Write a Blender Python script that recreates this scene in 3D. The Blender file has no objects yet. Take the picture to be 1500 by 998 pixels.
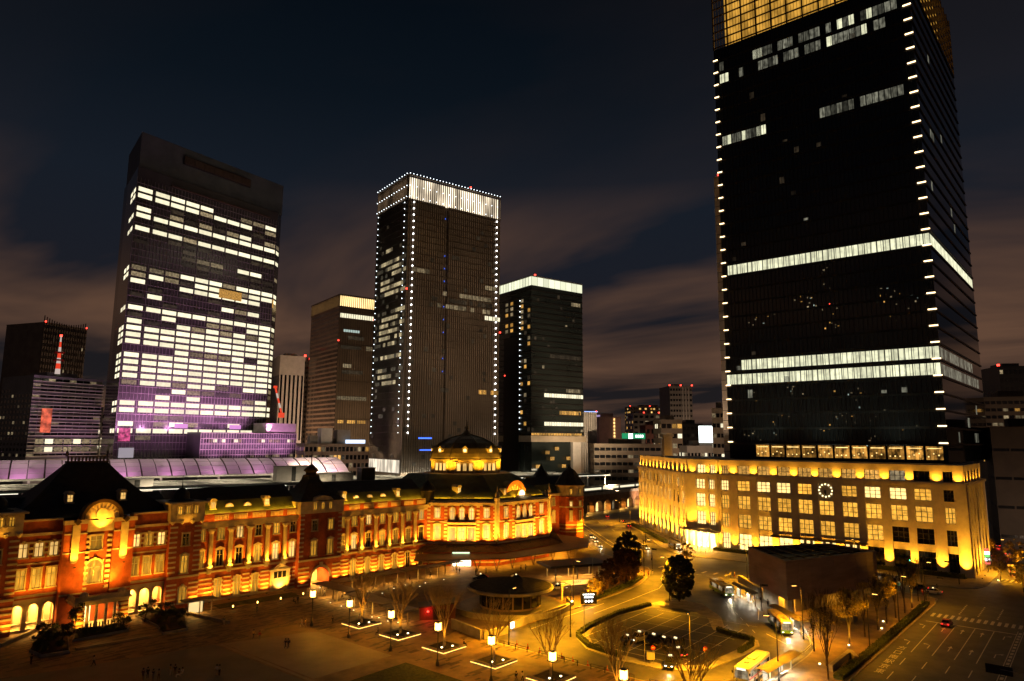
import bpy, math, random
import numpy as np
from mathutils import Matrix, Vector
PI = math.pi
RD = math.radians
sc = bpy.context.scene

# ------------------------------------------------------------------ camera
CAM_H = 40.0; FPX = 1000.0; PITCH = RD(8.31); ROLL = RD(.35); HEAD = RD(40.45)
fw = np.array([math.cos(HEAD)*math.cos(PITCH), math.sin(HEAD)*math.cos(PITCH), math.sin(PITCH)])
rt = np.array([math.sin(HEAD), -math.cos(HEAD), 0.0]); up = np.cross(rt, fw)
CR = math.cos(ROLL)*rt + math.sin(ROLL)*up; CU = -math.sin(ROLL)*rt + math.cos(ROLL)*up
cam_d = bpy.data.cameras.new('camera'); cam = bpy.data.objects.new('camera', cam_d)
sc.collection.objects.link(cam); sc.camera = cam
cam_d.sensor_width = 36; cam_d.lens = 24.0; cam_d.clip_start = .5; cam_d.clip_end = 30000
M = Matrix.Identity(4)
for i in range(3):
    M[i][0] = CR[i]; M[i][1] = CU[i]; M[i][2] = -fw[i]
M[2][3] = CAM_H
cam.matrix_world = M

# ------------------------------------------------------------------ world: night sky with city-lit cloud
w = bpy.data.worlds.new('World'); sc.world = w; w.use_nodes = True
nt = w.node_tree; N = nt.nodes; L = nt.links; N.clear()
def nd(t, **k):
    n = N.new(t)
    for a, b in k.items(): setattr(n, a, b)
    return n
tc = nd('ShaderNodeTexCoord'); sep = nd('ShaderNodeSeparateXYZ'); L.new(tc.outputs['Generated'], sep.inputs[0])
grad = nd('ShaderNodeValToRGB'); L.new(sep.outputs['Z'], grad.inputs[0])
cr = grad.color_ramp; cr.elements[0].position = 0.0; cr.elements[0].color = (.0150, .0120, .0125, 1)
cr.elements[1].position = .62; cr.elements[1].color = (.0013, .0030, .0055, 1)
for p_, c_ in ((.10, (.0115, .0105, .0125, 1)), (.22, (.0105, .0120, .0180, 1)), (.33, (.0082, .0118, .0190, 1)), (.46, (.0036, .0066, .0112, 1))):
    e = cr.elements.new(p_); e.color = c_
# cloud layer: direction projected on a flat deck
mx = nd('ShaderNodeMath', operation='MAXIMUM'); L.new(sep.outputs['Z'], mx.inputs[0]); mx.inputs[1].default_value = .02
ad = nd('ShaderNodeMath', operation='ADD'); L.new(mx.outputs[0], ad.inputs[0]); ad.inputs[1].default_value = .10
dvx = nd('ShaderNodeMath', operation='DIVIDE'); L.new(sep.outputs['X'], dvx.inputs[0]); L.new(ad.outputs[0], dvx.inputs[1])
dvy = nd('ShaderNodeMath', operation='DIVIDE'); L.new(sep.outputs['Y'], dvy.inputs[0]); L.new(ad.outputs[0], dvy.inputs[1])
cmb = nd('ShaderNodeCombineXYZ'); L.new(dvx.outputs[0], cmb.inputs[0]); L.new(dvy.outputs[0], cmb.inputs[1])
mp = nd('ShaderNodeMapping'); L.new(cmb.outputs[0], mp.inputs[0])
mp.inputs['Rotation'].default_value = (0, 0, RD(-38)); mp.inputs['Scale'].default_value = (.62, .30, 1); mp.inputs['Location'].default_value = (7.7, 5.2, 0)
cn = nd('ShaderNodeTexNoise'); L.new(mp.outputs[0], cn.inputs['Vector']); cn.inputs['Scale'].default_value = 1.15
cn.inputs['Detail'].default_value = 5; cn.inputs['Roughness'].default_value = .52; cn.inputs['Distortion'].default_value = .35
cm = nd('ShaderNodeValToRGB'); L.new(cn.outputs['Fac'], cm.inputs[0])
cm.color_ramp.elements[0].position = .42; cm.color_ramp.elements[0].color = (0, 0, 0, 1)
cm.color_ramp.elements[1].position = .62; cm.color_ramp.elements[1].color = (1, 1, 1, 1)
fade = nd('ShaderNodeMapRange'); L.new(sep.outputs['Z'], fade.inputs[0])
fade.inputs['From Min'].default_value = .20; fade.inputs['From Max'].default_value = .36; fade.inputs['To Min'].default_value = 1; fade.inputs['To Max'].default_value = .05
mul = nd('ShaderNodeMath', operation='MULTIPLY'); L.new(cm.outputs[0], mul.inputs[0]); L.new(fade.outputs[0], mul.inputs[1])
mixc = nd('ShaderNodeMixRGB'); L.new(mul.outputs[0], mixc.inputs[0]); L.new(grad.outputs[0], mixc.inputs[1]); mixc.inputs[2].default_value = (.115, .060, .037, 1)
bg = nd('ShaderNodeBackground'); L.new(mixc.outputs[0], bg.inputs[0]); bg.inputs[1].default_value = 1.0
wo = nd('ShaderNodeOutputWorld'); L.new(bg.outputs[0], wo.inputs[0])

# ------------------------------------------------------------------ moon (the one sun lamp, turned down for night)
sl = bpy.data.lights.new('moon', 'SUN'); sl.energy = .004; sl.angle = RD(.5); sl.color = (.85, .9, 1)
so = bpy.data.objects.new('moon', sl); sc.collection.objects.link(so); so.rotation_euler = (RD(40), RD(15), 0)

vs = sc.view_settings; vs.view_transform = 'Standard'; vs.look = 'None'; vs.exposure = 0; vs.gamma = 1; vs.use_curve_mapping = False
cy = sc.cycles; cy.use_denoising = True; cy.max_bounces = 5; cy.diffuse_bounces = 2; cy.glossy_bounces = 3; cy.transmission_bounces = 3
cy.transparent_max_bounces = 6; cy.sample_clamp_indirect = 2.5; cy.sample_clamp_direct = 0; cy.caustics_reflective = False; cy.caustics_refractive = False
cy.use_adaptive_sampling = True; cy.adaptive_threshold = .02
try: cy.use_light_tree = True
except Exception: pass

# ------------------------------------------------------------------ photograph pixel -> place in the world
def ray(px, py): return fw + CR*(px-750)/FPX - CU*(py-499)/FPX
def G(px, py, z=0.0):
    d = ray(px, py); t = (z-CAM_H)/d[2]
    return float(t*d[0]), float(t*d[1])
def azim(px):
    d = ray(px, 645.); return math.atan2(d[1], d[0])
def at_r(px, r):
    a = azim(px); return r*math.cos(a), r*math.sin(a)
def z_at(px, py, r):
    d = ray(px, py); return CAM_H + float(d[2]/math.hypot(d[0], d[1]))*r

# ------------------------------------------------------------------ object helpers
col = sc.collection
FR = [0., 0., 0.]
def setF(x=0., y=0., a=0.): FR[:] = [x, y, a]
def TP(x, y):
    c, s = math.cos(FR[2]), math.sin(FR[2]); return FR[0]+c*x-s*y, FR[1]+s*x+c*y
def tag(o, label=None, cat=None, group=None, kind=None):
    if label: o['label'] = label
    if cat: o['category'] = cat
    if group: o['group'] = group
    if kind: o['kind'] = kind
    return o
def empty(name, label, cat, x, y, z=0., rz=0., group=None):
    o = bpy.data.objects.new(name, None); col.objects.link(o); o.empty_display_size = .5
    o.location = (x, y, z); o.rotation_euler = (0, 0, rz); return tag(o, label, cat, group)
def part(name, par, me, x=0., y=0., z=0., rz=0., s=None, kind=None):
    o = bpy.data.objects.new(name, me); col.objects.link(o); o.parent = par
    X, Y = TP(x, y); o.location = (X, Y, z); o.rotation_euler = (0, 0, FR[2]+rz)
    if s: o.scale = s
    if kind: o['kind'] = kind
    return o
def sub(name, par, me, x=0., y=0., z=0., rz=0., s=None):
    o = bpy.data.objects.new(name, me); col.objects.link(o); o.parent = par
    o.location = (x, y, z); o.rotation_euler = (0, 0, rz)
    if s: o.scale = s
    return o
def copy_tree(o, parent=None):
    c = o.copy(); col.objects.link(c); c.parent = parent
    for ch in o.children: copy_tree(ch, c)
    return c
CUBES = {}
def cube(m):
    if m.name not in CUBES:
        me = bpy.data.meshes.new('block_'+m.name)
        v = [(x, y, z) for x in (-.5, .5) for y in (-.5, .5) for z in (-.5, .5)]
        me.from_pydata(v, [], [(0, 1, 3, 2), (4, 6, 7, 5), (0, 4, 5, 1), (2, 3, 7, 6), (0, 2, 6, 4), (1, 5, 7, 3)])
        me.materials.append(m); me.update(); CUBES[m.name] = me
    return CUBES[m.name]
def box(name, par, x0, x1, y0, y1, z0, z1, m, rz=0.):
    return part(name, par, cube(m), (x0+x1)/2, (y0+y1)/2, (z0+z1)/2, rz, (abs(x1-x0), abs(y1-y0), abs(z1-z0)))
def light(par, typ, x, y, z, power, color, to=None, size=.2, spot=90, blend=1., sx=None):
    power *= LK[0]
    key = (typ, power, color, size, spot, sx)
    if key not in LCACHE:
        l = bpy.data.lights.new('glow', typ); l.energy = power; l.color = color
        if typ == 'SPOT': l.spot_size = RD(spot); l.spot_blend = blend; l.shadow_soft_size = size
        elif typ == 'POINT': l.shadow_soft_size = size
        elif typ == 'AREA':
            l.shape = 'RECTANGLE'; l.size = sx or size; l.size_y = size; l.spread = RD(spot) if spot > 90 else RD(170)
        LCACHE[key] = l
    o = bpy.data.objects.new('lamp_or_fill_light', LCACHE[key]); col.objects.link(o); o.parent = par
    X, Y = TP(x, y); o.location = (X, Y, z)
    if to is not None:
        a, b = TP(to[0], to[1]); d = Vector((a-X, b-Y, to[2]-z))
        if typ == 'AREA' and sx:   # long side along the frame's x
            zc = -d.normalized(); xc = Vector((math.cos(FR[2]), math.sin(FR[2]), 0)); yc = zc.cross(xc).normalized()
            mm = Matrix((xc, yc, zc)).transposed(); o.rotation_euler = mm.to_euler()
        else: o.rotation_euler = d.to_track_quat('-Z', 'Y').to_euler()
    return o
LCACHE = {}

class MB:
    def __init__(s): s.v = []; s.f = []; s.mi = []; s.cur = 0
    def add(s, vs_, fs):
        b = len(s.v); s.v += [tuple(map(float, q)) for q in vs_]; s.f += [tuple(b+i for i in q) for q in fs]; s.mi += [s.cur]*len(fs); return s
    def box(s, x0, x1, y0, y1, z0, z1, a=0., o=(0, 0)):
        c, n = math.cos(a), math.sin(a)
        vv = [(o[0]+c*x-n*y, o[1]+n*x+c*y, z) for x in (x0, x1) for y in (y0, y1) for z in (z0, z1)]
        return s.add(vv, [(0, 1, 3, 2), (4, 6, 7, 5), (0, 4, 5, 1), (2, 3, 7, 6), (0, 2, 6, 4), (1, 5, 7, 3)])
    def prism(s, pts, z0, z1):
        n = len(pts); s.add([(x, y, z0) for x, y in pts]+[(x, y, z1) for x, y in pts],
            [tuple(range(n-1, -1, -1)), tuple(range(n, 2*n))]+[(i, (i+1) % n, n+(i+1) % n, n+i) for i in range(n)]); return s
    def yprism(s, pts, y0, y1):      # outline in x,z extruded along y
        n = len(pts); s.add([(x, y0, z) for x, z in pts]+[(x, y1, z) for x, z in pts],
            [tuple(range(n)), tuple(range(2*n-1, n-1, -1))]+[(i, n+i, n+(i+1) % n, (i+1) % n) for i in range(n)]); return s
    def lathe(s, prof, n=16, c=(0, 0), a0=0., cap=True):
        b = []
        for r, z in prof: b += [(c[0]+r*math.cos(a0+2*PI*i/n), c[1]+r*math.sin(a0+2*PI*i/n), z) for i in range(n)]
        f = [(k*n+i, k*n+(i+1) % n, (k+1)*n+(i+1) % n, (k+1)*n+i) for k in range(len(prof)-1) for i in range(n)]
        if cap: f += [tuple(range(n-1, -1, -1)), tuple((len(prof)-1)*n+i for i in range(n))]
        return s.add(b, f)
    def tube(s, p, q, r0, r1, n=5):
        p, q = Vector(p), Vector(q); d = (q-p)
        if d.length < 1e-6: return s
        d.normalize(); u = d.orthogonal().normalized(); w_ = d.cross(u)
        ring = lambda c, r: [c+(u*math.cos(2*PI*i/n)+w_*math.sin(2*PI*i/n))*r for i in range(n)]
        return s.add(ring(p, r0)+ring(q, r1), [(i, (i+1) % n, n+(i+1) % n, n+i) for i in range(n)]+[tuple(range(n-1, -1, -1)), tuple(range(n, 2*n))])
    def rings(s, rs, cap=True):
        n = len(rs[0]); b = [q for r in rs for q in r]
        f = [(k*n+i, k*n+(i+1) % n, (k+1)*n+(i+1) % n, (k+1)*n+i) for k in range(len(rs)-1) for i in range(n)]
        if cap: f += [tuple(range(n-1, -1, -1)), tuple((len(rs)-1)*n+i for i in range(n))]
        return s.add(b, f)
    def mesh(s, name, *mats, smooth=False):
        me = bpy.data.meshes.new(name); me.from_pydata(s.v, [], s.f)
        for m in mats: me.materials.append(m)
        if len(mats) > 1: me.polygons.foreach_set('material_index', s.mi)
        if smooth: me.polygons.foreach_set('use_smooth', [True]*len(s.f))
        me.update(); return me

# ------------------------------------------------------------------ materials
MATS = {}
def mat(name, base, rough=.7, scale=.5, amt=.25, spec=.3, metal=0., bump=0., bscale=None, base2=None, coat=0., stretch=None):
    if name in MATS: return MATS[name]
    m = bpy.data.materials.new(name); m.use_nodes = True; t = m.node_tree; P = t.nodes['Principled BSDF']
    P.inputs['Roughness'].default_value = rough; P.inputs['Metallic'].default_value = metal; P.inputs['Specular IOR Level'].default_value = spec
    P.inputs['Coat Weight'].default_value = coat
    g = t.nodes.new('ShaderNodeNewGeometry'); src = g.outputs['Position']
    if stretch:
        mpp = t.nodes.new('ShaderNodeMapping'); mpp.inputs['Scale'].default_value = stretch; t.links.new(src, mpp.inputs[0]); src = mpp.outputs[0]
    n = t.nodes.new('ShaderNodeTexNoise'); n.inputs['Scale'].default_value = scale; n.inputs['Detail'].default_value = 6; n.inputs['Roughness'].default_value = .65
    t.links.new(src, n.inputs['Vector'])
    r = t.nodes.new('ShaderNodeValToRGB'); t.links.new(n.outputs['Fac'], r.inputs[0])
    b2 = base2 or tuple(c*(1-amt) for c in base)
    b1 = base if base2 else tuple(min(1, c*(1+amt)) for c in base)
    r.color_ramp.elements[0].position = .35; r.color_ramp.elements[0].color = (*b2, 1)
    r.color_ramp.elements[1].position = .62; r.color_ramp.elements[1].color = (*b1, 1)
    t.links.new(r.outputs[0], P.inputs['Base Color'])
    if bump:
        n2 = t.nodes.new('ShaderNodeTexNoise'); n2.inputs['Scale'].default_value = bscale or scale*8; n2.inputs['Detail'].default_value = 3
        t.links.new(src, n2.inputs['Vector'])
        bu = t.nodes.new('ShaderNodeBump'); bu.inputs['Strength'].default_value = bump; bu.inputs['Distance'].default_value = .05
        t.links.new(n2.outputs['Fac'], bu.inputs['Height']); t.links.new(bu.outputs[0], P.inputs['Normal'])
    MATS[name] = m; return m
def emat(name, color, strength, lo=1., hi=1., nscale=0., namt=0., stretch=(1, 1, 1), base=(.03, .03, .03), rough=.2):
    """something that gives off light: a lit window, lamp or sign; brightness differs from pane to pane"""
    if name in MATS: return MATS[name]
    m = bpy.data.materials.new(name); m.use_nodes = True; t = m.node_tree; P = t.nodes['Principled BSDF']
    P.inputs['Base Color'].default_value = (*base, 1); P.inputs['Roughness'].default_value = rough
    P.inputs['Emission Color'].default_value = (*color, 1)
    val = None
    if lo != hi:
        oi = t.nodes.new('ShaderNodeObjectInfo'); mr = t.nodes.new('ShaderNodeMapRange'); t.links.new(oi.outputs['Random'], mr.inputs[0])
        mr.inputs['To Min'].default_value = lo*strength; mr.inputs['To Max'].default_value = hi*strength; val = mr.outputs[0]
    if namt:
        g = t.nodes.new('ShaderNodeNewGeometry'); mpp = t.nodes.new('ShaderNodeMapping'); mpp.inputs['Scale'].default_value = stretch
        t.links.new(g.outputs['Position'], mpp.inputs[0]); n = t.nodes.new('ShaderNodeTexNoise'); n.inputs['Scale'].default_value = nscale
        n.inputs['Detail'].default_value = 2; t.links.new(mpp.outputs[0], n.inputs['Vector'])
        mr2 = t.nodes.new('ShaderNodeMapRange'); t.links.new(n.outputs['Fac'], mr2.inputs[0]); mr2.inputs['From Min'].default_value = .36; mr2.inputs['From Max'].default_value = .62
        mr2.inputs['To Min'].default_value = 1-namt; mr2.inputs['To Max'].default_value = 1
        mu = t.nodes.new('ShaderNodeMath'); mu.operation = 'MULTIPLY'; t.links.new(mr2.outputs[0], mu.inputs[0])
        if val: t.links.new(val, mu.inputs[1])
        else: mu.inputs[1].default_value = strength
        val = mu.outputs[0]
    if val: t.links.new(val, P.inputs['Emission Strength'])
    else: P.inputs['Emission Strength'].default_value = strength
    m.cycles.emission_sampling = 'NONE' if strength < 6 else 'AUTO'
    MATS[name] = m; return m
OR = (1.0, .405, .022); WARM = (1.0, .50, .085); YEL = (1., .46, .02)
LK = [1.]; ROADL = (1., .40, .008)
brick = mat('red_brick', (.36, .085, .035), .8, .6, .3, bump=.3, bscale=7)
stone = mat('pale_stone', (.56, .47, .34), .75, .5, .2, bump=.15)
slate = mat('slate_roof', (.030, .028, .028), .55, .8, .35, bump=.3, bscale=5)
copper = mat('green_copper_roof', (.10, .115, .055), .5, .5, .25, stretch=(1, 1, .3))
copdome = mat('dome_copper', (.19, .15, .085), .42, .35, .3, metal=.35)
darkwood = mat('dark_brown_tile', (.085, .052, .032), .6, .6, .3)
frame_w = mat('white_sash', (.40, .33, .22), .6, 1, .1)
darkfr = mat('dark_window_frame', (.03, .027, .024), .5, 1, .2)
plaster = mat('cream_plaster', (.66, .585, .45), .8, .35, .12, bump=.08)
asphalt = mat('asphalt', (.085, .078, .068), .55, .22, .38, spec=.4, bump=.35, bscale=9)
paving = mat('granite_paving', (.20, .135, .08), .65, .35, .28, bump=.25, bscale=5)
slabdk = mat('brown_paving_slab', (.085, .060, .042), .65, .5, .3)
slablt = mat('smooth_paving', (.22, .17, .11), .5, .15, .2, spec=.45)
concrete = mat('concrete', (.30, .27, .23), .8, .4, .25, bump=.15)
conc_dk = mat('brown_panel', (.36, .25, .175), .7, .3, .18, stretch=(.4, .4, 2))
soil = mat('planter_soil', (.035, .024, .016), .95, 1.5, .5)
grassm = mat('dark_grass', (.045, .055, .018), .9, 2, .5)
hedgem = mat('hedge_leaf', (.05, .062, .018), .8, 1.5, .55)
leafg = mat('evergreen_leaf', (.045, .05, .022), .75, 1.2, .5)
leafy = mat('yellowing_leaf', (.30, .21, .05), .7, 1.2, .4)
leafr = mat('rusty_leaf', (.13, .062, .03), .75, 1.2, .45)
bark = mat('grey_bark', (.22, .16, .10), .85, 2, .4, bump=.3)
barkd = mat('dark_bark', (.07, .05, .035), .9, 2, .4)
iron = mat('black_iron', (.018, .016, .015), .45, 2, .2, spec=.5)
steel = mat('grey_steel', (.32, .31, .29), .4, 1, .15, metal=.5)
paint = mat('road_paint', (.72, .68, .58), .7, 1.6, .2)
paint_y = mat('orange_road_paint', (.62, .25, .05), .7, 1.6, .2)
glass_dk = mat('dark_glass', (.009, .0105, .0105), .06, .05, .3, spec=.55)
glass_gr = mat('grey_glass', (.022, .021, .021), .12, .05, .3, spec=.6)
glass_nt = mat('night_window_glass', (.012, .012, .014), .08, .3, .3, spec=.6)
metal_dk = mat('dark_mullion', (.030, .028, .026), .45, .5, .2, metal=.4)
metal_br = mat('bronze_mullion', (.075, .052, .036), .45, .5, .2, metal=.4)
wallgr = mat('grey_facade', (.20, .175, .15), .7, .2, .15)
wallbr = mat('brown_facade', (.12, .085, .06), .7, .2, .15)
wallwh = mat('white_facade', (.50, .46, .42), .7, .2, .12)
tilewh = mat('canopy_membrane', (.62, .58, .58), .5, .15, .1)
clear_gl = mat('canopy_glass', (.30, .25, .17), .3, .3, .2, spec=.6)
red_m = mat('red_metal', (.45, .03, .02), .5, 1, .2)
orange_m = mat('orange_cone', (.55, .10, .02), .6, 1, .1)
# lit panes and lamps
win_st = emat('station_curtain_window', (1., .46, .04), .95, .25, 1.3, 1.2, .5, (1, 1, .25))
win_hot = emat('bright_station_window', (1., .58, .16), 1.5, .6, 1.3, 1.0, .4, (1, 1, .3))
win_in = emat('arcade_inner_window', (1., .66, .25), 3.2)
win_off = emat('office_window_white', (1., .91, .62), 1.3, .75, 1.15, .45, .15)
win_dim = emat('office_window_dim', (1., .76, .42), .32, .3, 1.3, .8, .6)
win_faint = emat('office_window_faint', (1., .72, .42), .035, .2, 1.5, .5, .7)
win_am = emat('amber_window', (1., .50, .10), .9, .4, 1.3, 1.6, .6)
win_kit = emat('kitte_yellow_window', (1., .47, .055), 1.35, .7, 1.2, .8, .45)
win_kit_hot = emat('kitte_bright_window', (1., .66, .22), 2.2, .8, 1.2, .6, .35)
win_jp = emat('jp_office_window', (1., .99, .66), 1.05, .8, 1.15, .5, .3)
win_jpd = emat('jp_half_lit_window', (.86, .84, .62), .20, .2, 1.5, .8, .7, (1, 1, .6))
win_rest = emat('restaurant_window', (1., .46, .08), .75, .3, 1.4, .55, .9)
win_cool = emat('cool_window', (.75, .95, .85), .5, .2, 1.2)
bulb_w = emat('white_bulb', (1., .97, .92), 9.)
bulb_o = emat('orange_bulb', (1., .50, .09), 11.)
bulb_r = emat('red_beacon', (1., .05, .03), 5.)
bulb_b = emat('blue_light', (.05, .15, 1.), 2.5)
strip_o = emat('warm_light_strip', (1., .52, .12), 4.5)
bar_o = emat('warm_bar_lamp', (1., .70, .36), 4.0)
head_l = emat('headlamp_lens', (1., .86, .58), 7.)
tail_l = emat('tail_lamp_lens', (1., .03, .02), 5.)
sign_w = emat('white_lit_sign', (.95, 1., 1.), 3.2)
sign_g = emat('green_lit_sign', (.02, .50, .20), .6)
crown_w = emat('crown_glow', (1., .82, .58), 3.4, .55, 1.3, .16, .75, (1, 1, .25))
crown_o = emat('crown_amber', (1., .50, .07), 1.0, .55, 1.25, .35, .55, (1, 1, .35))

# ================================================================== GROUND
def sheet(name, pts, z, m, kind='structure', par=None):
    o = part(name, par, MB().add([(x, y, 0) for x, y in pts], [tuple(range(len(pts)))]).mesh(name, m), 0, 0, z)
    if par is None and kind: o['kind'] = kind
    return o
def slab(name, pts, z0, z1, m):
    o = part(name, None, MB().prism(pts, z0, z1).mesh(name, m)); o['kind'] = 'structure'; return o
def ccw(p):
    a = sum(p[i][0]*p[(i+1) % len(p)][1]-p[(i+1) % len(p)][0]*p[i][1] for i in range(len(p)))
    return p if a > 0 else p[::-1]
setF()
part('ground', None, MB().add([(-9000, -9000, 0), (9000, -9000, 0), (9000, 9000, 0), (-9000, 9000, 0)], [(0, 1, 2, 3)]).mesh('ground', asphalt))['kind'] = 'structure'
plaza_pts = ccw([(-220, 40), (107.2, 40), (107.2, 97.5), (118, 99), (142, 99.5), (162, 100.5), (175, 101.8), (188, 106), (196, 110), (200, 113), (204, 122),
    (214, 140), (224, 151), (240, 165), (252, 177), (258, 200), (-220, 215)])
plaza = slab('plaza_pavement', plaza_pts, -.2, .14, paving)
kerbm = mat('kerb_stone', (.36, .32, .26), .8, .8, .2)
def kerb_line(par, pts, z=.14, w_=.3, close=False, name='kerb'):
    """kerb stones along a line, child of its pavement"""
    b = MB()
    n = len(pts)
    for i in range(n if close else n-1):
        p, q = Vector(pts[i]), Vector(pts[(i+1) % n]); d = (q-p); ln = d.length; a = math.atan2(d.y, d.x)
        k = max(1, int(ln/4.)); 
        for j in range(k): b.box(ln*j/k+.01, ln*(j+1)/k-.01, -w_/2, w_/2, -.15, z+.012, a, p)
    return part(name, par, b.mesh(name, kerbm), kind='stuff')
kerb_line(plaza, [(107.2, 40), (107.2, 97.5)]); kerb_line(plaza, [(142, 99.5), (162, 100.5), (175, 101.8), (188, 106), (196, 110), (200, 113), (204, 122), (214, 140), (224, 151), (240, 165)])
# smooth central slabs of the plaza and the lawn
s1 = part('paving_field', plaza, MB().prism(ccw([(71, 134.6), (86, 129.5), (88, 128), (88, 104), (71.2, 104)]), 0, .012).mesh('paving_field', slablt), z=.142)
s2 = part('paving_field', plaza, MB().prism(ccw([(30, 144), (69.6, 135), (69.6, 60), (30, 60)]), 0, .012).mesh('paving_field', mat('grey_paving', (.13, .118, .10), .6, .15, .2, spec=.4)), z=.142)
part('paving_border', plaza, cube(slablt), 70.4, 97, .15, s=(.7, 75, .014))
lawn = part('lawn', None, MB().prism(ccw([(74.6, 98.6), (87, 98.9), (87, 45), (74.6, 45)]), 0, .05).mesh('lawn', grassm), z=.15); tag(lawn, kind='structure')
# brown slabs scattered through the paving (300 as pieces, the rest joined)
random.seed(4)
cells_ = []
for i in range(2600):
    x = random.uniform(20, 107); y = random.uniform(60, 168)
    if 29 < x < 88.2 and y < 134.5+max(0, 71-x)*.23: continue
    if 94 < x < 102.5 and y < 131: continue
    cells_.append((round(x/1.2)*1.2, round(y/.6)*.6, random.choice((1.2, 2.4, 2.4, 3.6))))
cells_ = sorted(set(cells_), key=lambda c: math.hypot(c[0], c[1]))
used = set(); keep = []
for c in cells_:
    ks = [(round(c[0]/1.2)+k, round(c[1]/.6)) for k in range(int(round(c[2]/1.2)))]
    if any(k in used for k in ks): continue
    used.update(ks); keep.append(c)
ang = {}
for c in keep[:300]: part('paving_slab', plaza, cube(slabdk), c[0]+c[2]/2, c[1], .146, s=(c[2]-.04, .56, .012))
b = MB()
for c in keep[300:]: b.box(c[0], c[0]+c[2]-.04, c[1]-.28, c[1]+.28, .14, .152)
part('paving_slab', plaza, b.mesh('paving_slabs', slabdk), kind='stuff')

# south pavement: bus terminal, vent house and the tree row beside the main road
isl2 = ccw([(118, 36), (205, 35), (211.5, 35.5), (214.5, 40), (214.5, 52), (206, 71), (197, 78.5), (182.5, 66), (171, 58), (158, 51.5), (150.5, 48.2), (146, 46), (140, 45.4), (131, 45.4), (121, 45.4), (112, 45.4), (108, 42)])
south = slab('south_pavement', isl2, -.2, .14, paving)
kerb_line(south, isl2, close=True)
sheet('asphalt_strip', ccw([(214.6, 36), (215, 36), (215, 52), (214.6, 52)]), .004, asphalt, par=south)
# KITTE side pavement
kp = ccw([(231.5, 33), (231.5, 96), (229.5, 114), (232.5, 120), (241.5, 130.5), (277, 160), (297, 181), (320, 181), (320, 29), (262, 27.5), (240, 28), (234, 29.5)])
kpav = slab('north_wing_pavement', kp, -.2, .14, mat('light_paving', (.27, .23, .17), .7, .4, .2)); kerb_line(kpav, kp, close=True)
# taxi island
isl = ccw([(120.8, 84.9), (124, 87.4), (128.6, 88.3), (142.6, 89.7), (155, 88.6), (161.7, 87.4), (166, 84), (165.4, 78.5), (162, 75.5), (156.2, 69.8), (145.9, 64.3), (143.8, 60), (143.4, 56.4), (140, 54.8), (135.1, 54.6), (120.8, 56.3), (116.4, 59.4), (114.6, 64), (114.4, 72), (115.6, 79)])
island = slab('taxi_island', isl, -.2, .14, concrete); kerb_line(island, isl, close=True)
inner = ccw([(123.6, 84), (128.6, 86.2), (142.6, 87.6), (154, 86), (157.5, 80.2), (154, 72), (144.9, 66.5), (141.9, 58), (135, 57), (121.5, 58.2), (117.4, 62), (116.8, 72), (118, 79)])
pool = sheet('taxi_pool_asphalt', inner, .152, mat('dark_asphalt', (.045, .043, .041), .6, .3, .3, spec=.4), par=island)

# painted markings: pieces of the ground
def line(par, x0, y0, x1, y1, w_, z=.006, m=paint, name='road_marking'):
    a = math.atan2(y1-y0, x1-x0); ln = math.hypot(x1-x0, y1-y0)
    return part(name, par, cube(m), (x0+x1)/2, (y0+y1)/2, z, a, (ln, w_, .004))
road = bpy.data.objects['ground']
# bays of the taxi pool
for k in range(7):
    y = 60.6+k*3.9
    line(island, 119.5+.9*max(0, 0), y, 153-abs(k-3)*1.2, y+1.2, .12, .158)
for k in range(6):
    x = 122.5+k*6.2
    line(island, x, 60.2, x-.8, 84, .1, .1585)
line(island, 119, 60.4, 119, 82.8, .12, .158)
# main road: lanes run along x
for y, xa, xb in ((31.3, 150, 183.5), (27.8, 150, 189), (24.2, 150, 189), (20.8, 150, 189.5)):
    line(road, 156, y, 184.3, y, .16)
    for k in range(6): line(road, 146-10*k, y, 151-10*k, y, .16)
line(road, 184.8, 33.6, 184.8, 16.8, .4)
for k in range(26): 
    line(road, 120+2.6*k, 16.4, 121.6+2.6*k, 16.4, .5); 
line(road, 118, 16.9, 188, 16.9, .14); line(road, 118, 15.9, 188, 15.9, .14)
for k in range(15): line(road, 190.5, 33.4-k*1.28, 194.5, 33.4-k*1.28, .62, name='zebra_stripe')
for k in range(12): line(road, 251, 26-k*1.3, 256, 25.6-k*1.3, .6, name='zebra_stripe')
for k in range(3):
    for j in range(7): line(road, 197+j*1.9, 28.8-k*3.7, 198+j*1.9, 28.8-k*3.7, .3)
def arrow(x, y, turn=0):
    a = MB().box(-2.2, .6, -.09, .09, 0, .004)
    if turn == 0: a.add([(.5, -.42, .002), (.5, .42, .002), (2.1, 0, .002)], [(0, 2, 1)])
    else:
        a.add([(.6, -.09*turn, .002), (.6, .09*turn, .002), (1.1, -.6*turn, .002), (.9, -.75*turn, .002)], [(0, 1, 2, 3)])
        a.add([(1.35, -.45*turn, .002), (.65, -.95*turn, .002), (1.5, -1.25*turn, .002)], [(0, 1, 2)])
    part('lane_arrow', road, a.mesh('lane_arrow', paint), x, y, .007)
for x in (179.5, 163.5):
    arrow(x, 33, -1); arrow(x-.5, 29.4, -1 if x < 170 else 0); arrow(x, 26, 0); arrow(x, 22.5, 0); arrow(x+1, 18.7, 1)
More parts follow.
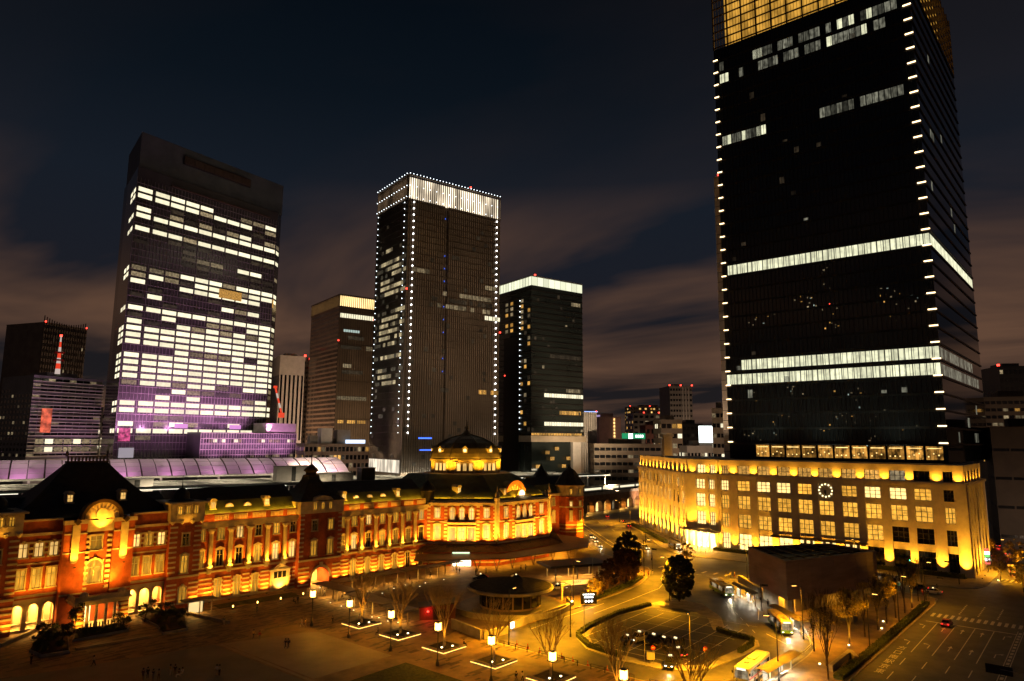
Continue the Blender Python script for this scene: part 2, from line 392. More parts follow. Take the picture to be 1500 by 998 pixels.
# street between station and long white building
for k in range(7):
    x0, y0 = 221+k*11, 138+k*11
    line(road, x0+5, y0+9, x0+8.6, y0+12.6, .16); line(road, x0+9.5, y0+5, x0+13, y0+8.5, .16); line(road, x0+16, y0-2, x0+19.5, y0+1.5, .16)
for o_ in (0, 1.6): line(road, 226-o_, 138+o_, 300-o_, 212+o_, .22)
line(road, 238, 134, 262, 158, .18)
for k in range(9): line(road, 203.2+.2*k, 111-3.6*k, 206.4+.2*k, 111-3.6*k, .7, name='zebra_stripe')
for k in range(9): line(road, 200.5, 108-3.6*k, 200.8, 106-3.6*k, .2)
line(road, 120, 96.4, 150, 97.4, .15); 
pts = [(140, 93.6), (150, 94), (160, 94.6), (168, 95.2), (175, 95.6), (182, 98), (188, 102), (193, 104)]
for p, q in zip(pts, pts[1:]): line(road, p[0], p[1], q[0], q[1], .16)
pts = [(168, 88), (172, 84), (178, 82), (184, 82), (191, 86)]
for k in range(6): line(road, 170-4.2*k, 74-3*k, 172-4.2*k, 75.4-3*k, .14)
for p, q in (((168, 62), (150, 53.5)), ((160, 62.5), (171, 66.5)), ((150, 57), (145, 51))): line(road, *p, *q, .16)
# lettering on the road (kanji read along the lane)
def text_mesh(body, size, m, depth=.0):
    cu = bpy.data.curves.new('t', 'FONT'); cu.body = body; cu.size = size; cu.align_x = 'CENTER'; cu.align_y = 'CENTER'; cu.extrude = depth; cu.resolution_u = 2
    o = bpy.data.objects.new('t', cu); col.objects.link(o); dg = bpy.context.evaluated_depsgraph_get()
    me = bpy.data.meshes.new_from_object(o.evaluated_get(dg)); bpy.data.objects.remove(o); bpy.data.curves.remove(cu)
    me.materials.clear(); me.materials.append(m); return me
for k, ch in enumerate('東京駅南口方'):
    part('road_character', road, text_mesh(ch, 2.0, paint), 139.6+k*3.6, 33.2, .008, -PI/2+PI/2*0, (.8, 1.5, 1))

# ================================================================== STATION
A0 = RD(-2.97)
LK[0] = 8.5
ST = empty('railway_station_building', 'long red brick station with white stone bands, lit gold, domed pavilion at one end', 'station', 80, 171.1, 0, A0)
WP = {}
def wproto(key, w_, h, style):
    if key in WP: return WP[key]
    s = MB(); t = .24; d = -.26
    s.box(-w_/2-t, -w_/2, d, 0, -.1, h); s.box(w_/2, w_/2+t, d, 0, -.1, h); s.box(-w_/2-t-.12, w_/2+t+.12, d-.14, 0, -.32, -.08)
    if style == 'ped':
        s.box(-w_/2-t-.1, w_/2+t+.1, d-.1, 0, h, h+.3); s.yprism([(-w_/2-t-.2, h+.3), (w_/2+t+.2, h+.3), (0, h+.85)], d-.12, 0)
    elif style == 'arch':
        n = 8; pts = [((w_/2+.38)*math.cos(PI*i/n), h-w_/2+(w_/2+.38)*math.sin(PI*i/n)) for i in range(n+1)]; ip = [((w_/2)*math.cos(PI*i/n), h-w_/2+(w_/2)*math.sin(PI*i/n)) for i in range(n+1)]
        for i in range(n): s.yprism([pts[i], pts[i+1], ip[i+1], ip[i]], d, 0)
        s.yprism([(-.2, h), (.2, h), (.28, h+.6), (-.28, h+.6)], d-.15, 0)
    elif style == 'key':
        s.box(-w_/2-t-.05, w_/2+t+.05, d, 0, h, h+.34); s.yprism([(-.2, h-.05), (.2, h-.05), (.3, h+.6), (-.3, h+.6)], d-.14, 0)
        for z in (.4, 1.5, 2.6, 3.7):
            if z < h: s.box(-w_/2-t-.35, -w_/2-t, d, 0, z, z+.45); s.box(w_/2+t, w_/2+t+.35, d, 0, z, z+.45)
    else: s.box(-w_/2-t, w_/2+t, d, 0, h, h+.28); s.box(-w_/2-t-.1, w_/2+t+.1, d-.12, 0, h+.28, h+.42)
    a = MB(); b_ = .09
    a.box(-b_, b_, -.14, -.05, 0, h-(.0 if style != 'arch' else .1)); a.box(-w_/2, w_/2, -.13, -.05, h*.66, h*.66+.12)
    for e_ in (-1, 1): a.box(min(e_*w_/2, e_*(w_/2-.1)), max(e_*w_/2, e_*(w_/2-.1)), -.12, -.05, 0, h*(1 if style != 'arch' else .8))
    p = MB()
    if style == 'arch':
        n = 8; pp = [(w_/2*math.cos(PI*i/n), h-w_/2+w_/2*math.sin(PI*i/n)) for i in range(n+1)]
        p.add([(x, -.04, z) for x, z in [(-w_/2, 0), (w_/2, 0)]+pp], [tuple(range(n+3))])
    else: p.add([(-w_/2, -.04, 0), (w_/2, -.04, 0), (w_/2, -.04, h), (-w_/2, -.04, h)], [(0, 1, 2, 3)])
    WP[key] = (s.mesh('window_surround', stone), a.mesh('window_sash', frame_w), p, {})
    return WP[key]
def win(par, x, y, z, pr, pm=None, rz=0.):
    pm = pm or win_st
    o = part('window', par, pr[0], x, y, z, rz); sub('sash', o, pr[1])
    if pm.name not in pr[3]: pr[3][pm.name] = pr[2].mesh('window_pane', pm)
    sub('pane', o, pr[3][pm.name]); return o
W3 = wproto('w3', 1.5, 2.6, 'flat'); W2 = wproto('w2', 1.6, 3.9, 'ped'); WG = wproto('wg', 1.45, 4.3, 'key'); WGA = wproto('wga', 1.6, 3.6, 'arch')
WS = wproto('ws', 1.0, 1.7, 'flat'); WB2 = wproto('wb2', 1.9, 4.2, 'ped'); WB3 = wproto('wb3', 1.7, 3.0, 'flat')
random.seed(11)
def pick(): return random.choice((win_st, win_st, win_st, win_st, win_hot, win_hot, glass_nt))
colm = MB().box(-.55, .55, -.75, 0, 0, .7).lathe([(.46, .7), (.46, 1.0), (.40, 1.2), (.36, 8.6), (.40, 8.7), (.50, 9.2)], 12, (0, -.3)).box(-.6, .6, -.8, 0, 9.2, 9.7).mesh('column', stone)
corb = MB().yprism([(-.55, 0), (.55, 0), (.38, -1.1), (-.38, -1.1)], -.7, 0).mesh('corbel', stone)
balu = MB()
for k in range(9): balu.box(-1.6+k*.4-.1, -1.6+k*.4+.1, -.12, .05, 0, 1.1)
balu.box(-1.8, 1.8, -.15, .08, 1.1, 1.3); balu = balu.mesh('balustrade', stone)
uplm = MB().box(-.2, .2, -.15, .15, 0, .22).mesh('uplight', iron)
def dormer(x, y, z, sc_=1.):
    m = MB().box(-.75, .75, 0, 2.5, 0, 2.0).yprism([(-1.0, 2.0), (1.0, 2.0), (.5, 2.6), (-.5, 2.6)], -.2, 2.6).box(-.95, .95, -.15, .2, -.2, .05)
    if 'dormer' not in WP: WP['dormer'] = (m.mesh('dormer', stone), MB().add([(-.5, -.03, .25), (.5, -.03, .25), (.5, -.03, 1.75), (-.5, -.03, 1.75)], [(0, 1, 2, 3)]).mesh('dormer_pane', win_hot), MB().box(-.04, .04, -.08, -.02, .25, 1.75).box(-.5, .5, -.08, -.02, 1., 1.08).mesh('dormer_bar', frame_w))
    a = WP['dormer']; o = part('dormer', ST, a[0], x, y, z, s=(sc_, sc_, sc_)); sub('pane', o, a[1]); sub('glazing_bar', o, a[2]); return o
def eyebrow(x, y, z):
    if 'eye' not in WP:
        pts = [(1.05*math.cos(PI*i/8), .95*math.sin(PI*i/8)) for i in range(9)]; p2 = [(.7*math.cos(PI*i/8), .1+.6*math.sin(PI*i/8)) for i in range(9)]
        WP['eye'] = (MB().yprism(pts, 0, 2.4).mesh('eyebrow_dormer', stone), MB().add([(x_, -.03, z_) for x_, z_ in p2], [tuple(range(9))]).mesh('eyebrow_pane', win_hot))
    o = part('eyebrow_dormer', ST, WP['eye'][0], x, y, z); sub('pane', o, WP['eye'][1])
def bands(x0, x1, y, zs, h=.36, d=.10, name='stone_band'):
    for z in zs: box(name, ST, x0, x1, y-d, y+.02, z, z+h, stone)
def roof(x0, x1, y0, z0, y1, z1, yb, name='roof'):
    ym = y0+(y1-y0)*.42; zm = z0+(z1-z0)*.55
    part(name, ST, MB().add([(x0, y0, z0), (x1, y0, z0), (x1, ym, zm), (x0, ym, zm)], [(0, 1, 2, 3)]).mesh(name, copper))
    part(name, ST, MB().add([(x0, ym, zm), (x1, ym, zm), (x1, y1, z1), (x0, y1, z1), (x1, yb, z0), (x0, yb, z0)], [(0, 1, 2, 3), (3, 2, 4, 5), (0, 3, 5), (1, 4, 2)]).mesh(name, slate))  # slate above the copper puts the fading eave light into the colour
    nseam = int((x1-x0)/1.0); b = MB()
    for k in range(nseam):
        x = x0+(k+.5)*(x1-x0)/nseam; b.add([(x-.04, y0, z0+.05), (x+.04, y0, z0+.05), (x+.04, ym, zm+.06), (x-.04, ym, zm+.06)], [(0, 1, 2, 3)])
    part('roof_seam', ST, b.mesh('roof_seam', copper), kind='stuff')
UPW = 480.; CPW = 520.
def colonnade(x0, x1, cols_, wins, gwins, door=None):
    box('wall', ST, x0, x1, 0, 17, -.3, 19.2, brick)
    bands(x0, x1, 0, (7.0,), .5, .22, 'string_course'); bands(x0, x1, 0, (0.1,), .55, .2, 'plinth')
    box('cornice', ST, x0, x1, -.55, .1, 18.35, 18.9, stone); box('cornice', ST, x0, x1, -.85, .2, 18.9, 19.35, stone)
    box('frieze', ST, x0, x1, -.2, .05, 17.75, 18.35, stone)
    box('parapet', ST, x0, x1, .1, .6, 19.35, 21.15, brick); bands(x0, x1, .1, (21.15,), .2, .1, 'coping')
    for x in cols_:
        part('column', ST, colm, x, 0, 7.9, s=(1.45, 1.25, 1)); part('corbel', ST, corb, x, 0, 7.88)
        light(ST, 'SPOT', x, -1.7, 7.7, CPW, OR, (x, -.5, 13), .1, 95)
        part('uplight', ST, uplm, x, -1.5, .1); light(ST, 'SPOT', x, -1.5, .4, UPW, OR, (x, -.3, 6), .12, 120)
    for i, x in enumerate(wins):
        win(ST, x, 0, 15.0, W3, pick()); win(ST, x, 0, 8.5, W2, pick())
        part('balustrade', ST, balu, x, .06, 19.6, s=(1.02, 1, 1))
    for x in gwins: win(ST, x, 0, .9, WG, random.choice((win_st, glass_nt, win_st)))
    # rusticated bands between the ground windows
    xs = sorted(list(gwins)+([door] if door else []))
    edges = [x0]+[e for x in xs for e in (x-(1.5 if x != door else 2.9), x+(1.5 if x != door else 2.9))]+[x1]
    for a_, b_ in zip(edges[::2], edges[1::2]):
        if b_-a_ > .3: bands(a_, b_, 0, (1.2, 2.25, 3.3, 4.35, 5.4))
    roof(x0, x1, .7, 20.4, 9, 27.2, 17)
    nl = max(1, int((x1-x0)/9))
    for k in range(nl):
        xx = x0+(k+.5)*(x1-x0)/nl; light(ST, 'AREA', xx, .9, 21.0, 60, YEL, (xx, 3.5, 23), .2, 150, sx=8.); light(ST, 'AREA', xx, -.9, 19.45, 14, OR, (xx, .3, 21), .15, 150, sx=8.)
colonnade(2.0, 29.0, (5.05, 10.05, 15.05, 20.0, 25.0), (7.55, 12.5, 17.5, 22.5, 27.3), (7.5, 12.4, 17.2), 24.0)
win(ST, 3.0, 0, 15.0, wproto('w3n', 1.0, 2.6, 'flat')); win(ST, 3.0, 0, 8.5, wproto('w2n', 1.1, 3.9, 'ped'))
colonnade(42.2, 74.6, (44.5, 49.5, 54.5, 59.5, 64.5, 69.5), (47., 52., 57., 62., 67., 72.1), (47., 52., 57., 62., 67., 72.1))
win(ST, 43.2, 0, 15.0, wproto('w3n', 1.0, 2.6, 'flat')); win(ST, 43.2, 0, 8.5, wproto('w2n', 1.1, 3.9, 'ped'))
for x in (6.2, 20.7, 44.8, 64.5): dormer(x, 2.4, 22.2)
for x in (10.6, 15.4, 49.2, 54.1, 59.0): eyebrow(x, 2.6, 22.5)
# the stone portal with bright doors
po = part('portal', ST, MB().box(-2.7, -1.9, -.5, 0, 0, 5.2).box(1.9, 2.7, -.5, 0, 0, 5.2).box(-3, 3, -.6, 0, 5.2, 5.7).yprism([(-2.9, 5.7), (2.9, 5.7), (1.2, 6.5), (.4, 7.2), (-.4, 7.2), (-1.2, 6.5)], -.5, 0).mesh('portal', stone), 24.2, 0, 0)
sub('door', po, MB().box(-1.9, 1.9, -.12, -.02, 0, 5.2).mesh('portal_door', frame_w)); 
for x in (-1.25, 0, 1.25): sub('pane', po, MB().box(x-.5, x+.5, -.2, -.13, 3.4, 5.0).mesh('portal_pane', glass_nt))
light(ST, 'SPOT', 24.2, -1.6, .4, 500, WARM, (24.2, -.2, 3.5), .12, 120)

# ---- centre block
def tower_square(x0, x1, y0, side):
    xc = (x0+x1)/2
    box('tower', ST, x0, x1, y0, 12, -.3, 19.9, brick)
    bands(x0-.08, x1+.08, y0, (7.0,), .5, .2, 'string_course')
    for z in (1.0, 2.1, 3.2, 4.3, 5.4): bands(x0-.06, xc-1.4, y0, (z,), .42); bands(xc+1.4, x1+.06, y0, (z,), .42)
    for z in np.arange(8.3, 19.4, 1.15): bands(x0-.05, x0+1.7, y0, (z,), .42); bands(x1-1.7, x1+.05, y0, (z,), .42)
    win(ST, xc, y0, 14.6, W3, glass_nt); win(ST, xc, y0, 8.2, W2, win_st); win(ST, xc, y0, 1.4, WGA, win_st)
    box('belvedere', ST, x0-.35, x1+.35, y0-.35, 9, 20.4, 24.3, stone); box('belvedere_base', ST, x0-.15, x1+.15, y0-.15, 9, 19.9, 20.4, stone)
    box('belvedere_cornice', ST, x0-1.0, x1+1.0, y0-1.0, 9.6, 24.3, 24.7, stone)
    for k in (-1, 0, 1): win(ST, xc+k*1.9, y0-.35, 22.0, WS, win_st)
    for k in range(4): part('bracket', ST, MB().lathe([(.05, -.9), (.45, -.5), (.55, 0)], 8).mesh('bracket', stone), x0+.2+k*(x1-x0-.4)/3, y0-.4, 20.4)
    d_ = part('cap_dome', ST, MB().lathe([(3.0, 0), (2.6, .4), (1.9, .5), (1.9, 1.0), (1.75, 1.9), (1.2, 2.7), (.5, 3.1), (.12, 3.3), (.06, 6.2)], 16).mesh('cap_dome', slate, smooth=True), xc, y0+4.2, 24.7)
    for k in (x0+.6, x1-.6): light(ST, 'SPOT', k, y0-1.4, .4, 260, OR, (k, y0-.2, 6), .12, 110)
    light(ST, 'SPOT', xc, y0-2.2, 19.4, 40, OR, (xc, y0-.3, 22), .1, 120)
tower_square(-5.3, 2.0, -1.6, 1); tower_square(-42.4, -35.1, -1.6, -1)
def arcade(x0, x1, xs):
    box('wall', ST, x0, x1, 0, 17, 6.6, 19.4, brick); box('wall', ST, x0, x1, 3.4, 17, -.3, 6.6, plaster)
    m = MB(); ww = 2.0; zs = 4.5
    ed = [x0]+[e for x in xs for e in (x-ww/2, x+ww/2)]+[x1]
    for a_, b_ in zip(ed[::2], ed[1::2]):
        if b_ > a_: m.box(a_, b_, 0, .7, 0, 6.6)
    for x in xs:
        n = 8
        for i in range(n):
            a_, b_ = x-ww/2*math.cos(PI*i/n), x-ww/2*math.cos(PI*(i+1)/n); za, zb = zs+ww/2*math.sin(PI*i/n), zs+ww/2*math.sin(PI*(i+1)/n)
            m.add([(a_, 0, za), (b_, 0, zb), (b_, 0, 6.6), (a_, 0, 6.6), (a_, .7, za), (b_, .7, zb)], [(0, 1, 2, 3), (0, 4, 5, 1)])
        part('arch_ring', ST, arch_ring, x, 0, zs); part('balustrade', ST, balu, x, .2, .75, s=(.55, 1, .85))
        win(ST, x-.35, 3.38, 1.4, wproto('wai', 1.0, 3.0, 'plain'), win_st); light(ST, 'AREA', x, 2.0, 6.3, 150, WARM, (x, 2.2, 0), 1.6, 160)
    part('arcade_wall', ST, m.mesh('arcade_wall', stone)); box('arcade_floor', ST, x0, x1, 0, 3.4, 0, .6, stone)
    bands(x0, x1, 0, (7.0,), .5, .2, 'string_course'); bands(x0, x1, 0, (13.6,), .3, .1)
    for x in xs: win(ST, x, 0, 15.2, W3a, pick()); win(ST, x, 0, 8.8, W2f, win_st)
    box('cornice', ST, x0, x1, -.5, .1, 19.4, 20.0, stone); box('attic', ST, x0, x1, -.1, 2, 20.0, 22.4, brick); box('coping', ST, x0, x1, -.35, 2.2, 22.4, 22.8, stone)
arch_ring = MB()
for i in range(8):
    r1, r2 = 1.02, 1.4
    arch_ring.yprism([(r2*math.cos(PI*i/8), r2*math.sin(PI*i/8)), (r2*math.cos(PI*(i+1)/8), r2*math.sin(PI*(i+1)/8)), (r1*math.cos(PI*(i+1)/8), r1*math.sin(PI*(i+1)/8)), (r1*math.cos(PI*i/8), r1*math.sin(PI*i/8))], -.14, 0)
arch_ring = arch_ring.mesh('arch_ring', stone)
W3a = wproto('w3a', 1.6, 2.7, 'key'); W2f = wproto('w2f', 1.6, 3.8, 'flat')
arcade(-35.1, -27.2, (-34.0, -31.2, -28.5)); arcade(-13.3, -5.3, (-12.2, -9.5, -6.7))
XC = -20.2
y0 = -1.2
box('centre_bay', ST, -27.2, -13.3, y0, 17, -.3, 22.0, brick)
for xx in (-27.2, -17.6):
    box('pier', ST, xx, xx+4.3, y0-.7, y0, -.3, 21.4, brick)
    box('pier_cornice', ST, xx-.3, xx+4.6, y0-1.2, y0, 21.4, 22.3, stone)
    for z in (6.6, 15.2, 19.2): bands(xx-.05, xx+4.35, y0-.7, (z,), .3)
    xm = xx+2.15
    pend = MB().yprism([(-.75, 0), (.75, 0), (.75, -7.2)]+[(.75*math.cos(PI*i/6), -7.2-.9*math.sin(PI*i/6)) for i in range(1, 6)]+[(-.75, -7.2)], -.3, 0).mesh('pendant_tablet', stone)
    part('pendant_tablet', ST, pend, xm, y0-.7, 21.2); part('boss', ST, MB().yprism([(-.7, 0), (0, -.7), (.7, 0), (0, .7)], -.5, 0).mesh('boss', darkwood), xm, y0-1.2, 21.9)
    part('uplight', ST, uplm, xm, y0-1.9, 12.4); light(ST, 'SPOT', xm, y0-2.1, 12.9, 620, OR, (xm, y0-.8, 18), .1, 85)
    for s_ in (-1, 1): light(ST, 'SPOT', xx+2.15+s_*1.9, y0-1.5, .5, 130, OR, (xx+2.15+s_*1.9, y0-.7, 6), .1, 90)
for z in np.arange(7.2, 18.8, 1.1):
    for xx in (-22.9, -18.6): bands(xx, xx+.9, y0, (z,), .55, .3, 'quoin')
box('spandrel', ST, -22.9, -17.6, y0-.5, y0, 19.5, 22.0, stone)
gb = MB(); n = 16; R1 = 3.7
gb.yprism([(R1*math.cos(PI*i/n), R1*math.sin(PI*i/n)) for i in range(n+1)], -.3, 1.5)
gable = part('gable', ST, gb.mesh('gable', stone), XC, y0-.2, 22.3)
rg = MB()
for i in range(n):
    a_, b_ = PI*i/n, PI*(i+1)/n
    rg.yprism([(4.2*math.cos(a_), 4.2*math.sin(a_)), (4.2*math.cos(b_), 4.2*math.sin(b_)), (3.5*math.cos(b_), 3.5*math.sin(b_)), (3.5*math.cos(a_), 3.5*math.sin(a_))], -.9, 1.6)
sub('gable_moulding', gable, rg.mesh('gable_moulding', darkwood))
ck = MB()
for i in range(11):
    a_ = PI*(i+.5)/11; ck.box(2.35, 3.3, -.15, .15, -.5, -.3)  # placeholder ribs replaced below
rib = MB()
for i in range(11):
    a_ = PI*(i+.5)/11; c_, s_ = math.cos(a_), math.sin(a_)
    rib.yprism([(2.3*c_-.16*s_, 2.3*s_+.16*c_), (2.3*c_+.16*s_, 2.3*s_-.16*c_), (3.4*c_+.2*s_, 3.4*s_-.2*c_), (3.4*c_-.2*s_, 3.4*s_+.2*c_)], -.55, -.3)
sub('gable_rib', gable, rib.mesh('gable_rib', stone))
med = MB().yprism([(1.3*math.cos(2*PI*i/16), .9+1.3*math.sin(2*PI*i/16)) for i in range(16)], -.6, -.3).mesh('medallion', stone); sub('medallion', gable, med)
light(ST, 'SPOT', XC, y0-2.4, 19.6, 700, OR, (XC, y0, 23.6), .1, 90)
light(ST, 'SPOT', XC-1.5, y0-3.4, 8.2, 1100, OR, (XC, y0, 17), .1, 100)
light(ST, 'SPOT', XC+2.6, y0-2.6, 7.2, 900, OR, (XC+2.2, y0, 14), .1, 90)
win(ST, XC-.6, y0, 15.6, wproto('wc3', 2.3, 2.9, 'flat'), win_st); win(ST, XC-.6, y0, 8.6, wproto('wc2', 3.2, 4.8, 'arch'), win_st)
light(ST, 'SPOT', XC-3, y0-5.2, 7.6, 420, OR, (XC-2.5, y0, 14), .15, 140); light(ST, 'SPOT', XC+3, y0-5.2, 7.6, 420, OR, (XC+2.5, y0, 14), .15, 140)
for xx in (-31, -9.5): light(ST, 'AREA', xx, -2.4, 7.4, 60, OR, (xx, -.1, 14), .2, 150, sx=7.)
# entrance porch with rusticated piers and balustrade
pr_ = part('porch', ST, MB().box(-5.2, 5.2, -6.0, 0, 5.0, 5.6).box(-5.6, 5.6, -6.4, 0, 5.6, 6.0).box(-5.2, 5.2, -6.0, 0, 0, .5).mesh('porch', stone), XC, y0, 0)
for xx in (-5.2, 3.2):
    for k in range(5): sub('rusticated_block', pr_, MB().box(xx, xx+2.0, -6.0, -4.2, .5+k*.92, .5+k*.92+.5).mesh('rusticated_block', stone)); sub('brick_course', pr_, MB().box(xx+.08, xx+1.92, -5.92, -4.2, 1.0+k*.92, 1.0+k*.92+.42).mesh('brick_course', brick))
for xx in (-2.6, -.9, .9, 2.6): sub('porch_column', pr_, MB().lathe([(.34, .5), (.28, 4.6), (.4, 5.0)], 10, (xx, -5.4)).mesh('porch_column', stone))
for k in range(10): sub('baluster', pr_, MB().box(-2.6+k*.56, -2.35+k*.56, -6.0, -5.8, .5, 1.4).mesh('baluster', stone))
sub('parapet', pr_, MB().box(-5.3, 5.3, -6.2, -5.8, 6.0, 6.9).box(-5.3, -4.9, -6.2, -.2, 6.0, 6.9).box(4.9, 5.3, -6.2, -.2, 6.0, 6.9).lathe([(.9, 6.9), (.8, 7.5), (.1, 7.9)], 8, (-3.6, -5.9)).lathe([(.9, 6.9), (.8, 7.5), (.1, 7.9)], 8, (3.6, -5.9)).mesh('porch_parapet', stone))
sub('door_pane', pr_, MB().box(-2.4, -.6, -.12, -.04, .6, 4.2).mesh('porch_door', win_in)); light(ST, 'AREA', XC, y0-3, 4.8, 90, WARM, (XC, y0-3, 0), 3, 160)
for xx in (-4.2, 4.2): light(ST, 'SPOT', XC+xx, y0-7.2, .3, 160, OR, (XC+xx, y0-5.8, 4), .1, 110)
# big flared hip roof with cresting
rs = []
for t in np.linspace(0, 1, 8):
    k = t**1.0; zz = 22.6+11.6*(t**1.45); e_ = 1-k
    xa, xb = XC-4.2-13.6*e_, XC+4.2+13.6*e_; ya, yb = 12.4-11.6*e_, 13.6+11.6*e_
    rs.append([(xa, ya, zz), (xb, ya, zz), (xb, yb, zz), (xa, yb, zz)])
hip = part('hip_roof', ST, MB().rings(rs).mesh('hip_roof', slate))
crest = MB().box(XC-4.4, XC+4.4, 12.2, 13.8, 34.1, 34.5).box(XC-4.4, XC+4.4, 12.2, 12.5, 35.4, 35.7)
for k in range(12): crest.box(XC-4.3+k*.75, XC-4.0+k*.75, 12.2, 12.5, 34.5, 35.4)
sub('cresting', hip, crest.mesh('cresting', darkwood))
for s_ in (-1, 1): sub('finial', hip, MB().lathe([(.3, 35.6), (.2, 36.2), (.35, 36.5), (.06, 37.), (.03, 39)], 8, (XC+s_*4.3, 13)).mesh('finial', darkwood))
dormer(XC-5.2, 3.6, 25.6, .95); dormer(XC+5.6, 3.6, 25.6, .95)
# link roof behind the centre block
roof(-36, -3, 6, 22, 14, 26.5, 24, 'rear_roof')

# ---- gabled tower with the arched entrance
y0 = -1.8; x0, x1 = 28.6, 41.6; xc = (x0+x1)/2
box('tower', ST, x0, x1, y0, 14, 5.6, 19.6, brick); box('tower', ST, x0, 32.6, y0, 14, -.3, 5.6, brick); box('tower', ST, 38.2, x1, y0, 14, -.3, 5.6, brick)
box('entry_back', ST, 32.6, 38.2, 4.5, 14, -.3, 5.6, plaster)
am = MB(); n = 10; ac = 35.4; ar = 2.8; zs = 2.2
for i in range(n):
    a_, b_ = ac-ar*math.cos(PI*i/n), ac-ar*math.cos(PI*(i+1)/n); za, zb = zs+ar*math.sin(PI*i/n), zs+ar*math.sin(PI*(i+1)/n)
    am.add([(a_, y0, za), (b_, y0, zb), (b_, y0, 5.6), (a_, y0, 5.6), (a_, 4.5, za), (b_, 4.5, zb)], [(0, 1, 2, 3), (0, 4, 5, 1)])
part('entry_arch', ST, am.mesh('entry_arch', brick))
ar_ = MB()
for i in range(n):
    a_, b_ = PI*i/n, PI*(i+1)/n; ar_.yprism([(3.4*math.cos(a_), 3.4*math.sin(a_)), (3.4*math.cos(b_), 3.4*math.sin(b_)), (2.8*math.cos(b_), 2.8*math.sin(b_)), (2.8*math.cos(a_), 2.8*math.sin(a_))], -.25, 0)
part('arch_ring', ST, ar_.mesh('entry_ring', stone), ac, y0, zs); part('keystone', ST, MB().yprism([(-.35, 0), (.35, 0), (.5, 1.4), (-.5, 1.4)], -.4, 0).mesh('keystone', stone), ac, y0, 4.9)
light(ST, 'AREA', ac, 1.5, 4.6, 260, WARM, (ac, 1.5, 0), 2.5, 160)
for z in (.6, 1.7, 2.8, 3.9, 5.0): bands(x0-.06, 31.8, y0, (z,), .4); bands(39.0, x1+.06, y0, (z,), .4)
for z in np.arange(8.2, 19.2, 1.2): bands(x0-.05, x0+1.2, y0, (z,), .45); bands(x1-1.2, x1+.05, y0, (z,), .45)
bands(x0-.1, x1+.1, y0, (6.9,), .5, .22, 'string_course')
for x in (32.9, 38.0): win(ST, x, y0, 15.0, W3, win_st if x > 35 else glass_nt); win(ST, x, y0, 8.3, W2, win_st)
att = MB().yprism([(x0-.3, 19.6), (x1+.3, 19.6), (x1+.3, 23.0), (xc+3.4, 23.0), (xc+2.4, 23.9), (xc, 24.4), (xc-2.4, 23.9), (xc-3.4, 23.0), (x0-.3, 23.0)], y0-.3, 12)
part('attic', ST, att.mesh('attic', stone)); 
for k in (-1, 0, 1): win(ST, xc+k*2.4, y0-.3, 20.7, WS, win_st)
rs = []
for t in np.linspace(0, 1, 7):
    e_ = (1-t)**1.7; h = 1.7+5.6*e_; zz = 22.9+6.6*t; rs.append([(xc-h, 5-h, zz), (xc+h, 5-h, zz), (xc+h, 5+h, zz), (xc-h, 5+h, zz)])
pyr = part('pyramid_roof', ST, MB().rings(rs).mesh('pyramid_roof', slate))
sub('lantern', pyr, MB().lathe([(2.3, 29.4), (2.3, 29.8), (1.5, 29.9), (1.5, 30.6), (2.2, 30.9), (1.7, 31.6), (.9, 32.3), (.2, 32.8), (.05, 36.5)], 12, (xc, 5)).mesh('lantern', darkwood, smooth=True))
for xx in (30.0, 40.3): light(ST, 'SPOT', xx, y0-1.4, .3, 330, OR, (xx, y0-.2, 7), .1, 100)

# ---- domed pavilion (octagon front): chamfer face, clock face, second chamfer
PA = (74.6, 0.); PB = (90.5, -15.9); PC = (116.5, -15.9); PD = (132.4, 0.)
part('pavilion_wall', ST, MB().prism([PA, PB, PC, PD, (132.4, 24), (74.6, 24)], -.3, 19.4).mesh('pavilion_wall', brick))
def inset(k, z): return [(PA[0]+.7*k, PA[1]+1.0*k, z), (PB[0]+.41*k, PB[1]+k, z), (PC[0]-.41*k, PC[1]+k, z), (PD[0]-.7*k, PD[1]+1.0*k, z), (132.4-.7*k, 24-.2*k, z), (74.6+.7*k, 24-.2*k, z)]
part('pavilion_cornice', ST, MB().rings([inset(-.6, 19.4), inset(-.6, 19.9), inset(-.2, 20.0), inset(-.2, 20.5)]).mesh('pavilion_cornice', stone))
proof = part('pavilion_roof', ST, MB().rings([inset(.9, 20.6), inset(4.5, 23.4), inset(9, 26.2), inset(12.5, 28.2)]).mesh('pavilion_roof', copper))
WM3 = wproto('wm3', 1.5, 3.6, 'arch'); WMG = wproto('wmg', 2.3, 3.8, 'flat')
lion = MB().lathe([(.95, 0), (.95, .8), (.8, .9), (.8, 11.6), (1., 11.7), (1., 12.2), (.6, 12.4), (.75, 12.9), (.62, 13.7), (.2, 14.2), (.05, 16)], 14).lathe([(.3, -1.6), (.95, 0)], 14).mesh('turret', stone, smooth=False)
